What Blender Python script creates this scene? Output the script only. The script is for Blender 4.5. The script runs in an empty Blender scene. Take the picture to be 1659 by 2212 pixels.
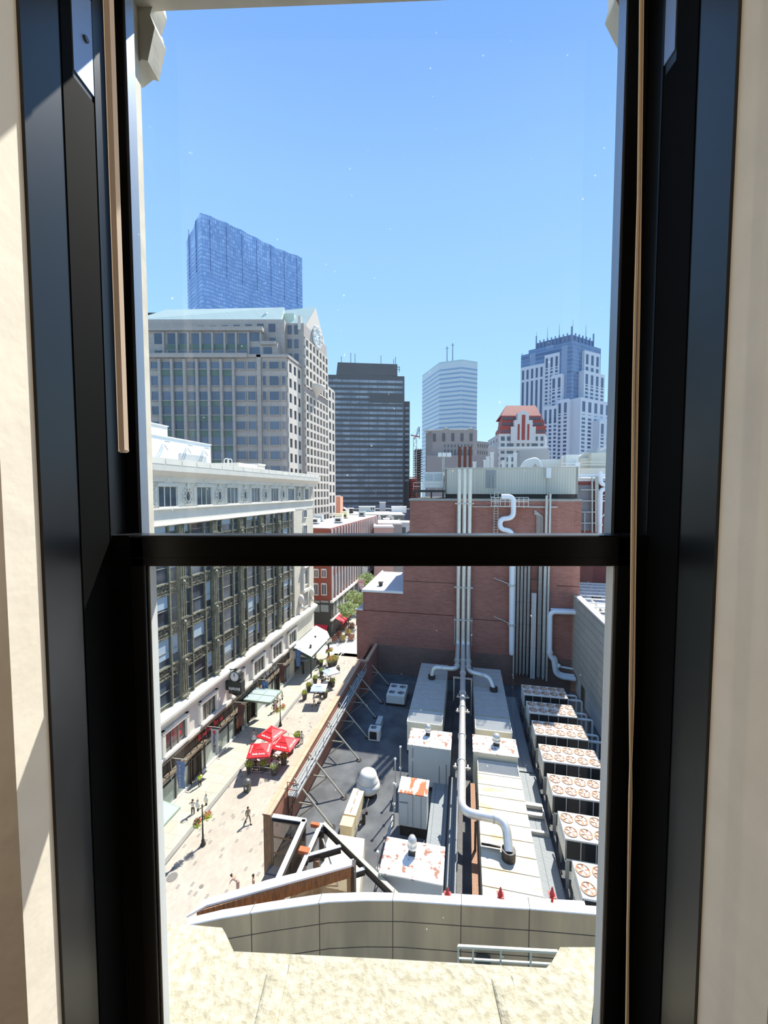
import bpy, bmesh, math, random
from mathutils import Vector, Matrix
R = random.Random(7)
scn = bpy.context.scene
COL = scn.collection
# ---------------------------------------------------------------- camera
FPX = 850.0
PITCH = math.atan(44 / 850)
TH = math.radians(11.70)          # heading of the street grid relative to the window normal
CT, ST = math.cos(TH), math.sin(TH)
cam = bpy.data.cameras.new('camera'); cam_o = bpy.data.objects.new('camera', cam); COL.objects.link(cam_o)
cam.sensor_fit = 'VERTICAL'; cam.sensor_height = 24; cam.sensor_width = 18
cam.lens = 24 * FPX / 2212
cam.clip_start = 0.05; cam.clip_end = 6000
cam_o.location = (0, 0, 0); cam_o.rotation_euler = (math.pi / 2 - PITCH, 0, 0)
scn.camera = cam_o
# ---------------------------------------------------------------- sky, sun, exposure
scn.view_settings.view_transform = 'Standard'; scn.view_settings.look = 'None'
scn.view_settings.exposure = 0.6; scn.view_settings.gamma = 1.0
scn.view_settings.use_curve_mapping = False
wld = bpy.data.worlds.new('sky'); scn.world = wld; wld.use_nodes = True
nt = wld.node_tree; nt.nodes.clear()
tc = nt.nodes.new('ShaderNodeTexCoord'); sx = nt.nodes.new('ShaderNodeSeparateXYZ')
rp = nt.nodes.new('ShaderNodeValToRGB'); bg = nt.nodes.new('ShaderNodeBackground'); wo = nt.nodes.new('ShaderNodeOutputWorld')
nt.links.new(tc.outputs['Generated'], sx.inputs[0]); nt.links.new(sx.outputs['Z'], rp.inputs[0])
nt.links.new(rp.outputs[0], bg.inputs[0]); nt.links.new(bg.outputs[0], wo.inputs[0])
def s2l(c):
    return tuple(((v / 255) / 12.92 if v <= 10 else (((v / 255) + .055) / 1.055) ** 2.4) for v in c)
SKY = [(0.0, (205, 236, 253)), (0.10, (186, 226, 253)), (0.25, (163, 209, 252)), (0.42, (150, 196, 248)), (0.60, (137, 183, 240)), (0.72, (122, 168, 232)), (1.0, (96, 146, 220))]
el = rp.color_ramp.elements
el[0].position = SKY[0][0]; el[0].color = s2l(SKY[0][1]) + (1,); el[1].position = 1.0; el[1].color = s2l(SKY[-1][1]) + (1,)
for p, c in SKY[1:-1]:
    e = el.new(p); e.color = s2l(c) + (1,)
bg.inputs[1].default_value = 0.9
SUN_AZ = math.radians(33.7); SUN_EL = math.radians(53.5)   # azimuth right of the view direction
sl = bpy.data.lights.new('sun', 'SUN'); sl.energy = 5.9; sl.angle = math.radians(0.53); sl.color = (1.0, 0.965, 0.90)
so = bpy.data.objects.new('sun', sl); COL.objects.link(so)
sd = Vector((math.sin(SUN_AZ) * math.cos(SUN_EL), math.cos(SUN_AZ) * math.cos(SUN_EL), math.sin(SUN_EL)))
so.rotation_euler = sd.to_track_quat('Z', 'Y').to_euler(); so.location = sd * 200
for lx in (-1.95, 1.95):          # unseen warm area lamps added to brighten the window reveals
    rl = bpy.data.lights.new('added_room_light', 'AREA'); rl.shape = 'RECTANGLE'; rl.size = 0.35; rl.size_y = 0.5; rl.energy = 11; rl.color = (1.0, 0.90, 0.78)
    ro = bpy.data.objects.new('added_room_light', rl); COL.objects.link(ro); ro.location = (lx, 0.25, 0.2)
    ro.rotation_euler = Vector((lx, -.25, 0)).to_track_quat('Z', 'Y').to_euler()

# ---------------------------------------------------------------- materials
MATS = {}
def mat(name, col, rough=0.7, metal=0.0, var=0.0, scale=3.0, bump=0.0, spec=0.5, col2=None, detail=4, stretch=None, thresh=None, emit=None):
    """Plain or noise-mottled surface. col/col2 in sRGB 0-255; var = brightness mottling."""
    if name in MATS: return MATS[name]
    m = bpy.data.materials.new(name); m.use_nodes = True; n = m.node_tree; b = n.nodes['Principled BSDF']
    c = s2l(col)
    b.inputs['Base Color'].default_value = c + (1,); b.inputs['Roughness'].default_value = rough
    b.inputs['Metallic'].default_value = metal; b.inputs['Specular IOR Level'].default_value = spec
    if emit: b.inputs['Emission Color'].default_value = c + (1,); b.inputs['Emission Strength'].default_value = emit
    if var or bump or col2:
        t = n.nodes.new('ShaderNodeTexCoord'); mp = n.nodes.new('ShaderNodeMapping'); nz = n.nodes.new('ShaderNodeTexNoise')
        n.links.new(t.outputs['Object'], mp.inputs[0]); n.links.new(mp.outputs[0], nz.inputs['Vector'])
        if stretch: mp.inputs['Scale'].default_value = stretch
        nz.inputs['Scale'].default_value = scale; nz.inputs['Detail'].default_value = detail
        if var or col2:
            r = n.nodes.new('ShaderNodeValToRGB'); n.links.new(nz.outputs[0], r.inputs[0])
            d = s2l(col2) if col2 else tuple(min(1, x * (1 + var)) for x in c)
            a = c if col2 else tuple(x * (1 - var) for x in c)
            lo, hi = thresh or (0.35, 0.65)
            r.color_ramp.elements[0].position = lo; r.color_ramp.elements[1].position = hi
            r.color_ramp.elements[0].color = a + (1,); r.color_ramp.elements[1].color = d + (1,)
            n.links.new(r.outputs[0], b.inputs['Base Color'])
        if bump:
            bp = n.nodes.new('ShaderNodeBump'); bp.inputs['Strength'].default_value = bump; bp.inputs['Distance'].default_value = 0.02
            n.links.new(nz.outputs[0], bp.inputs['Height']); n.links.new(bp.outputs[0], b.inputs['Normal'])
    MATS[name] = m
    return m
def pattern(name, c1, c2, cm, bw, bh, mortar=0.012, rough=0.8, offset=0.5, horizontal=False, var=0.0, vs=0.3, spec=0.4, bias=0.0, swap=False):
    """Brick or panel pattern on walls (u+v, z) or, with horizontal, on ground (u, v)."""
    if name in MATS: return MATS[name]
    m = bpy.data.materials.new(name); m.use_nodes = True; n = m.node_tree; b = n.nodes['Principled BSDF']
    b.inputs['Roughness'].default_value = rough; b.inputs['Specular IOR Level'].default_value = spec
    t = n.nodes.new('ShaderNodeTexCoord'); s = n.nodes.new('ShaderNodeSeparateXYZ'); cb = n.nodes.new('ShaderNodeCombineXYZ')
    n.links.new(t.outputs['Object'], s.inputs[0])
    if horizontal:
        n.links.new(s.outputs['Y' if swap else 'X'], cb.inputs[0]); n.links.new(s.outputs['X' if swap else 'Y'], cb.inputs[1])
    else:
        ad = n.nodes.new('ShaderNodeMath'); n.links.new(s.outputs[0], ad.inputs[0]); n.links.new(s.outputs[1], ad.inputs[1])
        n.links.new(ad.outputs[0], cb.inputs[0]); n.links.new(s.outputs[2], cb.inputs[1])
    br = n.nodes.new('ShaderNodeTexBrick'); n.links.new(cb.outputs[0], br.inputs['Vector'])
    br.inputs['Scale'].default_value = 1; br.inputs['Brick Width'].default_value = bw; br.inputs['Row Height'].default_value = bh
    br.inputs['Mortar Size'].default_value = mortar; br.inputs['Mortar Smooth'].default_value = 0.1; br.offset = offset
    br.inputs['Color1'].default_value = s2l(c1) + (1,); br.inputs['Color2'].default_value = s2l(c2) + (1,); br.inputs['Mortar'].default_value = s2l(cm) + (1,)
    br.inputs['Bias'].default_value = bias
    out = br.outputs[0]
    if var:
        nz = n.nodes.new('ShaderNodeTexNoise'); nz.inputs['Scale'].default_value = vs; nz.inputs['Detail'].default_value = 5
        n.links.new(t.outputs['Object'], nz.inputs['Vector'])
        mr = n.nodes.new('ShaderNodeMapRange'); mr.inputs[1].default_value = 0.3; mr.inputs[2].default_value = 0.7; mr.inputs[3].default_value = 1 - var; mr.inputs[4].default_value = 1 + var
        n.links.new(nz.outputs[0], mr.inputs[0])
        vm = n.nodes.new('ShaderNodeVectorMath'); vm.operation = 'SCALE'
        n.links.new(out, vm.inputs[0]); n.links.new(mr.outputs[0], vm.inputs['Scale']); out = vm.outputs[0]
    n.links.new(out, b.inputs['Base Color'])
    MATS[name] = m
    return m
def glass_pane(name, tint=(1, 1, 1), refl=0.06, dirt=0.0):
    m = bpy.data.materials.new(name); m.use_nodes = True; n = m.node_tree; n.nodes.clear()
    o = n.nodes.new('ShaderNodeOutputMaterial'); tr = n.nodes.new('ShaderNodeBsdfTransparent'); gl = n.nodes.new('ShaderNodeBsdfGlossy'); mx = n.nodes.new('ShaderNodeMixShader')
    tr.inputs[0].default_value = tuple(tint) + (1,); gl.inputs['Roughness'].default_value = 0.02
    mx.inputs[0].default_value = refl
    n.links.new(tr.outputs[0], mx.inputs[1]); n.links.new(gl.outputs[0], mx.inputs[2])
    last = mx.outputs[0]
    if dirt:
        t = n.nodes.new('ShaderNodeTexCoord'); nz = n.nodes.new('ShaderNodeTexNoise'); nz.inputs['Scale'].default_value = 90; nz.inputs['Detail'].default_value = 1
        n.links.new(t.outputs['Object'], nz.inputs['Vector'])
        mr = n.nodes.new('ShaderNodeMapRange'); mr.inputs[1].default_value = 0.80; mr.inputs[2].default_value = 0.84; mr.inputs[3].default_value = 0.0; mr.inputs[4].default_value = dirt
        n.links.new(nz.outputs[0], mr.inputs[0])
        df = n.nodes.new('ShaderNodeBsdfTranslucent'); df.inputs[0].default_value = (.9, .9, .9, 1)
        m2 = n.nodes.new('ShaderNodeMixShader'); n.links.new(mr.outputs[0], m2.inputs[0]); n.links.new(last, m2.inputs[1]); n.links.new(df.outputs[0], m2.inputs[2]); last = m2.outputs[0]
    n.links.new(last, o.inputs[0]); MATS[name] = m
    return m

# ---------------------------------------------------------------- mesh builder
def rotS(u, v): return (u * CT + v * ST, -u * ST + v * CT)      # street frame -> world
class MB:
    def __init__(s): s.v = []; s.f = []; s.mi = []; s.cur = 0; s.smooth = []; s.sm = False; s.g = 0; s.pg = []; s.lock = False
    def add(s, vs, fs):
        if not s.lock: s.g += 1
        s.pg += [s.g] * len(fs); k = len(s.v); s.v += [tuple(p) for p in vs]; s.f += [tuple(i + k for i in f) for f in fs]; s.mi += [s.cur] * len(fs); s.smooth += [s.sm] * len(fs)
        return s
    def box(s, x0, x1, y0, y1, z0, z1):
        x0, x1 = min(x0, x1), max(x0, x1); y0, y1 = min(y0, y1), max(y0, y1); z0, z1 = min(z0, z1), max(z0, z1)
        return s.add([(x0, y0, z0), (x1, y0, z0), (x1, y1, z0), (x0, y1, z0), (x0, y0, z1), (x1, y0, z1), (x1, y1, z1), (x0, y1, z1)],
                     [(0, 3, 2, 1), (4, 5, 6, 7), (0, 1, 5, 4), (1, 2, 6, 5), (2, 3, 7, 6), (3, 0, 4, 7)])
    def bev(s, x0, x1, y0, y1, z0, z1, b=0.03):
        """box with chamfered top and vertical edges"""
        def ring(i, z): return [(x0 + i + b, y0 + i, z), (x1 - i - b, y0 + i, z), (x1 - i, y0 + i + b, z), (x1 - i, y1 - i - b, z), (x1 - i - b, y1 - i, z), (x0 + i + b, y1 - i, z), (x0 + i, y1 - i - b, z), (x0 + i, y0 + i + b, z)]
        vs = ring(0, z0) + ring(0, z1 - b) + ring(b, z1); fs = [tuple(range(7, -1, -1)), tuple(range(16, 24))]
        for r in (0, 8): fs += [(r + i, r + (i + 1) % 8, r + 8 + (i + 1) % 8, r + 8 + i) for i in range(8)]
        return s.add(vs, fs)
    def prism(s, poly, z0, z1, top=None):
        """vertical prism over polygon (ccw); top: optional own polygon"""
        n = len(poly); t = top or poly
        if sum(poly[i][0] * poly[(i + 1) % n][1] - poly[(i + 1) % n][0] * poly[i][1] for i in range(n)) < 0: poly = poly[::-1]; t = t[::-1]
        zf = z1 if callable(z1) else (lambda x, y: z1)
        return s.add([(x, y, z0) for x, y in poly] + [(x, y, zf(x, y)) for x, y in t],
                     [tuple(range(n - 1, -1, -1)), tuple(range(n, 2 * n))] + [(i, (i + 1) % n, n + (i + 1) % n, n + i) for i in range(n)])
    def extr(s, prof, a, b, axis='x'):
        """extrude 2-D profile along x (profile=(y,z)) or y (profile=(x,z))"""
        n = len(prof)
        if axis == 'x': A = [(a, p, q) for p, q in prof]; B = [(b, p, q) for p, q in prof]
        else: A = [(p, a, q) for p, q in prof]; B = [(p, b, q) for p, q in prof]
        return s.add(A + B, [tuple(range(n)), tuple(range(2 * n - 1, n - 1, -1))] + [(i, n + i, n + (i + 1) % n, (i + 1) % n) for i in range(n)])
    def bar(s, p, q, w, h=None, up=(0, 0, 1)):
        """square bar from p to q"""
        h = h or w; p = Vector(p); q = Vector(q); d = (q - p).normalized(); up = Vector(up)
        a = d.cross(up)
        if a.length < 1e-3: a = d.cross(Vector((1, 0, 0)))
        a.normalize(); b = a.cross(d).normalized(); a *= w / 2; b *= h / 2
        vs = [p - a - b, p + a - b, p + a + b, p - a + b, q - a - b, q + a - b, q + a + b, q - a + b]
        return s.add(vs, [(0, 1, 2, 3), (7, 6, 5, 4), (0, 4, 5, 1), (1, 5, 6, 2), (2, 6, 7, 3), (3, 7, 4, 0)])
    def tube(s, pts, r, n=10, caps=True):
        s.g += 1; s.lock = True; pts = [Vector(p) for p in pts]; rr = r if isinstance(r, (list, tuple)) else [r] * len(pts)
        vs = []; ref = None
        for i, p in enumerate(pts):
            d = (pts[min(i + 1, len(pts) - 1)] - pts[max(i - 1, 0)])
            if d.length < 1e-9: d = Vector((0, 0, 1))
            d.normalize()
            if ref is None: ref = d.cross(Vector((0.013, 0.3, 1)) if abs(d.z) < .95 else Vector((1, 0.02, 0)))
            a = (ref - d * ref.dot(d)).normalized(); ref = a; b = d.cross(a)
            for k in range(n):
                t = 2 * math.pi * k / n; vs.append(p + (a * math.cos(t) + b * math.sin(t)) * rr[i])
        fs = []
        for i in range(len(pts) - 1):
            for k in range(n): fs.append((i * n + k, i * n + (k + 1) % n, (i + 1) * n + (k + 1) % n, (i + 1) * n + k))
        o = s.sm; s.sm = True; s.add(vs, fs); s.sm = False
        if caps:
            m = (len(pts) - 1) * n
            s.add([vs[k] for k in range(n)], [tuple(range(n - 1, -1, -1))]); s.add([vs[m + k] for k in range(n)], [tuple(range(n))])
        s.sm = o; s.lock = False
        return s
    def cyl(s, x, y, z0, z1, r, n=16, r2=None):
        return s.tube([(x, y, z0), (x, y, z1)], [r, r if r2 is None else r2], n)
    def lathe(s, prof, cx=0, cy=0, cz=0, n=16, sm=True):
        vs = []; s.g += 1; s.lock = True
        for r, z in prof:
            for k in range(n):
                t = 2 * math.pi * k / n; vs.append((cx + r * math.cos(t), cy + r * math.sin(t), cz + z))
        fs = [(i * n + k, i * n + (k + 1) % n, (i + 1) * n + (k + 1) % n, (i + 1) * n + k) for i in range(len(prof) - 1) for k in range(n)]
        o = s.sm; s.sm = sm; s.add(vs, fs); s.sm = o
        s.add([vs[k] for k in range(n)], [tuple(range(n - 1, -1, -1))]); m = (len(prof) - 1) * n; s.add([vs[m + k] for k in range(n)], [tuple(range(n))]); s.lock = False
        return s
    def ball(s, c, r, n=8, sz=1.0):
        prof = [(r * math.sin(math.pi * i / n) + 1e-4, -r * sz * math.cos(math.pi * i / n)) for i in range(n + 1)]
        return s.lathe(prof, c[0], c[1], c[2], n + 2)
    def quad(s, a, b, c, d): return s.add([a, b, c, d], [(0, 1, 2, 3)])
    def slab(s, pts, t):
        """thick sheet over a 3-D polygon, thickness t along its normal"""
        P = [Vector(p) for p in pts]; nn = (P[1] - P[0]).cross(P[2] - P[0]).normalized() * t; n = len(P)
        return s.add(P + [p + nn for p in P], [tuple(range(n - 1, -1, -1)), tuple(range(n, 2 * n))] + [(i, (i + 1) % n, n + (i + 1) % n, n + i) for i in range(n)])
    def leaves(s, c, rad, cnt, size, rnd, sz=1.0):
        for _ in range(cnt):
            while True:
                p = Vector((rnd.uniform(-1, 1), rnd.uniform(-1, 1), rnd.uniform(-1, 1)))
                if p.length < 1: break
            p = Vector((c[0] + p.x * rad, c[1] + p.y * rad, c[2] + p.z * rad * sz))
            a = Vector((rnd.gauss(0, 1), rnd.gauss(0, 1), rnd.gauss(0, 1))).normalized() * size; b = a.orthogonal().normalized() * size * .6
            s.add([p - a, p + b, p + a, p - b], [(0, 1, 2, 3)])
        return s
    def pieces(s):
        out = []
        for g in sorted(set(s.pg)):
            m = MB(); mp = {}
            for f, q, mi, sm in zip(s.f, s.pg, s.mi, s.smooth):
                if q != g: continue
                for i in f:
                    if i not in mp: mp[i] = len(m.v); m.v.append(s.v[i])
                m.f.append(tuple(mp[i] for i in f)); m.mi.append(mi); m.smooth.append(sm); m.pg.append(1)
            out.append(m)
        return out
    def mesh(s, name, mats, off=(0, 0, 0)):
        me = bpy.data.meshes.new(name)
        me.from_pydata([(p[0] - off[0], p[1] - off[1], p[2] - off[2]) for p in s.v], [], s.f)
        for m in (mats if isinstance(mats, (list, tuple)) else [mats]): me.materials.append(m)
        me.polygons.foreach_set('material_index', s.mi); me.polygons.foreach_set('use_smooth', s.smooth)
        me.update()
        bm = bmesh.new(); bm.from_mesh(me); bmesh.ops.recalc_face_normals(bm, faces=bm.faces); bm.to_mesh(me); bm.free()
        return me
def props(o, label=None, cat=None, group=None, kind=None):
    for k, v in (('label', label), ('category', cat), ('group', group), ('kind', kind)):
        if v: o[k] = v
    return o
def T(name, label, cat, loc, rot=0.0, frame='S', group=None, kind=None):
    """a top-level thing: Empty at its base. loc in the street frame (S) or world (W)"""
    o = bpy.data.objects.new(name, None); COL.objects.link(o); o.empty_display_size = 0.2
    if frame == 'S': x, y = rotS(loc[0], loc[1]); o.location = (x, y, loc[2]); o.rotation_euler = (0, 0, rot - TH)
    else: o.location = loc; o.rotation_euler = (0, 0, rot)
    o['_base'] = tuple(float(q) for q in loc)
    return props(o, label, cat, group, kind)
SPLIT = {'leg', 'post', 'panel_seam', 'base_frame', 'frame_rail', 'portal', 'clamp', 'column', 'stringer', 'tread', 'window', 'shop_window', 'side_channel', 'hand_rail', 'stone_pier', 'return_wall', 'glazing_bead', 'sash_stile', 'beam', 'upright', 'ledger', 'string_course', 'holder', 'light_arm', 'cross_beam', 'long_beam', 'tie_rod', 'panel_line', 'street_sign', 'sash_track', 'foot_plate', 'block', 'raker', 'pendant', 'bracket_leg', 'end_panel', 'cornice'}
def P(name, mb, mats, parent, ab=False, label=None, kind=None):
    """a part; ab=True when the builder holds absolute coordinates of the parent's frame"""
    top = parent
    while top.parent: top = top.parent
    off = tuple(top['_base']) if ab else (0, 0, 0)
    if name in SPLIT and len(set(mb.pg)) > 1:
        os_ = [P(name, m, mats, parent, ab, label, kind) for m in mb.pieces()]
        return os_[0]
    o = bpy.data.objects.new(name, mb.mesh(name, mats, off)); COL.objects.link(o); o.parent = parent
    return props(o, label, None, None, kind)
def SOLO(name, mb, mats, label, cat, base=(0, 0, 0), frame='S', group=None, kind=None, rot=0.0):
    """a thing that is one mesh; builder holds absolute frame coordinates (rot only with local builders)"""
    o = bpy.data.objects.new(name, mb.mesh(name, mats, base)); COL.objects.link(o)
    if frame == 'S': x, y = rotS(base[0], base[1]); o.location = (x, y, base[2]); o.rotation_euler = (0, 0, rot - TH)
    else: o.location = base; o.rotation_euler = (0, 0, rot)
    return props(o, label, cat, group, kind)
def kids(o, table):
    return table.get(o.name, [])
def dup(root, loc, rot=0.0, label=None, group=None, frame='S'):
    def rec(o, par):
        n = o.copy(); COL.objects.link(n)
        if par is not None: n.parent = par
        for ch in [c for c in CH.get(o.name, [])]: rec(ch, n)
        return n
    if root.name not in CH: index(root)
    r = rec(root, None)
    if frame == 'S': x, y = rotS(loc[0], loc[1]); r.location = (x, y, loc[2]); r.rotation_euler = (0, 0, rot - TH)
    else: r.location = loc; r.rotation_euler = (0, 0, rot)
    if label: r['label'] = label
    if group: r['group'] = group
    return r
CH = {}
def index(root):
    def rec(o):
        CH[o.name] = list(o.children)
        for c in o.children: rec(c)
    rec(root)
def text_mesh(txt, size, extrude=0.01, bold=0.0, align='CENTER', vert=False, shear=0.0):
    """lettering as an MB, in the x-z plane facing -y, centred at the origin"""
    cu = bpy.data.curves.new('t', 'FONT'); cu.body = txt if not vert else '\n'.join(txt); cu.size = size; cu.extrude = extrude; cu.offset = bold
    cu.align_x = align; cu.align_y = 'CENTER'; cu.resolution_u = 2; cu.shear = shear
    if vert: cu.space_line = 0.85
    ob = bpy.data.objects.new('t', cu); COL.objects.link(ob)
    dg = bpy.context.evaluated_depsgraph_get(); me = bpy.data.meshes.new_from_object(ob.evaluated_get(dg))
    mb = MB(); mb.add([(v.co.x, -v.co.z, v.co.y) for v in me.vertices], [tuple(p.vertices) for p in me.polygons])
    bpy.data.objects.remove(ob); bpy.data.curves.remove(cu); bpy.data.meshes.remove(me)
    return mb
def xf(mb, M):
    mb.v = [tuple(M @ Vector(p)) for p in mb.v]; return mb
def bend(pts, r, k=6):
    """polyline with rounded corners of radius r"""
    pts = [Vector(p) for p in pts]; out = [pts[0]]
    for i in range(1, len(pts) - 1):
        a, b, c = pts[i - 1], pts[i], pts[i + 1]; d1 = (a - b); d2 = (c - b); rr = min(r, d1.length * .49, d2.length * .49)
        p0 = b + d1.normalized() * rr; p2 = b + d2.normalized() * rr
        for j in range(k + 1):
            t = j / k; out.append(p0 * (1 - t) ** 2 + b * 2 * t * (1 - t) + p2 * t * t)
    return out + [pts[-1]]
# window / wall-pane look
BLK = mat('black_paint', (15, 15, 17), 0.42, spec=0.35)
def ray(x, y):
    a = (x - 829.5) / FPX; b = (y - 1106) / FPX
    return Vector((a, math.cos(PITCH) - b * math.sin(PITCH), -math.sin(PITCH) - b * math.cos(PITCH)))
def atY(x, y, Y): d = ray(x, y); return d * (Y / d.y)
def atZ(x, y, z): d = ray(x, y); return d * (z / d.z)
def sray(x, y): w = ray(x, y); return Vector((w.x * CT - w.y * ST, w.x * ST + w.y * CT, w.z))
def sU(x, y, u): d = sray(x, y); return d * (u / d.x)
def sV(x, y, v): d = sray(x, y); return d * (v / d.y)
def sZ(x, y, z): d = sray(x, y); return d * (z / d.z)
# ---------------------------------------------------------------- room and window (world frame)
plaster = mat('plaster', (222, 213, 196), 0.85, var=0.03, scale=12, bump=0.15)
floor_m = mat('room_floor', (90, 74, 60), 0.6)
sheen = mat('jamb_paint', (12, 13, 15), 0.30, spec=0.5)
beadm = mat('pale_bead', (205, 208, 205), 0.5)
stone = mat('lichen_stone', (166, 159, 136), 0.9, col2=(190, 184, 162), scale=38, bump=0.6, detail=10, thresh=(0.36, 0.62))
stone2 = mat('pale_stone', (206, 200, 184), 0.9, col2=(222, 217, 202), scale=9, bump=0.2, detail=6, thresh=(0.3, 0.7))
def ST_(name, mb, m):
    o = SOLO(name, mb, m, None, None, frame='W'); o['kind'] = 'structure'; return o
XL, XR = -0.6015, 0.585
ST_('wall_front', MB().box(-2.1, XL, .62, .985, -1.5, 1.42).box(XR, 2.1, .56, .985, -1.5, 1.42).box(XL, XR, .62, .985, 1.32, 1.42), plaster).rotation_euler = (0, 0, 0)
room_paint = mat('room_paint', (128, 100, 78), .8)
ST_('wall_left', MB().box(-2.2, -2.1, -4, .985, -1.5, 1.42), room_paint)
ST_('wall_right', MB().box(2.1, 2.2, -4, .985, -1.5, 1.42), room_paint)
ST_('wall_back', MB().box(-2.2, 2.2, -4.1, -4, -1.5, 1.42), room_paint)
ST_('floor', MB().box(-2.2, 2.2, -4.1, .985, -1.6, -1.5), floor_m)
ST_('ceiling', MB().box(-2.2, 2.2, -4.1, .985, 1.42, 1.52), plaster)
W1 = T('window_1', None, None, (0, 0, 0), 0, 'W', kind='structure')
P('jamb', MB().box(XL - .02, XL + .0005, .689, .99, -1.5, 1.32).box(XL - .012, XL + .006, .685, .70, -1.5, 1.32).box(XL, XL + .004, .857, .862, -1.5, 1.32), sheen, W1)
P('matt_jamb_strip', MB().box(XL, XL + .0025, .775, .864, -1.5, .80).box(XL, XL + .0025, .775, .80, .8, 1.3), mat('matt_black', (9, 9, 9), .8, spec=.08), W1); P('matt_jamb_strip', MB().box(XR - .0025, XR, .775, .866, -1.5, .86).box(XR - .0025, XR, .775, .83, .86, 1.3), MATS['matt_black'], W1)  # flat black strips added where the jamb's sky sheen fades out
P('jamb', MB().box(XR - .0005, XR + .02, .689, .99, -1.5, 1.32).box(XR - .006, XR + .012, .685, .70, -1.5, 1.32).box(XR - .004, XR, .866, .871, -1.5, 1.32), sheen, W1)
P('head', MB().box(XL, XR, .69, .99, 1.29, 1.33), BLK, W1)
# lower sash (room side) and upper sash (outer)
lo = MB().box(XL, -.5606, .864, .90, -1.5, -.096)          # track filler
lo.box(XR - .035, XR, .864, .90, -1.5, -.096)
P('sash_track', lo, BLK, W1)
st = MB().bev(-.5606, -.529, .86, .90, -1.5, -.1, .002).box(-.529, -.5265, .868, .9, -1.46, -.165); P('sash_stile', st, BLK, W1)
st = MB().bev(.514, .552, .86, .90, -1.5, -.1, .002); P('sash_stile', st, BLK, W1)
P('meeting_rail', MB().bev(-.5606, .552, .86, .915, -.163, -.0965, .003).box(-.56, .55, .858, .862, -.147, -.1455).box(XL, -.5606, .862, .915, -.12, -.0965).box(.552, XR, .862, .915, -.12, -.0965), mat('rail_paint', (18, 18, 19), 0.3, spec=0.5), W1, label='black horizontal meeting rail')
P('sash_rail', MB().box(-.53, .515, .86, .90, -1.5, -1.42), BLK, W1)
P('glazing_bead', MB().box(-.5265, -.5235, .872, .896, -1.42, -.165).box(.5105, .514, .868, .896, -1.42, -.165).box(-.5265, .514, .872, .896, -.1665, -.163), beadm, W1, label='pale bead around lower pane')
up = MB().bev(XL, -.5735, .92, .957, -.16, 1.3, .002).bev(.537, XR, .92, .957, -.16, 1.3, .002); P('sash_stile', up, BLK, W1)
P('sash_rail', MB().box(-.574, .537, .92, .957, -.155, -.105).box(-.574, .537, .92, .957, 1.27, 1.3), BLK, W1)
P('glazing_bead', MB().box(-.5735, -.5715, .925, .955, -.105, 1.27).box(.5355, .537, .925, .955, -.105, 1.27), mat('steel_bead', (150, 160, 172), 0.35, metal=.6), W1)
P('pane', MB().box(-.573, .537, .940, .9415, -.106, 1.27), glass_pane('window_glass', (.985, .99, .985), .03, .3), W1)
P('pane', MB().box(-.5265, .514, .882, .8835, -1.42, -.165), glass_pane('window_glass_lower', (.985, .985, .98), .03, .2), W1)
plate_m = mat('brushed_plate', (150, 168, 196), 0.45, metal=.5)
P('bracket_plate', MB().box(XL, XL + .003, .803, .862, .815, 1.0), plate_m, W1, label='grey metal plate with screw')
P('bracket_plate', MB().box(XR - .003, XR, .835, .872, .885, 1.2), plate_m, W1, label='grey metal plate with screw')
P('screw', MB().tube([(XL + .002, .836, .905), (XL + .007, .836, .905)], .006, 10), mat('screw_metal', (90, 88, 84), .3, metal=.9), W1)
P('screw', MB().tube([(XR - .002, .848, 1.005), (XR - .007, .848, 1.005)], .006, 10), MATS['screw_metal'], W1)
cap = MB()
for k in range(14):
    z = -.35 + k * .012; cap.ball((.5355 + R.uniform(-.001, .001), .705, z), .0015, 4)
# blind wand and cords
wp = atY(267, 972, .52)
wm = MB(); wm.sm = False
vs = []
for z in (wp.z, .9):
    for k in range(6): vs.append((wp.x + .0062 * math.cos(k * math.pi / 3 + .2), .52 + .0062 * math.sin(k * math.pi / 3 + .2), z))
wm.add(vs, [(5, 4, 3, 2, 1, 0), (6, 7, 8, 9, 10, 11)] + [(k, (k + 1) % 6, 6 + (k + 1) % 6, 6 + k) for k in range(6)])
wm.lathe([(.0062, 0), (.0058, -.002), (.004, -.0035)], wp.x, .52, wp.z, 12)
SOLO('blind_wand', wm, mat('wand_plastic', (226, 208, 188), .35), 'beige six-sided blind wand hanging beside the left window jamb', 'blind wand', frame='W')
def cordpts(xs): return [atY(x, y, .60) for x, y in xs]
c1 = cordpts([(1386, -250), (1383, 100), (1379, 420), (1372, 660), (1368, 860), (1366, 1060), (1364, 1300), (1361, 1500), (1363, 1720), (1356, 2000), (1355, 2300), (1352, 2600)])
c2 = cordpts([(1390, -250), (1387, 100), (1383, 420), (1380, 660), (1376, 860), (1373, 1060), (1370, 1300), (1368, 1500), (1360, 1720), (1357, 1960), (1352, 2300), (1350, 2600)])
cordm = mat('cord_fibre', (214, 192, 158), .8)
bp_ = T('blind_pull', 'pair of thin beige blind cords hanging in front of the right window jamb', 'blind cords', (c1[-1].x, .6, c1[-1].z), frame='W')
for c in (c1, c2): P('cord', MB().tube(c, .0019, 8), cordm, bp_, True)
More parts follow.
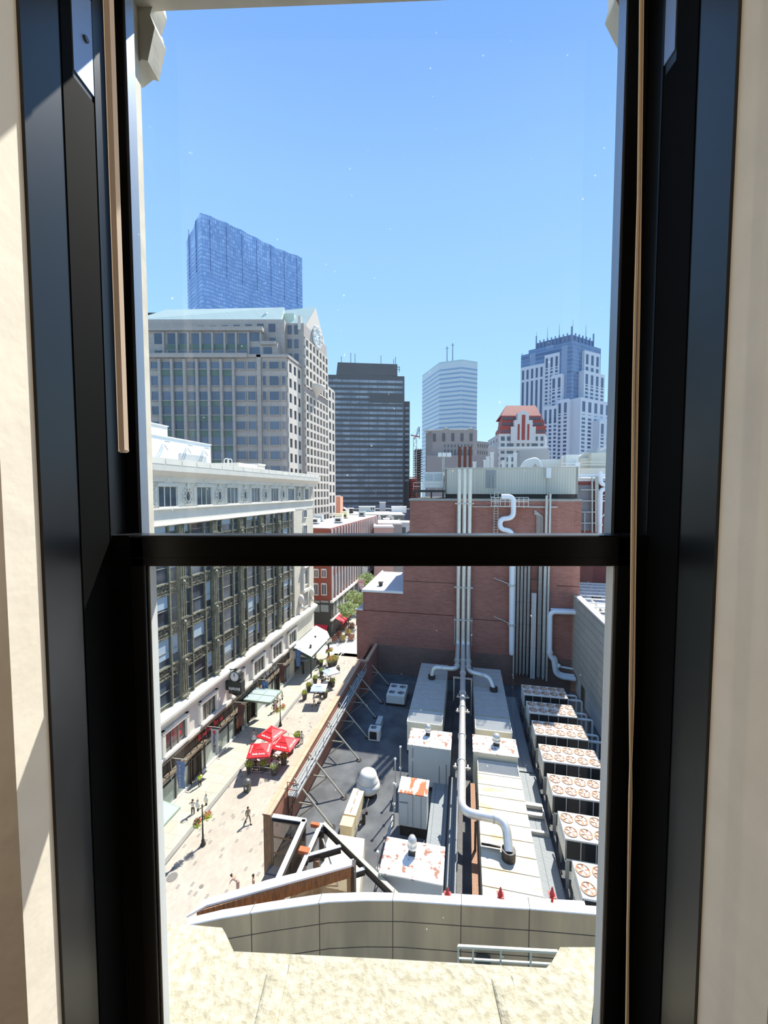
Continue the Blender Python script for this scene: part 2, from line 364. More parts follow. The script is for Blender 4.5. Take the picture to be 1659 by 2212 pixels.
# outer masonry round the window
sx_ = ST_('wall_outer', MB().box(-1.6, -.618, .985, 1.055, -1.6, 1.45).box(.602, 1.6, .985, 1.055, -1.6, 1.45), stone2)
lp = [atY(x, y, 1.05) for x, y in ((150, 20), (300, 17), (352, 13), (700, 0), (1000, -12), (1500, -12), (1500, -90), (150, -90))]
m_ = MB().extr([(p.x, p.z) for p in lp], .985, 1.06, 'y'); ST_('trim_1', m_, stone2)
lb = [atY(x, y, 1.08) for x, y in ((300, 172), (322, 155), (334, 159), (349, 88), (339, 62), (351, 22), (344, -30), (280, -30), (280, 172))]
rb = [atY(x, y, 1.08) for x, y in ((1400, 110), (1347, 92), (1331, 62), (1316, 32), (1323, 0), (1323, -30), (1400, -30))]
ST_('trim_2', MB().extr([(p.x, p.z) for p in lb], 1.05, 1.10, 'y').extr([(p.x - .02, p.z + .05) for p in lb], 1.10, 1.13, 'y'), stone2)
ST_('trim_3', MB().extr([(p.x, p.z) for p in rb], 1.05, 1.10, 'y'), stone2)
LZ = -1.45
lg = [atZ(x, y, LZ) for x, y in ((330, 1990), (480, 2004), (487, 2016), (505, 2055), (850, 2072), (1180, 2091), (1192, 2078), (1210, 2046), (1320, 2046))]
poly = [(-1.3, .985), (1.3, .985), (1.3, lg[-1].y)] + [(p.x, p.y) for p in lg[::-1]] + [(-1.3, lg[0].y)]
ldg = MB().prism(poly, LZ - .35, LZ)
for bx, be in ((-.318, 1.135), (.345, 1.105)):
    n = 10
    for i in range(n):
        a, b = math.pi * i / n, math.pi * (i + 1) / n
        p = [(bx + .032 * math.cos(q) + (.006 if bx > 0 else -.004), LZ + .015 * math.sin(q)) for q in (a, b)]
        ldg.quad((p[0][0], .985, p[0][1]), (p[1][0], .985, p[1][1]), (p[1][0], be - .03, p[1][1]), (p[0][0], be - .03, p[0][1])); ldg.add([(p[0][0], be - .03, p[0][1]), (p[1][0], be - .03, p[1][1]), (p[1][0], be, LZ), (p[0][0], be, LZ)], [(0, 1, 2, 3)])
ST_('trim_4', ldg, stone)

# ---------------------------------------------------------------- curved parapet of the lower wing and its glazed corner (street frame)
cop = mat('white_coping', (236, 226, 220), .5, var=.03, scale=2)
brown = mat('brown_metal_panel', (204, 168, 126), .5, metal=0, col2=(170, 140, 106), scale=1.2, detail=6, stretch=(1, 1, .15))
dark_steel = mat('dark_steel', (58, 54, 52), .5, metal=.3, var=.3, scale=6)
rusty = mat('rusty_brown_steel', (156, 108, 68), .6, metal=.1, col2=(104, 76, 56), scale=3, stretch=(6, 6, .6))
PZ = -14.86
bk = [(-9.35, 11.32), (-8.33, 11.81), (-6.81, 12.40), (-4.98, 13.08), (-3.6, 13.42), (-2.21, 13.68), (.23, 14.03), (2.61, 14.37), (5.2, 14.70), (7.5, 14.95)]
fr = [(-9.2, 11.13), (-8.2, 11.57), (-6.68, 12.15), (-4.72, 12.84), (-3.4, 13.17), (-2.13, 13.42), (.23, 13.75), (2.57, 14.09), (5.2, 14.42), (7.5, 14.68)]
pw = T('parapet_wall', 'long brown panelled parapet wall with white coping below the window ledge', 'parapet wall', (0, 14, -17.6))
w = MB()
for a, b in zip(fr[:-1], fr[1:]):
    a2 = (a[0] + .0, a[1] + .07); b2 = (b[0], b[1] + .07)
    w.prism([a2, b2, (b2[0], b2[1] + .15), (a2[0], a2[1] + .15)], -19.5, PZ - .04)
P('panel_wall', w, brown, pw, True)
c_ = MB().prism(fr + bk[::-1], PZ - .05, PZ)
P('coping', c_, cop, pw, True, label='white metal coping')
sm_ = MB()
for u in (-7.3, -5.05, -2.45, .0, 2.4, 4.8, 7.1):      # panel seams
    for a, b in zip(fr[:-1], fr[1:]):
        if a[0] <= u <= b[0]:
            t = (u - a[0]) / (b[0] - a[0]); v = a[1] + t * (b[1] - a[1]) + .062; sm_.box(u - .012, u + .012, v, v + .03, -19.5, PZ - .06)
            sm_.box(u - .012, u + .012, v - .08, v + .35, PZ - .02, PZ + .004)
for z in (-15.75, -16.75, -17.7):
    for a, b in zip(fr[:-1], fr[1:]): sm_.bar((a[0], a[1] + .068, z), (b[0], b[1] + .068, z), .02, .022)
P('seam', sm_, mat('seam_dark', (72, 60, 50), .7), pw, True)
wl = MB().bar((.55, 13.73, PZ - 2.3), (1.05, 13.80, PZ - 2.3), .12, .9)
P('vent_grille', wl, mat('grille_dark', (70, 66, 60), .7), pw, True)
ter = SOLO('terrace_roof', MB().box(-12, 14, 1.3, 14.2, -20, -19.5), mat('dark_roof_felt', (92, 92, 90), .95, var=.1, scale=1), 'dark flat terrace roof between our wall and the brown parapet', 'roof')
ter['kind'] = 'structure'; ter.name = 'roof_terrace'
rl_ = T('guard_rail', 'pale metal guard rail standing in front of the brown parapet wall', 'railing', (2, 11.5, -19.5))
rm = MB(); z0 = atY(1000, 2045, 12.6).z
A = [sV(x, y, 12.2) for x, y in ((990, 2044), (1022, 2048), (1082, 2050), (1147, 2053), (1205, 2056))]
for p in A: rm.bar((p.x, p.y, -19.5), tuple(p), .05)
P('post', rm, mat('rail_pale', (196, 192, 170), .5, metal=.3), rl_, True)
P('top_rail', MB().bar(tuple(A[0]), tuple(A[-1]), .07).bar((A[0].x, A[0].y, A[0].z - .42), (A[-1].x, A[-1].y, A[-1].z - .42), .05), MATS['rail_pale'], rl_, True)

wg = T('canopy_wing', 'slanting brown girder with white coping pointing to the left tip of the parapet', 'canopy girder', (-9, 12, -19.5))
P('coping', MB().prism([(-9.41, 11.36), (-8.96, 11.83), (-4.28, 14.34), (-4.34, 14.58), (-7.26, 13.12), (-9.15, 11.98)], PZ - .06, PZ + .02), cop, wg, True, label='white metal coping')
P('girder', MB().prism([(-9.2, 11.60), (-4.32, 14.38), (-4.38, 14.50), (-9.15, 11.80)], PZ - .55, PZ - .06), rusty, wg, True)
P('glass_screen', MB().prism([(-8.9, 11.78), (-4.35, 14.40), (-4.38, 14.44), (-8.9, 11.82)], -19.5, PZ - .55), glass_pane('grey_glass', (.62, .62, .60), .25), wg, True)
P('post', MB().box(-4.42, -4.20, 14.4, 14.7, -22, PZ - .1).box(-4.5, -4.42, 14.38, 14.46, -22, PZ - .4), dark_steel, wg, True)

# glazed brick corner with steel frame
gc = T('steel_frame', 'white topped steel beams of the unfinished glazed frame at the brick wall end', 'steel frame', (-9, 22, -26))
whm = mat('white_paint', (228, 226, 220), .5)
def ibeam(p, q, w=.26, h=.42, name='beam', top=whm, side=dark_steel):
    p = Vector(p); q = Vector(q)
    b = P(name, MB().bar(p - Vector((0, 0, h / 2)), q - Vector((0, 0, h / 2)), w * .35, h).bar(p - Vector((0, 0, h)), q - Vector((0, 0, h)), w, .04), side, gc, True)
    P('top_flange', MB().bar(p, q, w, .05), top, b, True)
    return b
Zg = -22.4
ibeam((-12.85, 24.02, Zg), (-10.45, 24.1, Zg), .3, .25)
ibeam((-10.55, 24.15, Zg), (-10.35, 18.2, Zg), .32, .3)
ibeam((-9.33, 24.1, Zg), (-9.40, 18.6, Zg), .26, .4)
ibeam((-9.12, 24.0, Zg + .15), (-3.2, 20.2, Zg + .15), .2, .5, top=mat('cream_steel', (206, 196, 160), .55))
ibeam((-9.25, 21.75, Zg), (-7.5, 22.75, Zg), .2, .4)
ibeam((-9.6, 20.2, Zg), (-6.4, 21.95, Zg), .24, .45)
ibeam((-6.35, 21.2, Zg), (-5.65, 21.62, Zg), .18, .35)
P('post', MB().box(-9.3, -8.95, 23.6, 23.95, -26, Zg - .1), dark_steel, gc, True)
P('post', MB().box(-6.6, -6.25, 21.1, 21.5, -26, Zg - .1), dark_steel, gc, True)
P('post', MB().box(-8.95, -8.6, 21.7, 22.0, -26, Zg - .3), rusty, gc, True)
P('tie_rod', MB().tube([(-8.9, 23.2, -22.6), (-6.6, 21.6, -25.8)], .05, 8).tube([(-8.8, 22.2, -22.8), (-7.6, 20.8, -25.6)], .05, 8), whm, gc, True)
orm = mat('orange_primer', (196, 96, 48), .6)
P('clamp_block', MB().box(-9.95, -9.35, 23.75, 23.95, Zg - .1, Zg + .15), orm, gc, True, label='orange primed block')
P('clamp_block', MB().box(-9.95, -9.3, 21.75, 22.1, Zg - .1, Zg + .15), orm, gc, True, label='orange primed block')
P('side_glazing', MB().box(-10.42, -10.38, 18.2, 24, -27.8, Zg - .3), glass_pane('brown_glass', (.55, .50, .45), .18), gc, True)
gw = T('glass_screen_wall', 'tinted glass screen in four stacked panes beside the brown brick pier', 'glass wall', (-12, 24, -30))
fm = MB(); 
for z in (-22.75, -23.9, -25.05, -26.3, -27.5, -28.7): fm.box(-12.9, -10.5, 23.96, 24.04, z - .04, z + .04)
for u in (-12.88, -10.52): fm.box(u - .05, u + .05, 23.95, 24.05, -29, -22.6)
P('frame', fm, mat('bronze_frame', (120, 100, 76), .5, metal=.3), gw, True)
for z0, z1 in ((-23.86, -22.79), (-25.01, -23.94), (-26.26, -25.09), (-27.46, -26.34)):
    P('pane', MB().box(-12.83, -10.57, 23.99, 24.01, z0, z1), MATS['brown_glass'], gw, True)
tb = T('metal_roof_box', 'tan sheet metal roof box behind the steel frame', 'roof box', (-7.5, 24, -26))
P('body', MB().prism([(-9.25, 22.0), (-6.1, 22.0), (-6.75, 25.8), (-9.3, 25.75)], -26, -24.55), mat('tan_sheet', (214, 204, 176), .55, var=.04, scale=.6), tb, True)
P('seam', MB().box(-8.4, -8.36, 22.0, 25.75, -24.55, -24.5).box(-7.5, -7.46, 22.0, 25.75, -24.55, -24.5), MATS['tan_sheet'], tb, True)
# ---------------------------------------------------------------- roof deck with plant (street frame)
DZ = -26.0
BR = pattern('red_brick', (160, 104, 90), (144, 90, 76), (156, 124, 112), .62, .2, .022, var=.10, vs=.35)
BR2 = pattern('orange_brick', (176, 112, 86), (160, 96, 74), (170, 132, 112), .4, .14, .02, var=.08, vs=.5)
terra = pattern('terracotta_coping', (206, 168, 138), (198, 158, 128), (170, 132, 108), 1.2, 5, .02, horizontal=True, swap=True, offset=0)
felt = mat('roof_felt', (80, 82, 84), .9, col2=(104, 106, 106), scale=.7, detail=8, bump=.1)
galv = mat('galvanised', (192, 190, 182), .5, metal=.35, var=.06, scale=2)
alu = mat('pipe_aluminium', (218, 214, 204), .36, metal=.55, var=.05, scale=3)
cream = mat('cream_sheet_metal', (222, 214, 190), .55, var=.04, scale=1)
greym = mat('grey_sheet_metal', (184, 188, 186), .5, var=.03, scale=1)
rustroof = mat('rust_spotted_white', (240, 236, 226), .6, col2=(146, 92, 66), scale=2.6, detail=4, thresh=(.575, .60))
sandm = mat('stained_duct_top', (206, 198, 176), .5, metal=.1, col2=(186, 154, 96), scale=1.2, detail=8, stretch=(.45, 1.4, 1), thresh=(.44, .72))
rooffinish = SOLO('roof_deck', MB().box(-13.1, 24, 19.5, 54.2, DZ - .3, DZ), felt, None, None, kind='structure')
lowb = T('plant_building', 'brick podium building below the plant roof beside the pedestrian street', 'building', (0, 30, -34))
P('wall', MB().box(-13.45, 24, 24.35, 53.9, -34, DZ - .3), BR, lowb, True)
sw = T('street_wall', 'long brick screen wall with tan coping between plant roof and street', 'brick wall', (-13.3, 36, -34))
def wallz(v): return -22.45 + (v - 24.2) * (22.45 - 21.5) / 22.6
w = MB(); w.add([(-13.45, 24.15, -26.3), (-13.1, 24.15, -26.3), (-13.1, 53.9, -26.3), (-13.45, 53.9, -26.3), (-13.45, 24.15, -22.5), (-13.1, 24.15, -22.5), (-13.1, 53.9, -22.0), (-13.45, 53.9, -22.0)],
                [(0, 3, 2, 1), (4, 5, 6, 7), (0, 1, 5, 4), (1, 2, 6, 5), (2, 3, 7, 6), (3, 0, 4, 7)])
P('wall', w, BR2, sw, True)
P('end_pier', MB().box(-13.52, -12.95, 23.95, 24.3, -34, -22.45), rusty, sw, True, label='brown metal clad end of the wall')
cp = MB(); cp.add([(-13.62, 24.0, -22.5), (-13.0, 24.0, -22.5), (-13.0, 48, -21.95), (-13.62, 48, -21.95), (-13.62, 24.0, -22.38), (-13.0, 24.0, -22.38), (-13.0, 48, -21.8), (-13.62, 48, -21.8)],
       [(0, 3, 2, 1), (4, 5, 6, 7), (0, 1, 5, 4), (1, 2, 6, 5), (2, 3, 7, 6), (3, 0, 4, 7)])
cp.box(-13.62, -12.2, 48, 48.45, -21.95, -21.75).box(-12.5, -12.1, 48.4, 53.9, -21.95, -21.7)
P('coping', cp, terra, sw, True, label='tan terracotta coping')
P('return_wall', MB().box(-13.4, -12.2, 48.1, 48.4, -26, -21.95).box(-12.45, -12.15, 48.4, 53.9, -26, -21.95), BR, sw, True)
# walkway on brackets inside the wall
wk = T('roof_catwalk', 'steel grating catwalk with hand rails along the inside of the brick wall', 'catwalk', (-12.6, 37, -23))
gr = MB()
grate = pattern('grating', (92, 96, 96), (104, 108, 106), (150, 152, 150), 1.0, .16, .04, horizontal=True, offset=0)
P('grating', MB().box(-12.98, -12.28, 26.6, 47.8, -23.05, -23.0), grate, wk, True)
P('side_channel', MB().box(-13.02, -12.96, 26.6, 47.8, -23.12, -22.9).box(-12.3, -12.22, 26.6, 47.8, -23.12, -22.9), galv, wk, True)
hr = MB()
for z in (-22.45, -21.95): hr.tube([(-12.24, 26.6, z), (-12.24, 47.8, z)], .03, 6)
P('hand_rail', hr, galv, wk, True)
for i in range(12):
    v = 26.7 + i * 1.91; P('post', MB().box(-12.27, -12.21, v - .03, v + .03, -23.1, -21.95), galv, wk, True)
P('end_gate', MB().tube([(-12.98, 26.6, -23), (-12.98, 26.6, -21.95), (-12.24, 26.6, -21.95)], .035, 6).tube([(-12.98, 26.6, -22.5), (-12.24, 26.6, -22.5)], .03, 6), mat('red_rail', (150, 84, 66), .6), wk, True, label='rusty red end rail')
P('bracket_leg', MB().bar((-12.95, 26.7, -23.05), (-12.95, 26.7, -26), .06).bar((-12.9, 26.7, -24.3), (-12.3, 26.7, -23.05), .05).bar((-12.9, 26.8, -24.4), (-12.5, 27.1, -26), .06), dark_steel, wk, True)
P('ladder', MB().bar((-12.9, 25.9, -26), (-12.9, 26.55, -23), .05).bar((-12.5, 25.9, -26), (-12.5, 26.55, -23), .05), dark_steel, wk, True)
# raking braces
bm_ = mat('brace_tube', (186, 178, 158), .5, metal=.4)
BL = ['nearest the window', 'second from the near end', 'third from the near end, by the shadow edge', 'fourth from the near end, half in shadow', 'fifth from the near end, in the roof shadow', 'sixth from the near end, by the fan unit', 'farthest, beside the tall brick wall']
br0 = None
for v, l in zip((27.75, 30.8, 35.6, 39.1, 42.9, 46.1, 50.7), BL):
    if br0 is None:
        br0 = T('wall_brace', 'tubular raking brace propping the brick wall, ' + l, 'brace', (-13, v, DZ), group='raking braces of the street wall')
        P('raker', MB().tube([(.0, .05, 3.45), (3.15, 0, .05)], .075, 8), bm_, br0)
        P('strut', MB().tube([(-.05, 0, 1.55), (1.72, 0, 1.6)], .06, 8), bm_, br0)
        P('diagonal', MB().tube([(1.72, 0, 1.6), (.1, -.0, .15)], .045, 8), bm_, br0)
        P('foot_plate', MB().cyl(3.15, 0, 0, .06, .28, 14), dark_steel, br0)
    else: dup(br0, (-13, v, DZ), 0, 'tubular raking brace propping the brick wall, ' + l)
# ventilator dome
vd = T('roof_ventilator', 'round white domed ventilator on the dark roof', 'ventilator', (-7.95, 31.7, DZ))
P('curb', MB().box(-.55, .55, -.55, .55, 0, .45), dark_steel, vd)
P('lower_skirt', MB().lathe([(.6, .42), (.92, .45), (1.0, .55), (1.02, .78), (.97, 1.0), (.8, 1.18), (.2, 1.2)], n=24), mat('ventilator_white', (222, 218, 206), .55, var=.05, scale=2), vd)
P('dome', MB().lathe([(.74, 1.1), (.86, 1.16), (.86, 1.3), (.76, 1.42), (.74, 1.7), (.64, 1.9), (.45, 2.02), (.2, 2.08), (.01, 2.09)], n=24), MATS['ventilator_white'], vd)
# row of boxes
tanm = mat('tan_box', (226, 208, 170), .6, var=.05, scale=2); wth = mat('weathered_box_top', (216, 188, 146), .7, col2=(150, 110, 76), scale=1.5, thresh=(.62, .7))
for i, (v0, l) in enumerate(((26.95, 'nearest of the row, weathered top'), (28.0, 'second of the row'), (28.9, 'third of the row'), (29.8, 'farthest of the row'))):
    b = T('duct_box', 'cream metal duct box on the roof, ' + l, 'duct box', (-8.5, v0 + .43, DZ), group='row of cream boxes on the roof')
    P('body', MB().box(-.46, .46, -.43, .43, 0, 1.05), tanm, b)
    P('lid', MB().box(-.48, .48, -.45, .44, 1.05, 1.10), wth if i == 0 else tanm, b)
    if i: P('handle', MB().box(-.03, .03, -.25, .25, 1.1, 1.13), MATS['rusty_brown_steel'], b)
gp = T('gas_pipe', 'thin dark pipe with valves beside the cream duct boxes', 'pipe', (-7.7, 29, DZ))
P('pipe', MB().tube(bend([(-7.85, 27.2, DZ + .15), (-7.85, 28.4, DZ + .15), (-7.55, 28.5, DZ + .5), (-7.6, 30.4, DZ + .6)], .1), .05, 8), dark_steel, gp, True)
P('valve', MB().cyl(-7.55, 28.6, DZ, DZ + .9, .14, 10).box(-7.75, -7.35, 29.0, 29.2, DZ + .4, DZ + .65), dark_steel, gp, True)

# small fan condensers
def fan(name, par, x, y, z, r, body, dark, blades=4):
    """flat top fan: part 'fan' with rim, hub and blades"""
    f = P(name, MB().lathe([(r * .88, 0), (r, .0), (r * 1.02, .05), (r * .9, .06), (r * .88, .0)], x, y, z, 20), body, par)
    b = MB().cyl(x, y, z + .01, z + .06, r * .16, 10)
    for k in range(blades):
        a = k * 2 * math.pi / blades + x; c, s = math.cos(a), math.sin(a); c2, s2 = math.cos(a + .75), math.sin(a + .75)
        b.add([(x + c * r * .14, y + s * r * .14, z + .018), (x + c * r * .84, y + s * r * .84, z + .016), (x + c2 * r * .84, y + s2 * r * .84, z + .045), (x + c2 * r * .14, y + s2 * r * .14, z + .03)], [(0, 1, 2, 3)])
    P('fan_blades', b, dark, f)
    P('fan_well_shade', MB().cyl(x, y, z + .002, z + .012, r * .9, 20), mat('well_shade_' + dark.name, tuple(int(q) for q in ((46, 44, 42) if dark.name != 'rust_blade' else (158, 108, 78))), .7), f)  # flat disc, shade inside the well put into its colour
    return f
steelw = mat('white_enamel', (224, 222, 212), .5, var=.03, scale=2); bladeg = mat('grey_blade', (150, 150, 150), .4)
u4 = T('fan_condenser', 'grey four fan condenser in the shadow by the brick wall', 'condenser', (-8.05, 47.2, DZ))
P('cabinet', MB().bev(-1.15, 1.1, -1.5, 1.5, .35, 1.35, .03), steelw, u4)
P('base_frame', MB().box(-1.2, 1.15, -1.4, -1.2, 0, .35).box(-1.2, 1.15, 1.2, 1.4, 0, .35), dark_steel, u4)
for x in (-.57, .53):
    for y in (-.75, .75): fan('fan', u4, x, y, 1.36, .44, steelw, bladeg)
u1 = T('fan_condenser', 'small single fan condenser with open dark front on the roof', 'condenser', (-9.1, 39.2, DZ))
P('cabinet', MB().bev(-.6, .6, -.5, .5, .05, 1.15, .02), steelw, u1); fan('fan', u1, -.12, .0, 1.16, .36, steelw, bladeg)
P('coil_grille', MB().box(-.45, .3, -.53, -.5, .2, 1.0), mat('coil_black', (38, 38, 40), .7), u1)
u2 = T('air_handler_box', 'narrow grey box unit behind the small single fan condenser', 'air handler', (-9.0, 40.9, DZ))
P('cabinet', MB().bev(-.28, .28, -.75, .75, .1, 1.05, .02), greym, u2); P('skid', MB().box(-.3, .3, -.7, .7, 0, .1), dark_steel, u2)
# ---------------------------------------------------------------- large rooftop plant (street frame)
hoodm = mat('hood_grey', (176, 176, 170), .5, var=.04, scale=2)
def louvre_hood(par, u0, u1, v0, v1, z):
    h = MB(); n = 4; dv = (v1 - v0) / n
    for k in range(n):
        a = v0 + k * dv; h.slab([(u0, a, z - .26), (u1, a, z - .26), (u1, a + dv * .72, z + .03), (u0, a + dv * .72, z + .03)], .03)
    P('louvre_hood', h, hoodm, par, True); P('louvre_gap_shade', MB().box(u0, u1, v0, v1, z - .3, z - .27), MATS['dark_steel'], par, True)  # dark sheet added for the shade between the slats
    P('hood_frame', MB().box(u0 - .05, u0, v0 - .03, v1, z - .3, z + .06).box(u1, u1 + .05, v0 - .03, v1, z - .3, z + .06).box(u0 - .05, u1 + .05, v0 - .06, v0, z - .3, z), cream, par, True)
def ribs(u0, u1, v0, v1, z, step, b=None):
    b = b or MB(); v = v0 + step
    while v < v1: b.box(u0, u1, v - .03, v + .03, z, z + .035); v += step
    return b
for (u0, u1, side, hv) in ((-5.4, -2.0, 'left', 37.3), (1.15, 4.5, 'right', 37.4)):
    t = T('air_handling_unit', 'long grey ribbed air handling unit left of the three pipes, in the brick wall shade' if side == 'left' else 'long grey ribbed air handling unit right of the three pipes, in the brick wall shade', 'air handling unit', ((u0 + u1) / 2, 44, DZ), group='long air handling units')
    P('housing', MB().box(u0, u1, hv + 2.3, 50.5, DZ + .5, -22.5).box(u0, u1, hv, hv + 2.3, DZ + .5, -22.8), cream, t, True)
    P('roof_panel', MB().box(u0 - .04, u1 + .04, hv + 2.3, 50.55, -22.5, -22.46), galv, t, True, label='grey metal roof with cross ribs')
    P('roof_rib', ribs(u0, u1, hv + 3.2, 50.5, -22.46, .95), galv, t, True)
    louvre_hood(t, u0 + .03, u1 - .03, hv, hv + 2.3, -22.55)
    P('base_frame', MB().box(u0, u1, hv + .2, 50.3, DZ, DZ + .5), dark_steel, t, True)
def cap_vent(par, x, y, z, r, h, m):
    c = P('vent_cap', MB().lathe([(r * .6, h * .3), (r, h * .35), (r, h * .5), (r * .8, h * .55), (r * .9, h * .62), (r * .9, h * .8), (r * .6, h * .97), (.01, h)], x, y, z, 16), mat('vent_silver', (205, 205, 200), .35, metal=.5), par, True)
    P('curb', MB().box(x - r * .7, x + r * .7, y - r * .7, y + r * .7, z, z + h * .32), dark_steel, c, True)
bx = T('equipment_cabinet', 'tall white metal cabinet with rusty roof and small vent, left of the pipe', 'equipment cabinet', (-2.87, 34.1, DZ), group='rusty topped white cabinets')
P('body', MB().box(-4.65, -1.05, 33.0, 35.3, -25.6, -22.05), greym, bx, True); P('top_plate', MB().box(-4.72, -.98, 32.92, 35.38, -22.05, -21.98), rustroof, bx, True, label='white top with rust spots')
P('panel_seam', MB().box(-4.3, -4.26, 32.96, 33.0, -23.2, -22.3).box(-4.3, -4.26, 32.96, 33.0, -25.4, -23.5).box(-2.0, -1.96, 32.96, 33.0, -25.5, -23.6).box(-1.4, -1.36, 32.96, 33.0, -25.5, -23.4), mat('seam_grey', (100, 100, 96), .6), bx, True)
P('skid', MB().box(-4.6, -1.1, 33.1, 35.2, DZ, -25.6), dark_steel, bx, True); cap_vent(bx, -3.1, 34.6, -21.98, .28, .95, None)
bx = T('equipment_cabinet', 'white metal cabinet with rusty roof and vent at the far end of the cream duct', 'equipment cabinet', (2.7, 34.3, DZ), group='rusty topped white cabinets')
P('body', MB().box(.9, 4.5, 33.2, 35.45, -25.6, -22.05), cream, bx, True); P('top_plate', MB().box(.83, 4.57, 33.12, 35.52, -22.05, -21.98), rustroof, bx, True, label='white top with rust spots')
P('skid', MB().box(1, 4.4, 33.3, 35.3, DZ, -25.6), dark_steel, bx, True); cap_vent(bx, 2.85, 34.4, -21.98, .36, 1.0, None)
bx = T('equipment_cabinet', 'nearest white cabinet with rust spotted roof and silver vent', 'equipment cabinet', (-2.85, 22.3, DZ), group='rusty topped white cabinets')
P('body', MB().box(-4.6, -1.08, 21.2, 23.45, -25.6, -22.05), greym, bx, True); P('top_plate', MB().box(-4.68, -1.0, 21.12, 23.55, -22.05, -21.97), rustroof, bx, True, label='white top with rust spots')
P('skid', MB().box(-4.5, -1.2, 21.3, 23.3, DZ, -25.6), dark_steel, bx, True); cap_vent(bx, -2.95, 22.7, -21.97, .3, 1.1, None)
rs = mat('rust_streaked_top', (240, 236, 224), .6, col2=(206, 92, 40), scale=1.6, detail=7, stretch=(1.2, .35, 1), thresh=(.5, .56))
bx = T('control_cabinet', 'narrow grey cabinet with orange rust streaks on its top', 'control cabinet', (-3.63, 28.8, DZ))
P('body', MB().box(-4.68, -2.58, 28.05, 29.6, -25.1, -22.55), greym, bx, True); P('top_plate', MB().box(-4.74, -2.52, 28.0, 29.68, -22.55, -22.48), rs, bx, True, label='white top streaked with orange rust')
P('door', MB().box(-4.6, -4.0, 28.0, 28.05, -24.9, -23.3), greym, bx, True); P('panel_seam', MB().box(-3.62, -3.60, 28.02, 28.06, -25.05, -22.6).box(-3.0, -2.98, 28.02, 28.06, -25.05, -22.6).box(-4.65, -3.97, 28.02, 28.06, -23.26, -23.23), MATS['seam_grey'], bx, True)
P('skid', MB().box(-4.6, -2.7, 28.2, 29.5, DZ, -25.1), dark_steel, bx, True)
# long duct on the right
t = T('duct_housing', 'long cream weathered metal duct housing running toward the window', 'duct housing', (2.8, 27, DZ))
P('housing', MB().box(1.2, 4.45, 19.6, 31.5, DZ + .6, -22.55).box(1.2, 4.45, 31.5, 33.1, DZ + .6, -22.8), cream, t, True)
P('roof_panel', MB().box(1.17, 4.48, 19.6, 31.5, -22.55, -22.5), sandm, t, True, label='stained silvery top')
P('roof_rib', ribs(1.17, 4.48, 19.8, 31.4, -22.5, 1.15), sandm, t, True)
louvre_hood(t, 1.25, 4.4, 31.5, 33.1, -22.55)
P('base_frame', MB().box(1.3, 4.35, 19.8, 33, DZ, DZ + .6), dark_steel, t, True)
P('roof_curb', MB().cyl(2.82, 24.1, -22.5, -21.9, .42, 16), dark_steel, t, True)
# exhaust pipes
PT = []
def flange(par, p, r, axis='z'):
    b = MB(); p = Vector(p); d = {'z': Vector((0, 0, .06)), 'y': Vector((0, .06, 0)), 'x': Vector((.06, 0, 0))}[axis]
    P('flange', b.tube([p - d, p + d], r, 16), galv, par, True)
V0 = 53.3
mid = T('exhaust_pipe', 'middle aluminium exhaust pipe, running on toward the window and bending into the cream duct', 'exhaust pipe', (-.1, V0, DZ), group='three exhaust pipes on the brick wall')
pts = bend([(-.12, V0, 3.0), (-.12, V0, -20.7), (-.1, 50, -21.1), (-.05, 25.3, -21.0), (2.75, 25.2, -21.0), (2.82, 24.0, -22.0)], .9, 8)
P('pipe', MB().tube(pts, .28, 16), alu, mid, True); P('stack', MB().tube([(-.12, V0, 3.0), (-.12, V0, 5.9)], .2, 12), mat('rust_stack', (112, 66, 52), .8), mid, True, label='rusty brown stack top')
for v in (49, 45.6, 41, 38, 33.5, 30.2): flange(mid, (-.08, v, -21.05), .36, 'y')
flange(mid, (2.0, 25.25, -21), .33, 'x')
P('stack_ring', MB().tube([(-.12, V0, 2.95), (-.12, V0, 3.1)], .36, 12), galv, mid, True)
for (u, pathend, lab, up) in ((-.82, [(-.82, 46.6, -21.1), (-3.6, 46.6, -21.1), (-3.75, 46.4, -22.3)], 'left aluminium exhaust pipe, bending left onto the long unit', 3.0), (.56, [(.56, 46.2, -21.1), (2.9, 45.6, -21.2), (3.35, 44.9, -22.3)], 'right aluminium exhaust pipe, bending right onto the long unit', 3.0)):
    t = T('exhaust_pipe', lab, 'exhaust pipe', (u, V0, DZ), group='three exhaust pipes on the brick wall')
    pts = bend([(u, V0, up), (u, V0, -20.7), (u, 50, -21.1)] + pathend, .8, 8)
    P('pipe', MB().tube(pts, .28, 16), alu, t, True); P('stack', MB().tube([(u, V0, 3.0), (u, V0, 5.9)], .2, 12), MATS['rust_stack'], t, True, label='rusty brown stack top')
    for v in (49, 47.4): flange(t, (u, v, -21.1), .36, 'y')
    flange(t, (pathend[1][0] * .7, pathend[1][1], -21.1), .34, 'x')
    P('roof_boot', MB().cyl(pathend[2][0], pathend[2][1], -22.5, -22.0, .42, 12), dark_steel, t, True)
fb = T('pipe_clamp_frame', 'galvanised clamp brackets tying the three pipes to the brick wall', 'pipe bracket', (0, V0, DZ))
for z in (3.1, -1.6, -8, -12.8, -17.2): P('clamp', MB().box(-1.35, 1.1, V0 - .36, V0 - .3, z - .07, z + .07).box(-1.35, 1.1, V0 + .3, V0 + .36, z - .07, z + .07).box(-1.35, -1.25, V0 - .3, 54, z - .07, z + .07).box(1.0, 1.1, V0 - .3, 54, z - .07, z + .07), galv, fb, True)
P('frame_rail', MB().box(-1.3, -1.2, 53.7, 53.95, -21, -17).box(.95, 1.05, 53.7, 53.95, -21, -17), galv, fb, True)
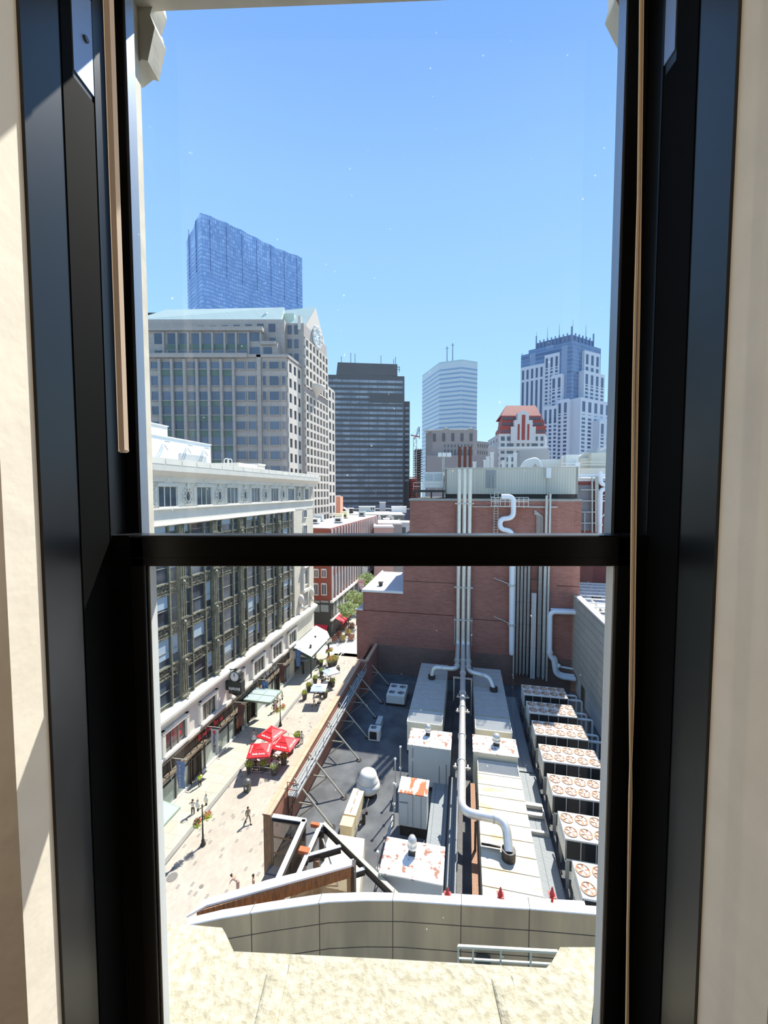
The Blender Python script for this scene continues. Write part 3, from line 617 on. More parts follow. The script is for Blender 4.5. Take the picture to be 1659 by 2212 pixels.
# steel dunnage under the pipe
dn = T('pipe_support_frame', 'dark steel beams and portal posts carrying the middle exhaust pipe', 'steel support', (0, 34, DZ))
P('beam', MB().box(-.25, .05, 19.5, 45.5, -23.4, -23.0), dark_steel, dn, True); P('beam', MB().box(.62, 1.05, 19.5, 31, -23.7, -23.2), rusty, dn, True)
P('beam', MB().box(-1.15, -1.0, 22, 46, -24.6, -24.4), dark_steel, dn, True)
P('portal', MB().bar((-1.1, 45.6, DZ), (-1.1, 45.6, -21.7), .15).bar((.9, 45.6, DZ), (.9, 45.6, -21.7), .15).bar((-1.2, 45.6, -21.65), (1.0, 45.6, -21.65), .16), galv, dn, True)
for v in (30.2, 38.2, 41): P('portal', MB().box(-.7, .6, v - .05, v + .05, -21.55, -21.42).bar((-.1, v, -23), (-.1, v, -21.5), .12).box(-.6, -.5, v - .2, v + .2, -21.5, -21.3).box(.35, .45, v - .2, v + .2, -21.5, -21.3), galv, dn, True)
P('portal', MB().box(1.2, 2.4, 24.6, 24.7, -22.4, -22.3).bar((.85, 25, DZ), (.85, 25, -21.3), .14), dark_steel, dn, True)
for v in (21.0, 27, 33): P('post', MB().box(-.2, .0, v - .1, v + .1, DZ, -23.4), dark_steel, dn, True)
gm = pattern('walk_grating', (168, 174, 174), (176, 182, 180), (112, 116, 118), .8, .09, .028, horizontal=True, offset=0)
for (u0, u1, v0, v1, z, l) in ((-2.5, -.35, 20.5, 34, -25.2, 'left of the pipe support beam'), (4.65, 6.35, 20.5, 36.0, -25.3, 'between cream duct and fan condensers'), (4.65, 6.35, 36.6, 50, -25.6, 'in the shade beside the far fan condensers')):
    t = T('grating_walkway', 'grey steel grating walkway ' + l, 'walkway', ((u0 + u1) / 2, (v0 + v1) / 2, DZ), group='roof grating walkways')
    P('grating', MB().box(u0, u1, v0, v1, z, z + .04), gm, t, True)
    P('stringer', MB().box(u0, u0 + .08, v0, v1, z - .15, z).box(u1 - .08, u1, v0, v1, z - .15, z), galv, t, True)
    b = MB()
    for k in range(5):
        v = v0 + .4 + k * (v1 - v0 - .8) / 4; b.box(u0 + .1, u0 + .2, v, v + .1, DZ, z).box(u1 - .2, u1 - .1, v, v + .1, DZ, z)
    P('leg', b, dark_steel, t, True)
sp = T('step_ramp', 'short pale metal steps on the grating walkway', 'steps', (5.5, 31.2, DZ)); P('tread', MB().box(4.7, 6.2, 31.8, 32.1, -25.2, -24.9).box(4.7, 6.2, 30.9, 31.2, -25.2, -24.95).box(4.7, 6.2, 29.4, 29.6, -25.25, -25.0), galv, sp, True)
P('stringer', MB().box(4.65, 4.72, 29.4, 32.1, -25.3, -25.0).box(6.2, 6.27, 29.4, 32.1, -25.3, -25.0), galv, sp, True)
# guide poles by the control cabinet
PL = ['nearest the rusty streaked cabinet', 'between the control cabinet and the dome', 'left of the tall white cabinet', 'left of the nearest white cabinet']
for (u, v, zt, l) in ((-5.2, 28.9, -22.6, PL[0]), (-5.35, 30.3, -21.6, PL[1]), (-5.3, 32.6, -22.1, PL[2]), (-5.4, 24.0, -23.6, PL[3])):
    t = T('roof_pole', 'thin galvanised roof pole ' + l, 'pole', (u, v, DZ), group='thin poles on the roof')
    P('shaft', MB().cyl(u, v, DZ, zt, .055, 8), galv, t, True); P('tip', MB().ball((u, v, zt), .11, 6), whm, t, True)
    P('clamp', MB().box(u - .09, u + .09, v - .09, v + .09, DZ + (zt - DZ) * .5, DZ + (zt - DZ) * .5 + .12), whm, t, True)
ld = T('roof_fence', 'low dark mesh rail along the roof edge left of the cabinets', 'fence', (-5.3, 26, DZ))
P('rail', MB().bar((-5.3, 23.6, DZ + 1.0), (-5.25, 29.5, DZ + 1.0), .06).bar((-5.3, 23.6, DZ + .5), (-5.25, 29.5, DZ + .5), .05), galv, ld, True)
P('post', MB().box(-5.33, -5.25, 25.3, 25.4, DZ, DZ + 1).box(-5.33, -5.25, 27, 27.1, DZ, DZ + 1), galv, ld, True)
# bank of fan condensers
ww = mat('condenser_white', (238, 232, 220), .5, var=.04, scale=2); rb = mat('rust_blade', (226, 206, 186), .5, col2=(196, 158, 128), scale=2, thresh=(.45, .6))
rim = mat('rusty_rim', (206, 164, 130), .6); coil = pattern('condenser_coil', (44, 46, 46), (38, 40, 40), (60, 62, 62), .06, .9, .006, offset=0)
W5, D5 = 4.62, 2.28
c0 = None
CL = ['farthest from the window', 'sixth from the window, behind the half shaded ones', 'fifth from the window, right end in sunlight', 'fourth from the window, all its fans sunlit', 'third from the window', 'second from the window', 'nearest the window, cut off by the parapet']
CL[1], CL[2] = 'second from the far end, only its right corner sunlit', 'third from the far end, its left corner in shade'
for v, l in zip((44.95, 41.25, 37.6, 33.88, 30.1, 26.32, 22.5), CL):
    lab = 'white ten fan condenser, ' + l
    if c0 is None:
        c0 = T('fan_condenser', lab, 'condenser', (6.6, v, DZ), group='row of ten fan condensers')
        P('top_panel', MB().bev(0, W5, 0, D5, 3.38, 3.5, .02), ww, c0)
        P('coil_panel', MB().box(.06, W5 - .06, .04, D5 - .04, 2.1, 3.38), coil, c0)
        P('divider', MB().box(0, .08, 0, .06, 2.05, 3.4).box(W5 - .08, W5, 0, .06, 2.05, 3.4).box(.92, .96, 0, .05, 2.1, 3.4).box(1.84, 1.88, 0, .05, 2.1, 3.4).box(2.76, 2.8, 0, .05, 2.1, 3.4).box(3.68, 3.72, 0, .05, 2.1, 3.4).box(0, W5, 0, .05, 2.02, 2.12), ww, c0)
        P('end_panel', MB().box(0, .06, 0, D5, 1.9, 3.4).box(W5 - .06, W5, 0, D5, 1.9, 3.4), ww, c0)
        P('end_slot', MB().box(-.03, 0, .3, 1.6, 2.9, 3.1), whm, c0)
        P('side_rail', MB().bar((-.15, .1, .9), (-.15, D5, 1.6), .08).bar((-.1, .2, .3), (-.1, D5 - .2, .3), .07), dark_steel, c0)
        P('seam', MB().box(0, W5, D5 / 2 - .01, D5 / 2 + .01, 3.5, 3.506), mat('seam_brown', (170, 130, 104), .6), c0)
        for x in (.1, W5 - .3):
            for y in (.1, D5 - .3): P('leg', MB().box(x, x + .2, y, y + .2, 0, 2.05), galv, c0)
        for i in range(5):
            for j in range(2): fan('fan', c0, .46 + i * .924, .58 + j * 1.12, 3.5, .42, rim, rb, 5)
        index(c0)
    else:
        ll = dup(c0, (6.6, v, DZ), 0, lab)
for i, v in enumerate((44.95, 41.25, 37.6, 33.88, 30.1)):
    for j, dv in enumerate((.5, 1.5)):
        place = ['farthest condenser', 'second farthest condenser', 'third farthest condenser', 'fourth farthest condenser', 'third nearest condenser'][i]
        t = T('refrigerant_pipe', 'grey elbow pipe at the right end of the %s, %s of two' % (place, ('nearer', 'farther')[j]), 'pipe', (11.6, v + dv, DZ), group='elbow pipes behind the condensers')
        P('pipe', MB().tube(bend([(11.2, v + dv, -22.9), (12.7 - .3 * j, v + dv, -22.9), (12.7 - .3 * j, v + dv, DZ + .1)], .25), .11, 10), mat('pale_insulation', (200, 206, 206), .6), t, True)
        P('joint', MB().tube([(11.8, v + dv, -22.9), (11.95, v + dv, -22.9)], .14, 10), MATS['pale_insulation'], t, True)
# siding screen on the right and the roof behind it
sid = pattern('siding_panel', (176, 172, 160), (168, 165, 154), (108, 106, 100), 7, .95, .03, offset=.3, var=.06, vs=.5)
t = T('siding_screen', 'grey horizontal panel screen wall on the right of the roof', 'screen wall', (14, 37, DZ))
P('panels', MB().box(13.8, 14.3, 18, 54, -23.0, -13.3), sid, t, True); P('coping', MB().box(13.7, 14.4, 18, 53, -13.3, -13.15), cop, t, True, label='white top edge')
P('post', MB().box(13.9, 14.2, 20, 20.3, DZ, -23).box(13.9, 14.2, 30, 30.3, DZ, -23).box(13.9, 14.2, 40, 40.3, DZ, -23).box(13.9, 14.2, 50, 50.3, DZ, -23), dark_steel, t, True)
P('outlet_box', MB().box(13.7, 13.8, 38.2, 38.5, -19.3, -18.9), dark_steel, t, True)
hr_ = T('side_roof', 'bright low roof beyond the grey screen wall', 'roof', (22, 50, -34)); hr_['kind'] = 'structure'; hr_.name = 'roof_side'
P('slab', MB().box(14.3, 40, 18, 66, -34, -14.3), mat('pale_roof', (226, 222, 214), .85, var=.06, scale=.6), hr_, True)
sf = T('roof_dunnage', 'grid of white steel dunnage frames over the bright right hand roof', 'steel frame', (20, 50, -14.3))
for k in range(13): P('cross_beam', MB().box(14.8, 24, 40.2 + k * 1.85, 40.35 + k * 1.85, -13.6, -13.45), whm, sf, True)
for u in (15.6, 18.2, 21): P('long_beam', MB().box(u, u + .12, 40, 64, -13.75, -13.6), whm, sf, True)
b = MB()
for k in range(0, 13, 2):
    for u in (15.6, 18.2, 21): b.box(u, u + .12, 40.2 + k * 1.85, 40.35 + k * 1.85, -14.3, -13.6)
P('leg', b, whm, sf, True)
for k in range(9):
    u = 15.3 + (k * 2.3) % 6; v = 44 + k * 2.0
    t = T('roof_box', 'small dark equipment box among the white roof frames, ' + ['nearest', 'second nearest', 'third nearest', 'fourth nearest', 'in the middle', 'fourth farthest', 'third farthest', 'second farthest', 'farthest'][k] + ' of nine', 'equipment box', (u, v, -14.3), group='dark boxes on the right hand roof')
    P('body', MB().box(-.5, .5, -.35, .35, .05, .5), mat('dark_box', (92, 90, 86), .7), t); P('lid', MB().box(-.55, .55, -.4, .4, .5, .56), galv, t)

# ---------------------------------------------------------------- brick tower behind the roof
bt = T('brick_tower', 'large red brick building rising behind the plant roof', 'building', (0, 60, -34))
P('wall', MB().box(-8.43, 14.46, 54, 74, -34, -6).box(-7.56, 14.46, 54, 74, -6, -1.25), BR, bt, True)
P('wall', MB().box(-14.28, -8.43, 54, 68, -34, -14.3).box(-15.2, -14.28, 54, 66, -34, -17.0), BR, bt, True)
P('base_band', MB().box(-12.1, 13.75, 53.93, 54, -26, -21.9), pattern('grey_brick', (122, 96, 86), (110, 88, 78), (134, 112, 102), .62, .2, .02, var=.08, vs=.4), bt, True, label='greyer brick at the base')
P('coping', MB().box(-7.66, 14.56, 53.9, 74, -1.25, -1.0), mat('grey_coping', (150, 150, 144), .7), bt, True)
P('coping', MB().box(-14.4, -8.43, 53.85, 54.15, -14.3, -14.0).box(-15.35, -14.28, 53.85, 54.1, -17.0, -16.8).box(-14.4, -14.2, 54, 68, -14.3, -14), whm, bt, True)
P('low_roof', MB().box(-14.2, -8.43, 54.15, 68, -14.32, -14.22).box(-15.2, -14.28, 54.1, 66, -17.0, -16.95), mat('pale_roof2', (206, 206, 206), .9), bt, True)
P('roof', MB().box(-7.3, 14.2, 54.3, 73.8, -1.0, -.95), mat('dark_roof', (70, 72, 66), .9, col2=(150, 150, 140), scale=.5, thresh=(.5, .7)), bt, True)
jm = mat('joint_dark', (86, 52, 44), .9)
for a, b2, z in ((-8.4, -1.4, -12.5), (-14.2, -1.4, -17.0), (1.2, 5.2, -17.3), (-8.4, -1.3, -6.6), (11.7, 14.4, -12.2), (1.2, 5, -6.5)): P('joint', MB().box(a, b2, 53.97, 54, z - .04, z + .04), jm, bt, True)
rv = T('roof_vent', 'small dark vent on the low roof of the brick building', 'roof vent', (-12.4, 57.5, -14.22)); P('pipe', MB().box(-.25, .25, -.25, .25, 0, .5), dark_steel, rv); P('cap', MB().box(-.35, .35, -.35, .35, .5, .6), dark_steel, rv)
corr = pattern('corrugated_grey', (208, 202, 186), (202, 196, 180), (180, 174, 160), .35, 9, .03, offset=0)
pn = T('penthouse_screen', 'long pale grey corrugated equipment screen on top of the brick building', 'equipment screen', (6, 58, -1))
P('screen', MB().box(-2.95, 15.0, 58, 58.3, -.35, 3.3).box(-2.95, -2.65, 58, 70, -.35, 3.3).box(14.7, 15, 58, 70, -.35, 3.3), corr, pn, True)
P('frame', MB().box(-2.9, 15.0, 58.3, 58.5, -1.2, -.35), dark_steel, pn, True); P('top_edge', MB().box(-3.0, 15.1, 57.9, 58.4, 3.3, 3.42), galv, pn, True)
P('door', MB().box(2.8, 4.15, 57.92, 58.0, .55, 3.05), mat('door_grey', (150, 152, 150), .6), pn, True)
def ladder(par, u, v, z0, z1, w=.5, m=None):
    b = MB().bar((u - w / 2, v, z0), (u - w / 2, v, z1), .07).bar((u + w / 2, v, z0), (u + w / 2, v, z1), .07)
    z = z0 + .2
    while z < z1: b.bar((u - w / 2, v, z), (u + w / 2, v, z), .05); z += .35
    P('ladder', b, m or galv, par, True)
ladder(pn, 3.75, 57.8, -.9, 2.3)
ct = T('cooling_unit', 'white cooling unit behind a handrail left of the grey equipment screen', 'cooling unit', (-4.4, 60, -1))
P('cabinet', MB().box(-6.0, -3.2, 59, 61, .55, 2.9), steelw, ct, True); P('panel_line', MB().box(-5.95, -4.75, 58.95, 59, 1.6, 2.7).box(-4.6, -3.4, 58.95, 59, 1.6, 2.7), greym, ct, True)
P('platform', MB().box(-7.6, -3.0, 57.5, 61.5, -.1, .25), dark_steel, ct, True); P('leg', MB().box(-7.4, -7.2, 57.7, 57.9, -1, -.1).box(-5, -4.8, 57.7, 57.9, -1, -.1).box(-3.3, -3.1, 57.7, 57.9, -1, -.1), dark_steel, ct, True)
b = MB()
for z in (.75, 1.3): b.tube([(-7.5, 57.5, z), (-3, 57.5, z)], .035, 6)
for k in range(5): b.tube([(-7.5 + k * 1.12, 57.5, .2), (-7.5 + k * 1.12, 57.5, 1.3)], .035, 6)
P('hand_rail', b, galv, ct, True)
pf = T('access_platform', 'caged access platform with ladder on the brick wall beside the white pipe', 'platform', (5, 53.5, -2))
b = MB()
for z in (-1.9, -1.3, -.75):
    b.bar((3.3, 53.1, z), (7.9, 53.1, z), .06).bar((3.3, 53.1, z), (3.3, 54, z), .05)
for k in range(9): b.bar((3.3 + k * .575, 53.1, -1.9), (3.3 + k * .575, 53.1, -.75), .05)
P('rail_cage', b, whm, pf, True); P('deck', MB().box(3.25, 8, 53.05, 54, -2.0, -1.9).box(-1, 3.3, 53.6, 53.8, -2.05, -1.95).box(8, 11.5, 53.6, 53.8, -2.05, -1.9), galv, pf, True); ladder(pf, 3.95, 53.6, -8, 0, .5)
white_pipe = mat('white_insulation', (232, 234, 236), .45)
def vp(xs, v=53.25): return [tuple(sV(x, y, v)) for x, y in xs]
t = T('white_pipe', 'large white insulated pipe with an S bend beside the conduit rack', 'pipe', (5.6, 53.5, DZ), group='white insulated pipes on the brick wall')
P('pipe', MB().tube(bend(vp([(1083, 1073), (1109, 1073), (1109, 1119), (1080, 1121), (1080, 1143), (1106, 1147), (1105, 1410)]), .95, 8), .33, 14), white_pipe, t, True)
P('end_cap', MB().ball(tuple(sV(1105, 1411, 53.25)), .33, 8), white_pipe, t, True)
for y in (1264, 1349):
    p = sV(1105, y, 53.25); P('bracket', MB().tube([(p.x, p.y, p.z - .1), (p.x, p.y, p.z + .1)], .5, 10).bar((p.x - 2.2, 54, p.z + .7), (p.x, 53.4, p.z), .09), galv, t, True)
t = T('white_pipe', 'white pipe running left from the grey screen wall then down to twin elbows', 'pipe', (11, 53.5, DZ), group='white insulated pipes on the brick wall')
P('pipe', MB().tube(bend(vp([(1246, 1323), (1188.5, 1321), (1187.5, 1416), (1196, 1426), (1200, 1455), (1213, 1463), (1243, 1467)]), .7, 7), .30, 12), white_pipe, t, True)
P('pipe', MB().tube(bend(vp([(1186, 1418), (1199, 1420), (1203, 1452), (1216, 1458), (1240, 1461)], 53.6), .6, 7), .28, 12), white_pipe, t, True)
P('pipe', MB().tube(bend([tuple(sV(1189, 1316, 53.8)), tuple(sV(1242, 1318, 53.8))], .1), .16, 10), white_pipe, t, True)
P('collar', MB().tube([tuple(sV(1187.5, 1406, 53.25)), tuple(sV(1187.5, 1412, 53.25))], .4, 12), whm, t, True)
t = T('small_white_pipe', 'thin white pipe with valve below the white elbows', 'pipe', (13, 53.5, DZ)); P('pipe', MB().tube(vp([(1205, 1439), (1237, 1445)], 53.5), .12, 8), white_pipe, t, True); P('valve', MB().ball(tuple(sV(1207, 1438, 53.3)), .28, 6), whm, t, True)
cr = T('conduit_rack', 'tall rack of many thin grey vertical conduits on the brick wall', 'conduit rack', (8.2, 53.5, DZ))
zb = sV(1150, 1465, 53.4).z; ztp = sV(1150, 1160, 53.4).z
def vx(px, y=1350, v=53.4): return sV(px, y, v).x
for k in range(13):
    u = vx(1114 + k * 2.55); P('conduit', MB().cyl(u, 53.45, zb + (.25 * (k % 3)), ztp, .055, 6), galv if k % 3 else dark_steel, cr, True)
for k in range(4): P('conduit', MB().cyl(vx(1148 + k * 2.7), 53.3, zb, sV(1150, 1281, 53.3).z, .06, 6), whm, cr, True, label='pale conduit')
for k in range(9): P('conduit', MB().cyl(vx(1160 + k * 2.6), 53.45, zb + .2 * (k % 2), -1.2 if k in (7, 8) else ztp, .055, 6), galv if k % 4 else dark_steel, cr, True)
P('column', MB().box(vx(1176, 1200), vx(1180, 1200), 53.3, 53.6, zb, -.5), galv, cr, True); P('column', MB().box(vx(1184, 1200), vx(1188, 1200), 53.3, 53.6, zb - .2, -.3), galv, cr, True); P('column', MB().box(vx(1110, 1300), vx(1113, 1300), 53.3, 53.6, zb - .3, ztp), galv, cr, True)
for y in (1252, 1302, 1350, 1400, 1440): 
    z = sV(1150, y, 53.5).z; P('strut_bar', MB().box(vx(1112), vx(1187), 53.5, 53.6, z - .05, z + .05), dark_steel, cr, True)
cr2 = T('conduit_cluster', 'short cluster of grey conduits bending off the upper brick wall', 'conduit', (8.2, 53.7, -8))
for k in range(5):
    x = 1160 + k * 3; P('conduit', MB().tube(bend(vp([(1154, 1103 + k * 2), (x, 1105 + k * 2), (x, 1158)], 53.7), .4), .05, 6), galv, cr2, True)
# narrow brick wing right of the tower with its own pipes
b3 = T('brick_wing', 'dark red brick wing at the right edge with scaffold tubes and a white S pipe', 'building', (22, 68, -34))
b3w = T('wing_pipework', 'steel tube scaffold and conduits on the right hand brick wing', 'scaffold', (20, 65, -14))
P('wall', MB().box(14.6, 34, 66, 78, -34, 1.6), pattern('dark_brick', (140, 74, 66), (128, 66, 60), (120, 84, 76), .62, .2, .02, var=.08), b3, True)
P('coping', MB().box(14.6, 34, 65.8, 66.2, 2.2, 2.7), white_pipe, b3, True); P('panel', MB().box(16.9, 19.3, 65.9, 66, -6, 1.0), mat('grey_panel', (128, 126, 130), .7), b3, True)
P('roof_slab', MB().box(14.6, 34, 66, 78, 1.6, 1.9), mat('pale_roof2', (206, 206, 206), .9), b3, True)
def w3(x, y, v=65.4): return tuple(sV(x, y, v))
for x in (1263, 1279, 1287, 1291): P('upright', MB().tube([w3(x, 1150), w3(x, 1030 if x > 1270 else 1108)], .14 if x > 1276 else .08, 6), galv, b3w, True)
for y in (1033, 1058, 1082, 1106, 1130): P('ledger', MB().tube([w3(1254, y), w3(1288 if y > 1040 else 1323, y)], .09, 6), galv, b3w, True)
P('catwalk_rail', MB().bar(w3(1300, 1070), w3(1323, 1070), .1).bar(w3(1300, 1076), w3(1323, 1076), .08).bar(w3(1309, 1070), w3(1309, 1080), .08).bar(w3(1295, 1082), w3(1323, 1082), .2), whm, b3w, True)
t = T('white_pipe', 'white S bent pipe on the dark brick wing at the right edge', 'pipe', (20, 65, -14), group='white insulated pipes on the brick wall')
P('pipe', MB().tube(bend([w3(1296, 1018), w3(1298, 1047), w3(1318, 1047), w3(1318, 1056), w3(1297, 1057), w3(1295, 1152)], .7, 7), .34, 12), white_pipe, t, True)
P('collar', MB().tube([w3(1295, 1132), w3(1295, 1135)], .45, 10).bar(w3(1299, 1118), w3(1323, 1092), .12), whm, t, True)
# ---------------------------------------------------------------- street (street frame)
GZ = -34.0
def pavers():
    m = mat('street_pavers', (214, 202, 188), .85); n = m.node_tree; b = n.nodes['Principled BSDF']
    t = n.nodes.new('ShaderNodeTexCoord'); mp = n.nodes.new('ShaderNodeMapping'); mp.inputs['Rotation'].default_value = (0, 0, 1.57)
    n.links.new(t.outputs['Object'], mp.inputs[0])
    br = n.nodes.new('ShaderNodeTexBrick'); br.inputs['Scale'].default_value = 1; br.inputs['Brick Width'].default_value = .44; br.inputs['Row Height'].default_value = .27; br.inputs['Mortar Size'].default_value = .012
    br.inputs['Color1'].default_value = (0, 0, 0, 1); br.inputs['Color2'].default_value = (1, 1, 1, 1); br.inputs['Mortar'].default_value = (.3, .3, .3, 1)
    n.links.new(mp.outputs[0], br.inputs['Vector'])
    r = n.nodes.new('ShaderNodeValToRGB'); n.links.new(br.outputs[0], r.inputs[0]); e = r.color_ramp.elements
    e[0].position = 0; e[0].color = s2l((172, 163, 149)) + (1,); e[1].position = .94; e[1].color = s2l((182, 172, 158)) + (1,)
    k = e.new(.955); k.color = s2l((146, 139, 130)) + (1,)
    nz = n.nodes.new('ShaderNodeTexNoise'); nz.inputs['Scale'].default_value = .35; n.links.new(t.outputs['Object'], nz.inputs['Vector'])
    mr = n.nodes.new('ShaderNodeMapRange'); mr.inputs[1].default_value = .3; mr.inputs[2].default_value = .7; mr.inputs[3].default_value = .92; mr.inputs[4].default_value = 1.06
    n.links.new(nz.outputs[0], mr.inputs[0]); vm = n.nodes.new('ShaderNodeVectorMath'); vm.operation = 'SCALE'; n.links.new(r.outputs[0], vm.inputs[0]); n.links.new(mr.outputs[0], vm.inputs['Scale'])
    n.links.new(vm.outputs[0], b.inputs['Base Color']); return m
def setting(name, mb, m):
    o = SOLO(name, mb, m, None, None, kind='structure'); return o
setting('street_paving', MB().box(-26.6, -13.4, 8, 78, GZ - .3, GZ), pavers())
slabs = pattern('sidewalk_slabs', (188, 182, 166), (178, 172, 156), (150, 144, 130), 1.9, 1.4, .02, horizontal=True, var=.05, vs=.4)
setting('sidewalk', MB().box(-31.2, -26.75, 8, 76.5, GZ - .3, GZ + .15), slabs)
setting('kerb', MB().box(-26.8, -26.4, 8, 76.5, GZ - .3, GZ + .16), mat('shaded_granite_kerb', (140, 138, 132), .8, var=.05, scale=3))  # granite darkened and strip widened for its shaded street face
asph = mat('pale_asphalt', (190, 188, 180), .9, var=.04, scale=.4)
setting('roadway', MB().box(-60, -11, 78, 170, GZ - .3, GZ).box(-31, -11, 76.5, 78, GZ - .3, GZ), asph)
setting('ground', MB().box(-900, 900, -60, 1500, GZ - 1.5, GZ - .35), mat('city_ground', (150, 148, 144), .9, var=.1, scale=.02))
setting('sidewalk_far', MB().box(-30.4, -24.5, 86, 150, GZ, GZ + .15), slabs)
cw = mat('road_paint', (232, 232, 226), .7)
b = MB()
for k in range(7): b.box(-29.2 + k * .0, -25.6, 77.4 + k * 1.05, 77.85 + k * 1.05, GZ, GZ + .01)
cwk = SOLO('crosswalk_marking', b, cw, None, None, kind='structure')
setting('street_marking', MB().box(-25.2, -25.0, 74, 86, GZ, GZ + .012).box(-31, -30.8, 77, 86, GZ, GZ + .012).box(-30, -14, 86.0, 86.15, GZ, GZ + .012).box(-21, -14, 80, 80.1, GZ, GZ + .012), cw)
for (p, l) in (((528, 748 + 1000), ''),): pass
for (px, py, l, r_) in ((372, 1895, 'round manhole cover beside the kerb near the window jamb', .45), (740, 1412, 'dark manhole cover at the street crossing', .4), (435, 1915, 'small round cover in the nearest street pavers', .18)):
    q = sZ(px, py, GZ); mh = MB().cyl(0, 0, 0, .02, r_, 20); 
    for a in range(6): mh.cyl(r_ * .6 * math.cos(a), r_ * .6 * math.sin(a), .02, .03, r_ * .12, 6)
    mh.v = [(a + q.x, b + q.y, c + GZ) for a, b, c in mh.v]
    SOLO('manhole_cover', mh, mat('cast_iron', (120, 116, 110), .7), l, 'manhole cover', (q.x, q.y, GZ))

# ---------------------------------------------------------------- department store on the left
lime = mat('limestone', (224, 218, 204), .8, var=.04, scale=.8)
limb = pattern('limestone_blocks', (216, 208, 190), (208, 200, 182), (178, 170, 152), 1.4, .55, .015, var=.04)
gmetal = mat('green_bronze', (126, 124, 106), .55, metal=.2, var=.2, scale=2.5, bump=.4)
gmet2 = mat('bronze_relief', (136, 132, 114), .5, metal=.2, col2=(66, 66, 56), scale=5, thresh=(.45, .55), bump=.8)
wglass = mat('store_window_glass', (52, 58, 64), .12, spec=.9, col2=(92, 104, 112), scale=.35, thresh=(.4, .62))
blind = mat('window_blind', (168, 186, 196), .6)
UF = -30.7
sb = T('department_store', 'ornate pale department store with dark bronze window bays along the street', 'building', (-36, 52, GZ))
P('wall', MB().box(-52, UF - .45, 24, 76.0, GZ, 2.9).box(UF - .5, UF, 66.9, 76.2, -28.1, 2.0), limb, sb, True)
P('wall_band', MB().box(UF - .5, UF, 24, 66.9, -27.9, -24.7).box(UF - .5, UF + .05, 24, 76.2, -3.35, -1.8).box(UF - .5, UF, 24, 76.2, -1.8, 1.1), lime, sb, True)
led = [(UF - .5, -24.9), (UF + .15, -24.75), (UF + .2, -24.4), (UF + .55, -24.2), (UF + .75, -23.75), (UF + .75, -23.45), (UF + .1, -23.2), (UF - .5, -23.15)]
P('ledge', MB().extr(led, 24, 76.4, 'y'), lime, sb, True, label='deep pale ledge')
P('string_course', MB().extr([(UF - .3, -28.25), (UF + .35, -28.1), (UF + .3, -27.75), (UF - .3, -27.6)], 24, 64, 'y'), lime, sb, True)
P('string_course', MB().extr([(UF - .3, -1.95), (UF + .35, -1.85), (UF + .35, -1.7), (UF - .3, -1.6)], 24, 76.4, 'y').extr([(UF - .3, -3.7), (UF + .3, -3.5), (UF + .25, -3.3), (UF - .3, -3.2)], 24, 67, 'y'), lime, sb, True)
corn = [(UF - .5, .9), (UF + .2, 1.0), (UF + .3, 1.5), (UF + .9, 1.9), (UF + 1.2, 2.1), (UF + 1.25, 2.75), (UF + 1.0, 3.0), (UF - .5, 3.1)]
P('cornice', MB().extr(corn, 24, 77.2, 'y'), lime, sb, True, label='pale projecting cornice')
b = MB()
for k in range(22): b.box(UF + .95, UF + 1.27, 25 + k * 2.35, 27.2 + k * 2.35, 2.75, 3.35)
P('parapet_blocks', b, lime, sb, True)
# attic windows and oval ornaments
def window(par, v0, v1, z0, z1, u=UF, gl=None, mull=1, frame=None, sill=True):
    g = P('window', MB().box(u - .02, u + .03, v0, v1, z0, z1), gl or wglass, par, True)
    f = MB().box(u, u + .12, v0 - .08, v0, z0, z1).box(u, u + .12, v1, v1 + .08, z0, z1).box(u, u + .12, v0, v1, z1, z1 + .1).box(u, u + (.22 if sill else .1), v0 - .1, v1 + .1, z0 - .12, z0)
    for k in range(mull): t = v0 + (v1 - v0) * (k + 1) / (mull + 1); f.box(u + .02, u + .08, t - .05, t + .05, z0, z1)
    P('window_frame', f, frame or lime, g)
    fo = g.children[0]; fo.data = f.mesh('window_frame', frame or lime, tuple(sb['_base']) if par == sb else tuple(par['_base']))
    return g
for v0, v1 in ((34.6, 37.1), (40.45, 43.0), (46.4, 48.8), (52.4, 54.7), (58.3, 60.7), (64.5, 66.9), (71.9, 73.6)):
    g = window(sb, v0, v1, -1.55, .5, UF + .02, mull=2)
    c = (v0 + v1) / 2
    hd = MB().box(UF, UF + .35, v0 - .35, v1 + .35, .55, .72).box(UF, UF + .22, v0 - .1, v1 + .1, .72, .95).box(UF, UF + .3, c - .5, c + .5, .95, 1.15)
    hd.ball((UF + .2, c, 1.3), .28, 6); hd.box(UF, UF + .16, v0 - .5, v0 - .15, -1.6, .55).box(UF, UF + .16, v1 + .15, v1 + .5, -1.6, .55)
    P('window_head', hd, lime, sb, True)
for c in (33.6, 38.95, 44.75, 50.65, 56.5, 62.6, 69.3):
    o = MB()
    for k in range(20):
        a = 2 * math.pi * k / 20; a2 = 2 * math.pi * (k + 1) / 20
        o.bar((UF + .12, c + .42 * math.cos(a), -.5 + .62 * math.sin(a)), (UF + .12, c + .42 * math.cos(a2), -.5 + .62 * math.sin(a2)), .13, .13, up=(1, 0, 0))
    for k in range(16):
        a = 2 * math.pi * k / 16; rr = .78 + .12 * (k % 2); o.ball((UF + .1, c + rr * .85 * math.cos(a), -.5 + rr * 1.12 * math.sin(a)), .16, 4)
    for k in range(3): o.ball((UF + .15, c, .55 + k * .2), .2 - .04 * k, 4)
    ov = P('oval_ornament', o, lime, sb, True)
    gl = MB(); ring = [(UF + .04, c + .38 * math.cos(2 * math.pi * k / 16), -.5 + .58 * math.sin(2 * math.pi * k / 16)) for k in range(16)]; gl.slab(ring, .02)
    g = P('oval_pane', gl, wglass, ov); g.data = gl.mesh('oval_pane', wglass, tuple(sb['_base']))
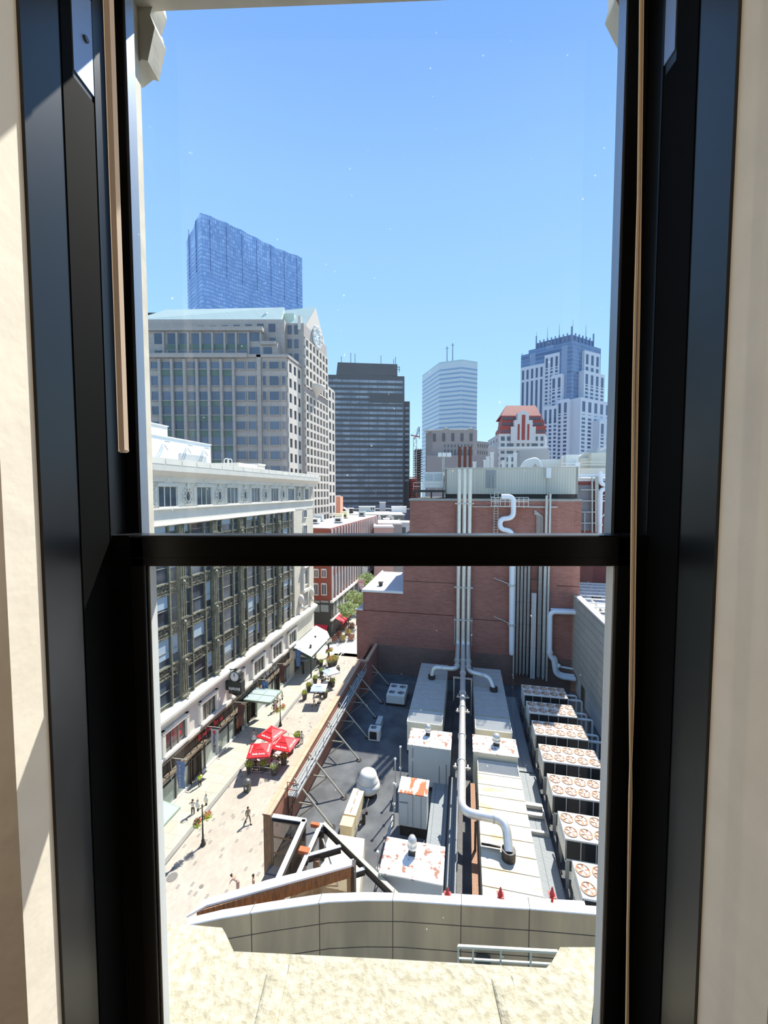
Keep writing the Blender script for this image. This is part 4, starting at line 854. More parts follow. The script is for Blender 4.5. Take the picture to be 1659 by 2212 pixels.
# bronze bays
piers = [32.0, 37.8, 43.6, 49.55, 55.2, 60.95]
win_rows = [(-22.7, -19.85), (-18.6, -15.5), (-14.2, -10.95), (-9.7, -6.4), (-5.2, -3.45)]
UB = UF - .25
P('bay_backing', MB().box(-31.3, UB - .06, 24, 66.9, -23.3, -3.3), gmetal, sb, True)
for pv in piers:
    b = MB().box(UB - .1, UB + .35, pv - .55, pv + .45, -23.2, -3.4)
    for k in range(3): b.box(UB + .35, UB + .43, pv - .42 + k * .32, pv - .28 + k * .32, -22.3, -3.6)
    for z in (-22.9, -18.4, -14, -9.5, -5): b.box(UB + .3, UB + .52, pv - .6, pv + .5, z - .12, z + .12); b.ball((UB + .45, pv - .05, z - .5), .28, 5)
    P('bronze_pier', b, gmetal, sb, True)
for i, pv in enumerate(piers):
    a = pv + .45; e = piers[i + 1] - .55 if i + 1 < len(piers) else 66.4
    w = e - a; m1, m2 = a + w * .24, a + w * .74
    for m_1 in (m1, m2): P('mullion', MB().box(UB - .05, UB + .22, m_1 - .09, m_1 + .09, -23.1, -3.45), gmetal, sb, True)
    for j, (z0, z1) in enumerate(win_rows):
        zt = win_rows[j + 1][0] if j + 1 < len(win_rows) else z1
        for (x0, x1, wide) in ((a, m1 - .09, 0), (m1 + .09, m2 - .09, 1), (m2 + .09, e, 0)):
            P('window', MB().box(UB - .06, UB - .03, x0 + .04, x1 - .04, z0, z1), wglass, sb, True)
            if R.random() < .45:
                h = (z1 - z0) * R.uniform(.3, .75); P('window_blind', MB().box(UB - .03, UB - .015, x0 + .1, x1 - .1, z1 - h, z1 - .06), blind, sb, True, kind=None)
        if j + 1 < len(win_rows):
            s = MB().box(UB - .05, UB + .06, a, e, z1, zt)
            s.box(UB, UB + .2, a, e, z1, z1 + .12).box(UB, UB + .24, a, e, zt - .12, zt)
            s.box(UB + .06, UB + .12, m1 + .25, m2 - .25, z1 + .35, z1 + .45).box(UB + .06, UB + .12, m1 + .25, m2 - .25, zt - .45, zt - .35)
            s.box(UB + .06, UB + .12, a + .1, m1 - .15, z1 + .2, zt - .2).box(UB + .06, UB + .12, m2 + .15, e - .1, z1 + .2, zt - .2)
            P('spandrel', s, [gmet2, gmetal][0], sb, True)
        f = MB().box(UB - .03, UB + .05, a, e, (z0 + z1) / 2 - .03, (z0 + z1) / 2 + .03); f.box(UB - .03, UB + .08, a, e, z0, z0 + .08)
        P('transom', f, mat('pale_bronze', (150, 150, 136), .5, metal=.2), sb, True)
# end pavilion windows
for z0, z1 in ((-22.6, -19.6), (-18.2, -15.4), (-13.8, -11), (-9.4, -6.6), (-5, -3.6)): window(sb, 71.1, 72.7, z0, z1, UF + .02, mull=1)
P('window_pediment', MB().extr([(UF, -14.9), (UF + .7, -14.7), (UF + .6, -14.3), (UF, -14.0)], 70.2, 73.6, 'y').box(UF, UF + .4, 70.3, 70.8, -19, -14.9).box(UF, UF + .4, 73.0, 73.5, -19, -14.9).box(UF, UF + .6, 70.1, 73.7, -19.5, -19), lime, sb, True)
P('relief', MB().ball((UF + .2, 69.3, -20.5), .6, 6, 1.6).ball((UF + .2, 74.6, -20.5), .6, 6, 1.6).ball((UF + .2, 69.3, -22), .5, 6).ball((UF + .2, 74.6, -22), .5, 6), lime, sb, True)
# second floor windows
poster = mat('red_poster', (206, 52, 62), .6); dkg = mat('dark_shop_glass', (48, 50, 50), .15, spec=.8, col2=(84, 90, 88), scale=.5)
for v0, v1 in ((28.6, 31.9), (34.4, 37.6), (40.3, 43.0), (46.6, 49.3), (52.0, 55.1), (57.9, 61.1), (63.9, 66.9)):
    g = P('window', MB().box(UF - .02, UF + .02, v0, v1, -27.6, -25.3), dkg, sb, True)
    P('window_frame', MB().box(UF, UF + .1, v0 + (v1 - v0) / 3 - .07, v0 + (v1 - v0) / 3 + .07, -27.6, -25.3).box(UF, UF + .1, v0 + (v1 - v0) * 2 / 3 - .07, v0 + (v1 - v0) * 2 / 3 + .07, -27.6, -25.3), mat('grey_frame', (130, 126, 116), .5), sb, True)
    P('window_surround', MB().box(UF, UF + .3, v0 - .4, v0, -27.7, -24.9).box(UF, UF + .3, v1, v1 + .4, -27.7, -24.9).box(UF, UF + .35, v0 - .4, v1 + .4, -25.3, -24.9).box(UF, UF + .5, v0 - .3, v1 + .3, -27.85, -27.6), lime, sb, True)
for k, (v, z) in enumerate(((35.4, -26.2), (36.5, -25.9), (36.4, -26.6))): P('poster', MB().box(UF + .03, UF + .05, v, v + .5, z - .2, z + .2), poster, sb, True, label='red poster in window')
# ground floor: glass shop fronts, dark fascia
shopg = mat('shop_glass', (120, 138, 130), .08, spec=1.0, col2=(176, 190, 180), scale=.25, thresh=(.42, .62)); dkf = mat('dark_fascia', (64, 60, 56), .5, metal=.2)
P('fascia', MB().box(UF - .4, UF - .1, 24, 64.5, -29.9, -28.1), dkf, sb, True, label='dark recessed shop fascia'); P('fascia', MB().box(UF - .45, UF + .5, 24, 64.5, -30.15, -29.9).box(UF - .45, UF + .4, 24, 64.5, -28.35, -28.15), mat('bronze_rail', (128, 116, 98), .5, metal=.3), sb, True)
rods = MB()
for k in range(34): v = 27 + k * 1.1; rods.bar((UF + .4, v, -30.0), (UF + .05, v, -28.3), .07)
P('fascia_rods', rods, dkf, sb, True)
b = MB()
for k in range(16): v = 26.2 + k * 2.45; b.box(UF - .2, UF + .02, v - .06, v + .06, GZ + .15, -30.1)
b.box(UF - .2, UF + .02, 24, 65, -31.1, -31.0); P('shop_mullions', b, dkf, sb, True)
doors = ((38.1, 40.2), (47.2, 48.8), (50.2, 52.6), (59.0, 60.4))
edges = [24] + [x for d in doors for x in d] + [65]
for a, e in zip(edges[::2], edges[1::2]):
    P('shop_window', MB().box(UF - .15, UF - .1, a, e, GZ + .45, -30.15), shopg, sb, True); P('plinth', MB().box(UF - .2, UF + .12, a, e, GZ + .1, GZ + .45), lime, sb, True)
for a, e in doors:
    P('doorway', MB().box(UF - .42, UF - .35, a, e, GZ + .1, -30.15), mat('doorway_dark', (34, 34, 34), .5), sb, True); P('door_frame', MB().box(UF - .2, UF + .03, a - .05, a + .05, GZ, -30.1).box(UF - .2, UF + .03, e - .05, e + .05, GZ, -30.1).box(UF - .35, UF - .2, (a + e) / 2 - .04, (a + e) / 2 + .04, GZ, -30.9), dkf, sb, True)
P('stone_pier', MB().box(UF - .5, UF + .1, 64.5, 66.2, GZ, -28.1).box(UF - .5, UF + .1, 75, 76.2, GZ, -28.1), limb, sb, True); P('shop_window', MB().box(UF - .4, UF - .3, 66.2, 75, GZ + .1, -28.2), dkg, sb, True)
P('advert_panel', MB().box(UF - .1, UF - .02, 47.6, 48.5, -33, -30.9), mat('orange_advert', (150, 84, 40), .5, col2=(40, 30, 26), scale=2, thresh=(.45, .55)), sb, True, label='orange and black advert panel')
def wall_text(txt, size, v, z, m, name, ext=.04):
    tm = text_mesh(txt, size, ext, .015); M_ = Matrix.Translation((UF + .14, v, z)) @ Matrix.Rotation(math.pi / 2, 4, 'Z'); xf(tm, M_); return P(name, tm, m, sb, True)
wall_text('Roche Bros', 1.0, 41.9, -29.1, mat('sign_red', (204, 40, 56), .5), 'shop_sign'); wall_text('CAFFÈ NERO', .85, 56.9, -29.0, whm, 'shop_sign')
# roof structures
rp_ = T('roof_penthouse', 'plain white penthouse box on the department store roof', 'penthouse', (-36, 40, 2.9))
a = sU(336, 940, -33.6); c = sU(455, 966, -33.6)
pz = sU(400, 952, -33.6).z
P('box', MB().box(-42, -33.6, 30, c.y, 2.9, pz), mat('penthouse_white', (226, 232, 234), .6), rp_, True); P('roof_cap', MB().box(-42.1, -33.5, 30, c.y + .1, pz, pz + .12), whm, rp_, True)
lv = MB(); v0, v1 = sU(387, 985, -33.6).y, sU(445, 985, -33.6).y; P('louvre', lv.box(-33.6, -33.54, v0, v1, 3.2, 4.6), pattern('grey_louvre', (190, 196, 196), (180, 186, 188), (150, 156, 158), 1.6, .15, .02), rp_, True)
for px, l in ((355, 1), (405, 1), (441, 1)): v = sU(px, 965, -33.6).y; P('light_arm', MB().bar((-33.5, v, pz - .5), (-32.9, v, pz - .6), .12).bar((-33.5, v, pz - .9), (-33.0, v - .1, pz - 1.5), .14), greym, rp_, True)
ru = T('roof_unit', 'small white box on top of the penthouse beside the window jamb', 'roof unit', (-35, 34, pz)); P('box', MB().box(-36, -34.4, 31, sU(362, 940, -34.4).y, pz + .12, pz + 1.4), whm, ru, True); P('lid', MB().box(-36.1, -34.3, 30.9, sU(362, 940, -34.4).y + .1, pz + 1.4, pz + 1.5), whm, ru, True)
rl2 = T('roof_ladder', 'white hooped ladder rails above the department store cornice', 'ladder', (-33, 52, 2.9))
va = sU(494, 995, -33).y
b = MB()
for dv in (0, .8): b.tube(bend([(-33, va + dv, 2.9), (-33, va + dv, 4.7), (-33.7, va + dv, 4.7), (-33.7, va + dv, 2.9)], .35), .06, 6)
P('hoop', b, whm, rl2, True); P('rung', MB().bar((-33, va, 3.3), (-33, va + .8, 3.3), .05).bar((-33, va, 3.7), (-33, va + .8, 3.7), .05), whm, rl2, True)
rw = T('stair_bulkhead', 'low cream bulkhead on the store roof right of the ladder hoops', 'bulkhead', (-34, 60, 2.9)); P('box', MB().box(-38, -33, va + 2.5, sU(572, 1000, -33).y, 2.9, 4.3), lime, rw, True); P('cap', MB().box(-38.1, -32.9, va + 8, sU(572, 1000, -33).y + .1, 4.3, 4.55), whm, rw, True)

# clock sign
ck = T('clock_sign', 'dark green double faced street clock with lettered box projecting from the store ledge', 'clock sign', (-29.1, 45.2, -26.7))
dkc = mat('clock_green', (44, 50, 46), .45); 
P('sign_box', MB().bev(-1.0, .85, -.2, .75, .35, 2.0, .05), dkc, ck); P('base', MB().lathe([(.05, -.25), (.5, .2), (.7, .35)], 0, .25, 0, 8), dkc, ck)
P('lettering', xf(text_mesh('HAVAS', .52, .03, .012), Matrix.Translation((-.08, -.24, 1.05))), whm, ck, label='white sign letters')
P('clock_case', MB().tube([(-.1, -.15, 2.65), (-.1, .7, 2.65)], .72, 24), dkc, ck)
face = P('clock_face', MB().tube([(-.1, -.2, 2.65), (-.1, -.14, 2.65)], .6, 24), whm, ck, label='white clock face')
tk = MB()
for k in range(12):
    a = k * math.pi / 6; tk.bar((-.1 + .46 * math.sin(a), -.22, 2.65 + .46 * math.cos(a)), (-.1 + .56 * math.sin(a), -.22, 2.65 + .56 * math.cos(a)), .05, .02, up=(0, 1, 0))
P('hour_marks', tk, dkc, face); P('clock_hand', MB().bar((-.1, -.23, 2.6), (-.09, -.23, 3.12), .05, .02, up=(0, 1, 0)), dkc, face); P('clock_hand', MB().bar((-.1, -.23, 2.6), (-.17, -.23, 3.0), .06, .02, up=(0, 1, 0)), dkc, face)
P('finial', MB().ball((-.1, .2, 3.5), .15, 6).bar((-1.6, .3, 3.3), (-.1, .3, 3.4), .1), dkc, ck); P('wall_arm', MB().box(-1.9, -1.0, .1, .4, .6, 1.8), dkc, ck)
# banners
navy = mat('blue_banner', (92, 122, 166), .8); maroon = mat('brown_banner', (96, 66, 62), .8); palb = mat('grey_white_banner', (196, 196, 196), .8); polem = mat('banner_pole', (206, 202, 190), .4, metal=.3)
letm = mat('banner_letters', (150, 176, 206), .8)
BN = [(35.2, navy, 'PRIMARK', 'blue banner with pale letters nearest the window jamb'), (41.0, palb, 'Roche Bros', 'grey white banner beside the red shop sign'), (46.7, maroon, '', 'brown banner above the orange advert panel'),
      (53.2, navy, 'PRIMARK', 'blue banner over the glass entrance canopy'), (58.9, maroon, '', 'dark brown banner beside the cafe sign'), (65.2, navy, 'PRIMARK', 'farthest blue banner, beside the pale awning roof')]
for v, m, tx, l in BN:
    t = T('banner', l, 'banner', (UF, v, -32.2), group='banners along the store front')
    P('pole', MB().tube([(.1, 0, 3.75), (2.1, 0, 3.85)], .045, 6).tube([(.1, 0, 3.75), (.1, .1, 2.0), (.05, .1, 1.2)], .035, 6), polem, t)
    w = MB(); n = 8
    for k in range(n):
        z0, z1 = 3.55 - k * .38, 3.55 - (k + 1) * .38; y0, y1 = .08 * math.sin(k * 1.1), .08 * math.sin((k + 1) * 1.1); s0, s1 = .05 * k / n * 3, .05 * (k + 1) / n * 3
        w.add([(.75 + s0, y0, z0), (1.8 - s0 * .6, y0, z0), (1.8 - s1 * .6, y1, z1), (.75 + s1, y1, z1), (.75 + s0, y0 + .03, z0), (1.8 - s0 * .6, y0 + .03, z0), (1.8 - s1 * .6, y1 + .03, z1), (.75 + s1, y1 + .03, z1)], [(0, 1, 2, 3), (7, 6, 5, 4), (0, 3, 7, 4), (1, 5, 6, 2)])
    bn = P('cloth', w, m, t)
    if tx == 'PRIMARK': P('lettering', xf(text_mesh(tx, .42, .01, .01, vert=True), Matrix.Translation((1.3, -.12, 2.0))), letm, bn)
    elif tx: P('lettering', xf(text_mesh(tx, .5, .01, .01), Matrix.Translation((1.32, -.12, 1.9)) @ Matrix.Rotation(math.pi / 2, 4, 'Y')), mat('banner_grey_letters', (110, 110, 112), .8), bn); P('logo', MB().box(1.15, 1.45, -.13, -.11, 3.1, 3.4), MATS['sign_red'], bn)
# canopies
cgl = mat('canopy_glass', (168, 182, 180), .25, spec=.6); gfr = mat('canopy_frame', (150, 168, 150), .5, metal=.2)
t = T('glass_canopy', 'green tinted glass canopy over the dark store entrance', 'canopy', (-29, 51, -29.6))
P('glass', MB().box(UF, -26.55, 49.4, 52.7, -29.6, -29.52), cgl, t, True); P('frame', MB().box(UF, -26.5, 49.3, 49.45, -29.75, -29.5).box(UF, -26.5, 52.65, 52.8, -29.75, -29.5).box(-26.6, -26.45, 49.3, 52.8, -29.75, -29.5).box(UF, -26.5, 51, 51.08, -29.7, -29.48).box(-28.6, -28.5, 49.4, 52.7, -29.7, -29.48), gfr, t, True)
P('post', MB().box(-30.55, -30.4, 49.5, 49.65, GZ, -29.7).box(-30.55, -30.4, 52.5, 52.65, GZ, -29.7), gfr, t, True)
t = T('glass_canopy', 'pale glass canopy low at the left edge by the nearest blue banner', 'canopy', (-29, 30, -29.8))
P('glass', MB().slab([(-30.6, 26.5, -29.6), (-26.5, 26.5, -30.2), (-26.5, 31.4, -30.2), (-30.6, 31.4, -29.6)], .06), cgl, t, True); P('frame', MB().bar((-30.6, 31.45, -29.6), (-26.45, 31.45, -30.2), .12).bar((-26.45, 26.5, -30.2), (-26.45, 31.45, -30.2), .14).bar((-30.6, 29.2, -29.52), (-26.45, 29.2, -30.12), .06).bar((-28.5, 26.5, -29.85), (-28.5, 31.4, -29.85), .06), gfr, t, True)
t = T('awning_roof', 'pale green sloping metal awning roof at the store corner', 'awning', (-29, 71, -29.5))
pg = mat('pale_green_metal', (206, 220, 214), .6)
P('roof', MB().slab([(UF, 65.6, -28.3), (-27.0, 65.6, -29.9), (-27.0, 75.4, -29.9), (-28.2, 77.2, -29.4), (UF, 77.2, -28.3)], .08), pg, t, True); P('fascia', MB().bar((-27.0, 65.6, -30.05), (-27.0, 75.4, -30.05), .1, .35).bar((UF, 65.6, -28.6), (-27, 65.6, -30.1), .1, .5), mat('dark_green_trim', (60, 76, 70), .6), t, True)
b = MB()
for k in range(9): b.bar((UF, 66.6 + k * 1.1, -28.2), (-27.05, 66.6 + k * 1.1, -29.82), .05)
P('seam', b, pg, t, True)
for (u, v) in ((-28.2, 68.2), (-29.0, 72.6)): P('floodlight', MB().box(u - .15, u + .15, v - .15, v + .15, -29.35, -28.7), dkc, t, True)
P('post', MB().box(-27.3, -27.1, 65.8, 66.0, GZ, -30).box(-27.3, -27.1, 75, 75.2, GZ, -30), dkc, t, True)
# ---------------------------------------------------------------- skyline (world frame: x right, y away from the window)
def fc(p, q, z0=0):
    """frame of a facade running p->q; returns map (s, d, z) -> world, d outward toward the viewer side"""
    p = Vector((p[0], p[1], 0)); q = Vector((q[0], q[1], 0)); e = (q - p); L = e.length; e.normalize(); n = Vector((e.y, -e.x, 0))
    return L, (lambda s, d, z: (p.x + e.x * s + n.x * d, p.y + e.y * s + n.y * d, z))
def fbox(mb, f, s0, s1, d0, d1, z0, z1):
    return mb.add([f(s0, d0, z0), f(s1, d0, z0), f(s1, d1, z0), f(s0, d1, z0), f(s0, d0, z1), f(s1, d0, z1), f(s1, d1, z1), f(s0, d1, z1)], [(0, 3, 2, 1), (4, 5, 6, 7), (0, 1, 5, 4), (1, 2, 6, 5), (2, 3, 7, 6), (3, 0, 4, 7)])
def PW(name, mb, m, par, **k): return P(name, mb, m, par, True, **k)
def X(px, Y): return (px - 829.5) / FPX * Y
def Zy(py, Y): return atY(829.5, py, Y).z
CNT = {}
def grid(par, p, q, z0, z1, nx, nz, fw, fh, wall, glass, proud=.4, each=True, spans=None, sill=.5):
    """window grid: pier/spandrel lattice over recessed panes"""
    L, f = fc(p, q); cw, ch = L / nx, (z1 - z0) / nz; lat = MB(); gw = cw * fw; gh = ch * fh; rest = MB()
    for i in range(nx + 1):
        a = max(0, i * cw - (cw - gw) / 2); b = min(L, i * cw + (cw - gw) / 2); fbox(lat, f, a, b, 0, proud, z0, z1)
    for j in range(nz + 1):
        a = max(z0, z0 + j * ch - (ch - gh) * sill); b = min(z1, z0 + j * ch + (ch - gh) * (1 - sill)); fbox(lat, f, 0, L, 0, proud * .96, a, b)
    PW('facade_grid', lat, wall, par)
    me = None; bx, by, bz = par['_base']
    for j in range(nz - 1, -1, -1):
        for i in range(nx):
            c = CNT.get(par.name, 0)
            s = i * cw + (cw - gw) / 2; z = z0 + j * ch + (ch - gh) * (1 - sill)
            if each and c < 100:
                if me is None:
                    mb = MB(); fbox(mb, f, s, s + gw, 0, .06, z, z + gh); o = PW('window', mb, glass, par); me = (o.data, s, z)
                else:
                    o = bpy.data.objects.new('window', me[0]); COL.objects.link(o); o.parent = par; a_ = Vector(f(s, 0, z)) - Vector(f(me[1], 0, me[2])); o.location = a_
                CNT[par.name] = c + 1
            else: fbox(rest, f, s, s + gw, 0, .06, z, z + gh)
    if rest.v: PW('windows', rest, glass, par, kind='stuff')
def bands(par, p, q, z0, z1, n, frac, glass, proud=.15, seg=0, name='window_band', inset=.0, each=True):
    L, f = fc(p, q); h = (z1 - z0) / n
    for j in range(n):
        b = MB(); z = z0 + j * h; 
        if seg:
            k = max(1, int(L / seg)); w = L / k
            for i in range(k): fbox(b, f, i * w + .12 + (inset if i == 0 else 0), (i + 1) * w - .12 - (inset if i == k - 1 else 0), 0, proud, z, z + h * frac)
        else: fbox(b, f, inset, L - inset, 0, proud, z, z + h * frac)
        PW(name, b, glass, par)
def mullions(par, p, q, z0, z1, n, w, d, m, name='mullions'):
    L, f = fc(p, q); b = MB()
    for i in range(n + 1): fbox(b, f, i * L / n - w / 2, i * L / n + w / 2, 0, d, z0, z1)
    PW(name, b, m, par)
refl = mat('blue_grey_glass', (78, 86, 98), .2, spec=.7, col2=(104, 114, 130), scale=.05, thresh=(.4, .6))
darkg = mat('dark_glass', (44, 46, 50), .15, spec=.8, col2=(66, 70, 76), scale=.1, thresh=(.4, .6))
gran = pattern('pink_grey_granite', (172, 162, 155), (167, 157, 150), (148, 138, 132), 1.7, 1.4, .03, var=.05, vs=.08)
greensp = mat('green_spandrel', (98, 116, 104), .5, var=.12, scale=.6); copper = pattern('pale_green_copper', (196, 208, 198), (190, 203, 192), (172, 186, 176), .8, 30, .03, offset=0)
# --- grey post-modern office block behind the store
gb = T('office_block', 'stepped grey granite office block with green spandrels and pale copper roof', 'office building', (-45, 112, GZ), frame='W')
Y1 = 110.0; dS = Vector((ST, CT, 0))
c1 = Vector((X(624, Y1), Y1, 0)); c1e = c1 + dS * 8.9
zt1 = Zy(767, Y1)
PW('block', MB().prism([(-85, Y1), (c1.x, Y1), (c1e.x, c1e.y), (c1e.x, 160), (-85, 160)], GZ, zt1), gran, gb)
L_, f1 = fc((-85, Y1), (c1.x, Y1))
def sx1(px, Y=Y1): return X(px, Y) + 85
floors = [(Zy(b, Y1), Zy(a, Y1)) for a, b in ((782, 797), (813, 833), (846.5, 864.5), (878, 896), (911, 928), (943.5, 961), (975, 992), (1007, 1024), (1040, 1057))]
cols_ = [(317, 325), (336, 351), (358, 378), (384, 404), (411, 430.5), (437, 455.5), (462.5, 481.5), (488.5, 508), (514.5, 534.5), (541, 557)]
small = [(572, 579), (586.5, 606.5), (613, 620)]
lat = MB()
for fi, (z0, z1) in enumerate(floors):
    for ci, (a, b) in enumerate(cols_ + small):
        g = MB(); fbox(g, f1, sx1(a), sx1(b), .05, .12, z0, z1); PW('window', g, refl, gb)
        fbox(lat, f1, sx1(a) - .15, sx1(a), .05, .3, z0 - .1, z1 + .1); fbox(lat, f1, sx1(b), sx1(b) + .15, .05, .3, z0 - .1, z1 + .1); fbox(lat, f1, sx1(a) - .15, sx1(b) + .15, .05, .32, z0 - .25, z0 - .02)
    if fi in (0, 2, 3, 4, 5, 6, 7):
        s = MB()
        for a, b in cols_[2:8]: fbox(s, f1, sx1(a), sx1(b), .05, .16, floors[fi + 1][1] + .1, z0 - .26)
        PW('spandrel', s, greensp, gb, label='green spandrel panels')
for a in (355, 381, 407.5, 434, 459, 485, 511): fbox(lat, f1, sx1(a) - .35, sx1(a) + .35, .05, .8, Zy(1060, Y1), Zy(777, Y1))
fbox(lat, f1, sx1(560), sx1(569), .05, .5, Zy(1060, Y1), zt1)
PW('stone_trim', lat, gran, gb)
cap_ = MB(); fbox(cap_, f1, 0, sx1(541), -.5, 1.0, zt1 - .9, zt1 + .25); fbox(cap_, f1, sx1(541), sx1(624) + .4, -.5, .5, zt1 - .7, zt1 + .1)
L2, f2 = fc((c1.x, c1.y), (c1e.x, c1e.y)); fbox(cap_, f2, 0, L2, -.2, .5, zt1 - .7, zt1 + .1); PW('cornice', cap_, gran, gb)
Y2, Y3 = 113.0, 116.5
PW('block', MB().box(-78, X(604, Y2), Y2, 150, zt1, Zy(740, Y2)).box(-76, X(570, Y2), Y2, 150, Zy(740, Y2), Zy(709, Y2)), gran, gb)
PW('cornice', MB().box(-76.5, X(570, Y2) + .5, Y2 - .8, Y2 + 2, Zy(709, Y2) - .9, Zy(707, Y2)).box(X(570, Y2), X(600, Y2), Y2 - .5, Y2 + 2, Zy(740, Y2) - .7, Zy(738, Y2)), gran, gb)
up_ = MB(); st_ = MB()
for (a, b) in ((344, 362), (372, 390), (397, 414), (422, 440), (447, 465), (472.5, 491), (498.5, 515), (523, 541)):
    g = MB().box(X(a, Y2), X(b, Y2), Y2 - .1, Y2, Zy(743, Y2), Zy(720, Y2)).box(X(a, Y2), X(b, Y2), Y2 - .1, Y2, Zy(766, Y2), Zy(757, Y2)); PW('window', g, refl, gb); st_.box(X(b + 1, Y2), X(b + 5, Y2), Y2 - .7, Y2, zt1, Zy(719, Y2))
for (a, b) in ((547, 566), (574, 592)): PW('window', MB().box(X(a, Y2), X(b, Y2), Y2 - .1, Y2, Zy(766, Y2), Zy(750, Y2)), refl, gb)
PW('window', MB().box(X(547, Y2), X(566, Y2), Y2 - .1, Y2, Zy(737, Y2), Zy(718, Y2)), refl, gb)
PW('spandrel', MB().box(X(370, Y2), X(541, Y2), Y2 - .15, Y2, Zy(755, Y2), Zy(744, Y2)), greensp, gb, label='green spandrel panels'); PW('stone_trim', st_, gran, gb)
z3 = Zy(690, Y3)
PW('block', MB().box(-79, X(619, Y3), Y3, 150, zt1, z3), gran, gb)
for (a, b, y0, y1) in ((340, 352, 705, 716), (365, 377, 705, 716), (388, 401, 705, 716), (412, 426, 705, 716), (437, 450, 704, 716), (462, 475, 704, 716), (487, 500, 703, 716), (512, 525, 702, 716), (537, 550, 701, 716), (562, 575, 700, 716), (586, 600, 700, 717), (588, 600, 730, 740)):
    PW('window', MB().box(X(a, Y3), X(b, Y3), Y3 - .15, Y3, Zy(y1, Y3), Zy(y0, Y3)), refl, gb)
PW('copper_roof', MB().add([(-72.0, Y3, z3), (X(612, Y3), Y3, z3), (X(622, 140), 140, z3), (-72, 140, z3), (X(370, 122), 122, Zy(669, 122)), (X(620, 122), 122, Zy(664, 122)), (X(620, 134), 134, Zy(664, 122)), (X(370, 134), 134, Zy(669, 122))], [(0, 1, 5, 4), (1, 2, 6, 5), (2, 3, 7, 6), (3, 0, 4, 7), (4, 5, 6, 7), (0, 3, 2, 1)]), copper, gb, label='pale green copper roof')
PW('skylight', MB().add([(X(532, 117.5), 117.5, Zy(685.5, 117.5)), (X(597, 117.5), 117.5, Zy(685.5, 117.5)), (X(602, 120.2), 120.2, Zy(673, 120.2)), (X(540, 120.2), 120.2, Zy(674, 120.2))], [(0, 1, 2, 3)]), mat('dark_skylight', (70, 84, 76), .4), gb)
# tower bay with gable on the street side
Y4 = 118.7; c4 = Vector((X(660, Y4), Y4, 0)); c4e = c4 + dS * 19.5; zt4 = Zy(698, Y4)
PW('block', MB().prism([(X(619, Y4), Y4), (c4.x, c4.y), (c4e.x, c4e.y), (X(619, 140), 140)], GZ, zt4), gran, gb)
for y in (703, 733, 764): 
    for a, b in ((626, 634.5), (640, 648.5)): PW('window', MB().box(X(a, Y4), X(b, Y4), Y4 - .15, Y4, Zy(y + 19, Y4), Zy(y, Y4)), refl, gb)
gran_lit = mat('sunlit_granite', (204, 194, 182), .8)  # paler copy of the granite, sunlight put into its colour
L5, f5 = fc((c4.x, c4.y), (c4e.x, c4e.y))
PW('gable', MB().add([f5(1.5, 0, zt4), f5(L5 - 1.5, 0, zt4), f5(L5 / 2, 0, 58.4), f5(1.5, -12, zt4), f5(L5 - 1.5, -12, zt4), f5(L5 / 2, -12, 58.4)], [(0, 1, 2), (5, 4, 3), (0, 2, 5, 3), (1, 4, 5, 2), (0, 3, 4, 1)]), [gran_lit], gb)
PW('copper_roof', MB().add([f5(1.5, -12, zt4 + .2), f5(L5 / 2, -12, 58.6), f5(1.5, 0, zt4 + .2), f5(L5 / 2, 0, 58.6), f5(1.5, -12, zt4), f5(1.5, 0, zt4)], [(0, 1, 3, 2), (0, 2, 5, 4)]), copper, gb)
PW('copper_roof', MB().box(X(612, 128), X(646, 128), 124, 136, z3, Zy(677, 124)), copper, gb)
gcl = MB(); ctr = f5(L5 / 2, 0, Zy(728, 127.6)); nrm = Vector(f5(0, .3, 0)) - Vector(f5(0, 0, 0)); gcl.tube([Vector(ctr), Vector(ctr) + nrm], 3.3, 24)
rose = PW('rose_clock', gcl, mat('pale_blue_clock', (150, 186, 200), .4), gb, label='large round pale blue clock in the gable')
r2 = MB()
for k in range(12):
    a = k * math.pi / 6; p0 = Vector(f5(L5 / 2 + 3.0 * math.cos(a), .4, ctr[2] + 3.0 * math.sin(a))); r2.ball(tuple(p0), .6, 4); r2.bar(Vector(ctr) + nrm * 1.2, p0, .2)
P('clock_rim', r2, whm, rose, True)
for n_, (lo_, hi_) in enumerate(((Zy(1130, 125), Zy(860, 125)), (Zy(845, 125), Zy(745, 125)))):
    grid(gb, (c4.x, c4.y), (c4e.x, c4e.y), lo_, hi_, 7, 15 if n_ == 0 else 5, .66, .72, gran_lit, darkg, .5, each=False)
grid(gb, (c1.x, c1.y), (c1e.x, c1e.y), GZ, zt1 - 1, 3, 17, .55, .6, gran_lit, darkg, .3, each=False)
b = MB(); p6 = f5(L5 * .45, .0, 0); b.lathe([(.3, -3.2), (1.2, -1.6), (3.2, 0), (3.3, .9), (2.9, .9)], p6[0], p6[1], Zy(838, 126), 14); PW('round_balcony', b, gran_lit, gb)
c7 = c4e; c7e = c7 + dS * 7.2; c7 = Vector((X(709, c7.y), c7.y, 0)); c7e = c7 + dS * 7
PW('block', MB().prism([(c7.x - 10, c7.y), (c7.x, c7.y), (c7e.x, c7e.y), (c7e.x - 10, c7e.y)], GZ, Zy(833, c7.y)), gran_lit, gb)
grid(gb, (c7.x, c7.y), (c7e.x, c7e.y), GZ, Zy(836, c7.y), 2, 19, .55, .7, gran_lit, darkg, .3, each=False)
PW('stone_pier', MB().box(X(694, 134), X(700, 134), 133.5, 134.5, zt4, Zy(726, 134)).box(X(648.5, 119), X(655, 119), 118.3, 119.4, zt4 - 2, Zy(684, 119)), gran_lit, gb)
PW('satellite_dish', MB().ball((X(581, 119), 119, Zy(678, 119)), .5, 6), whm, gb)
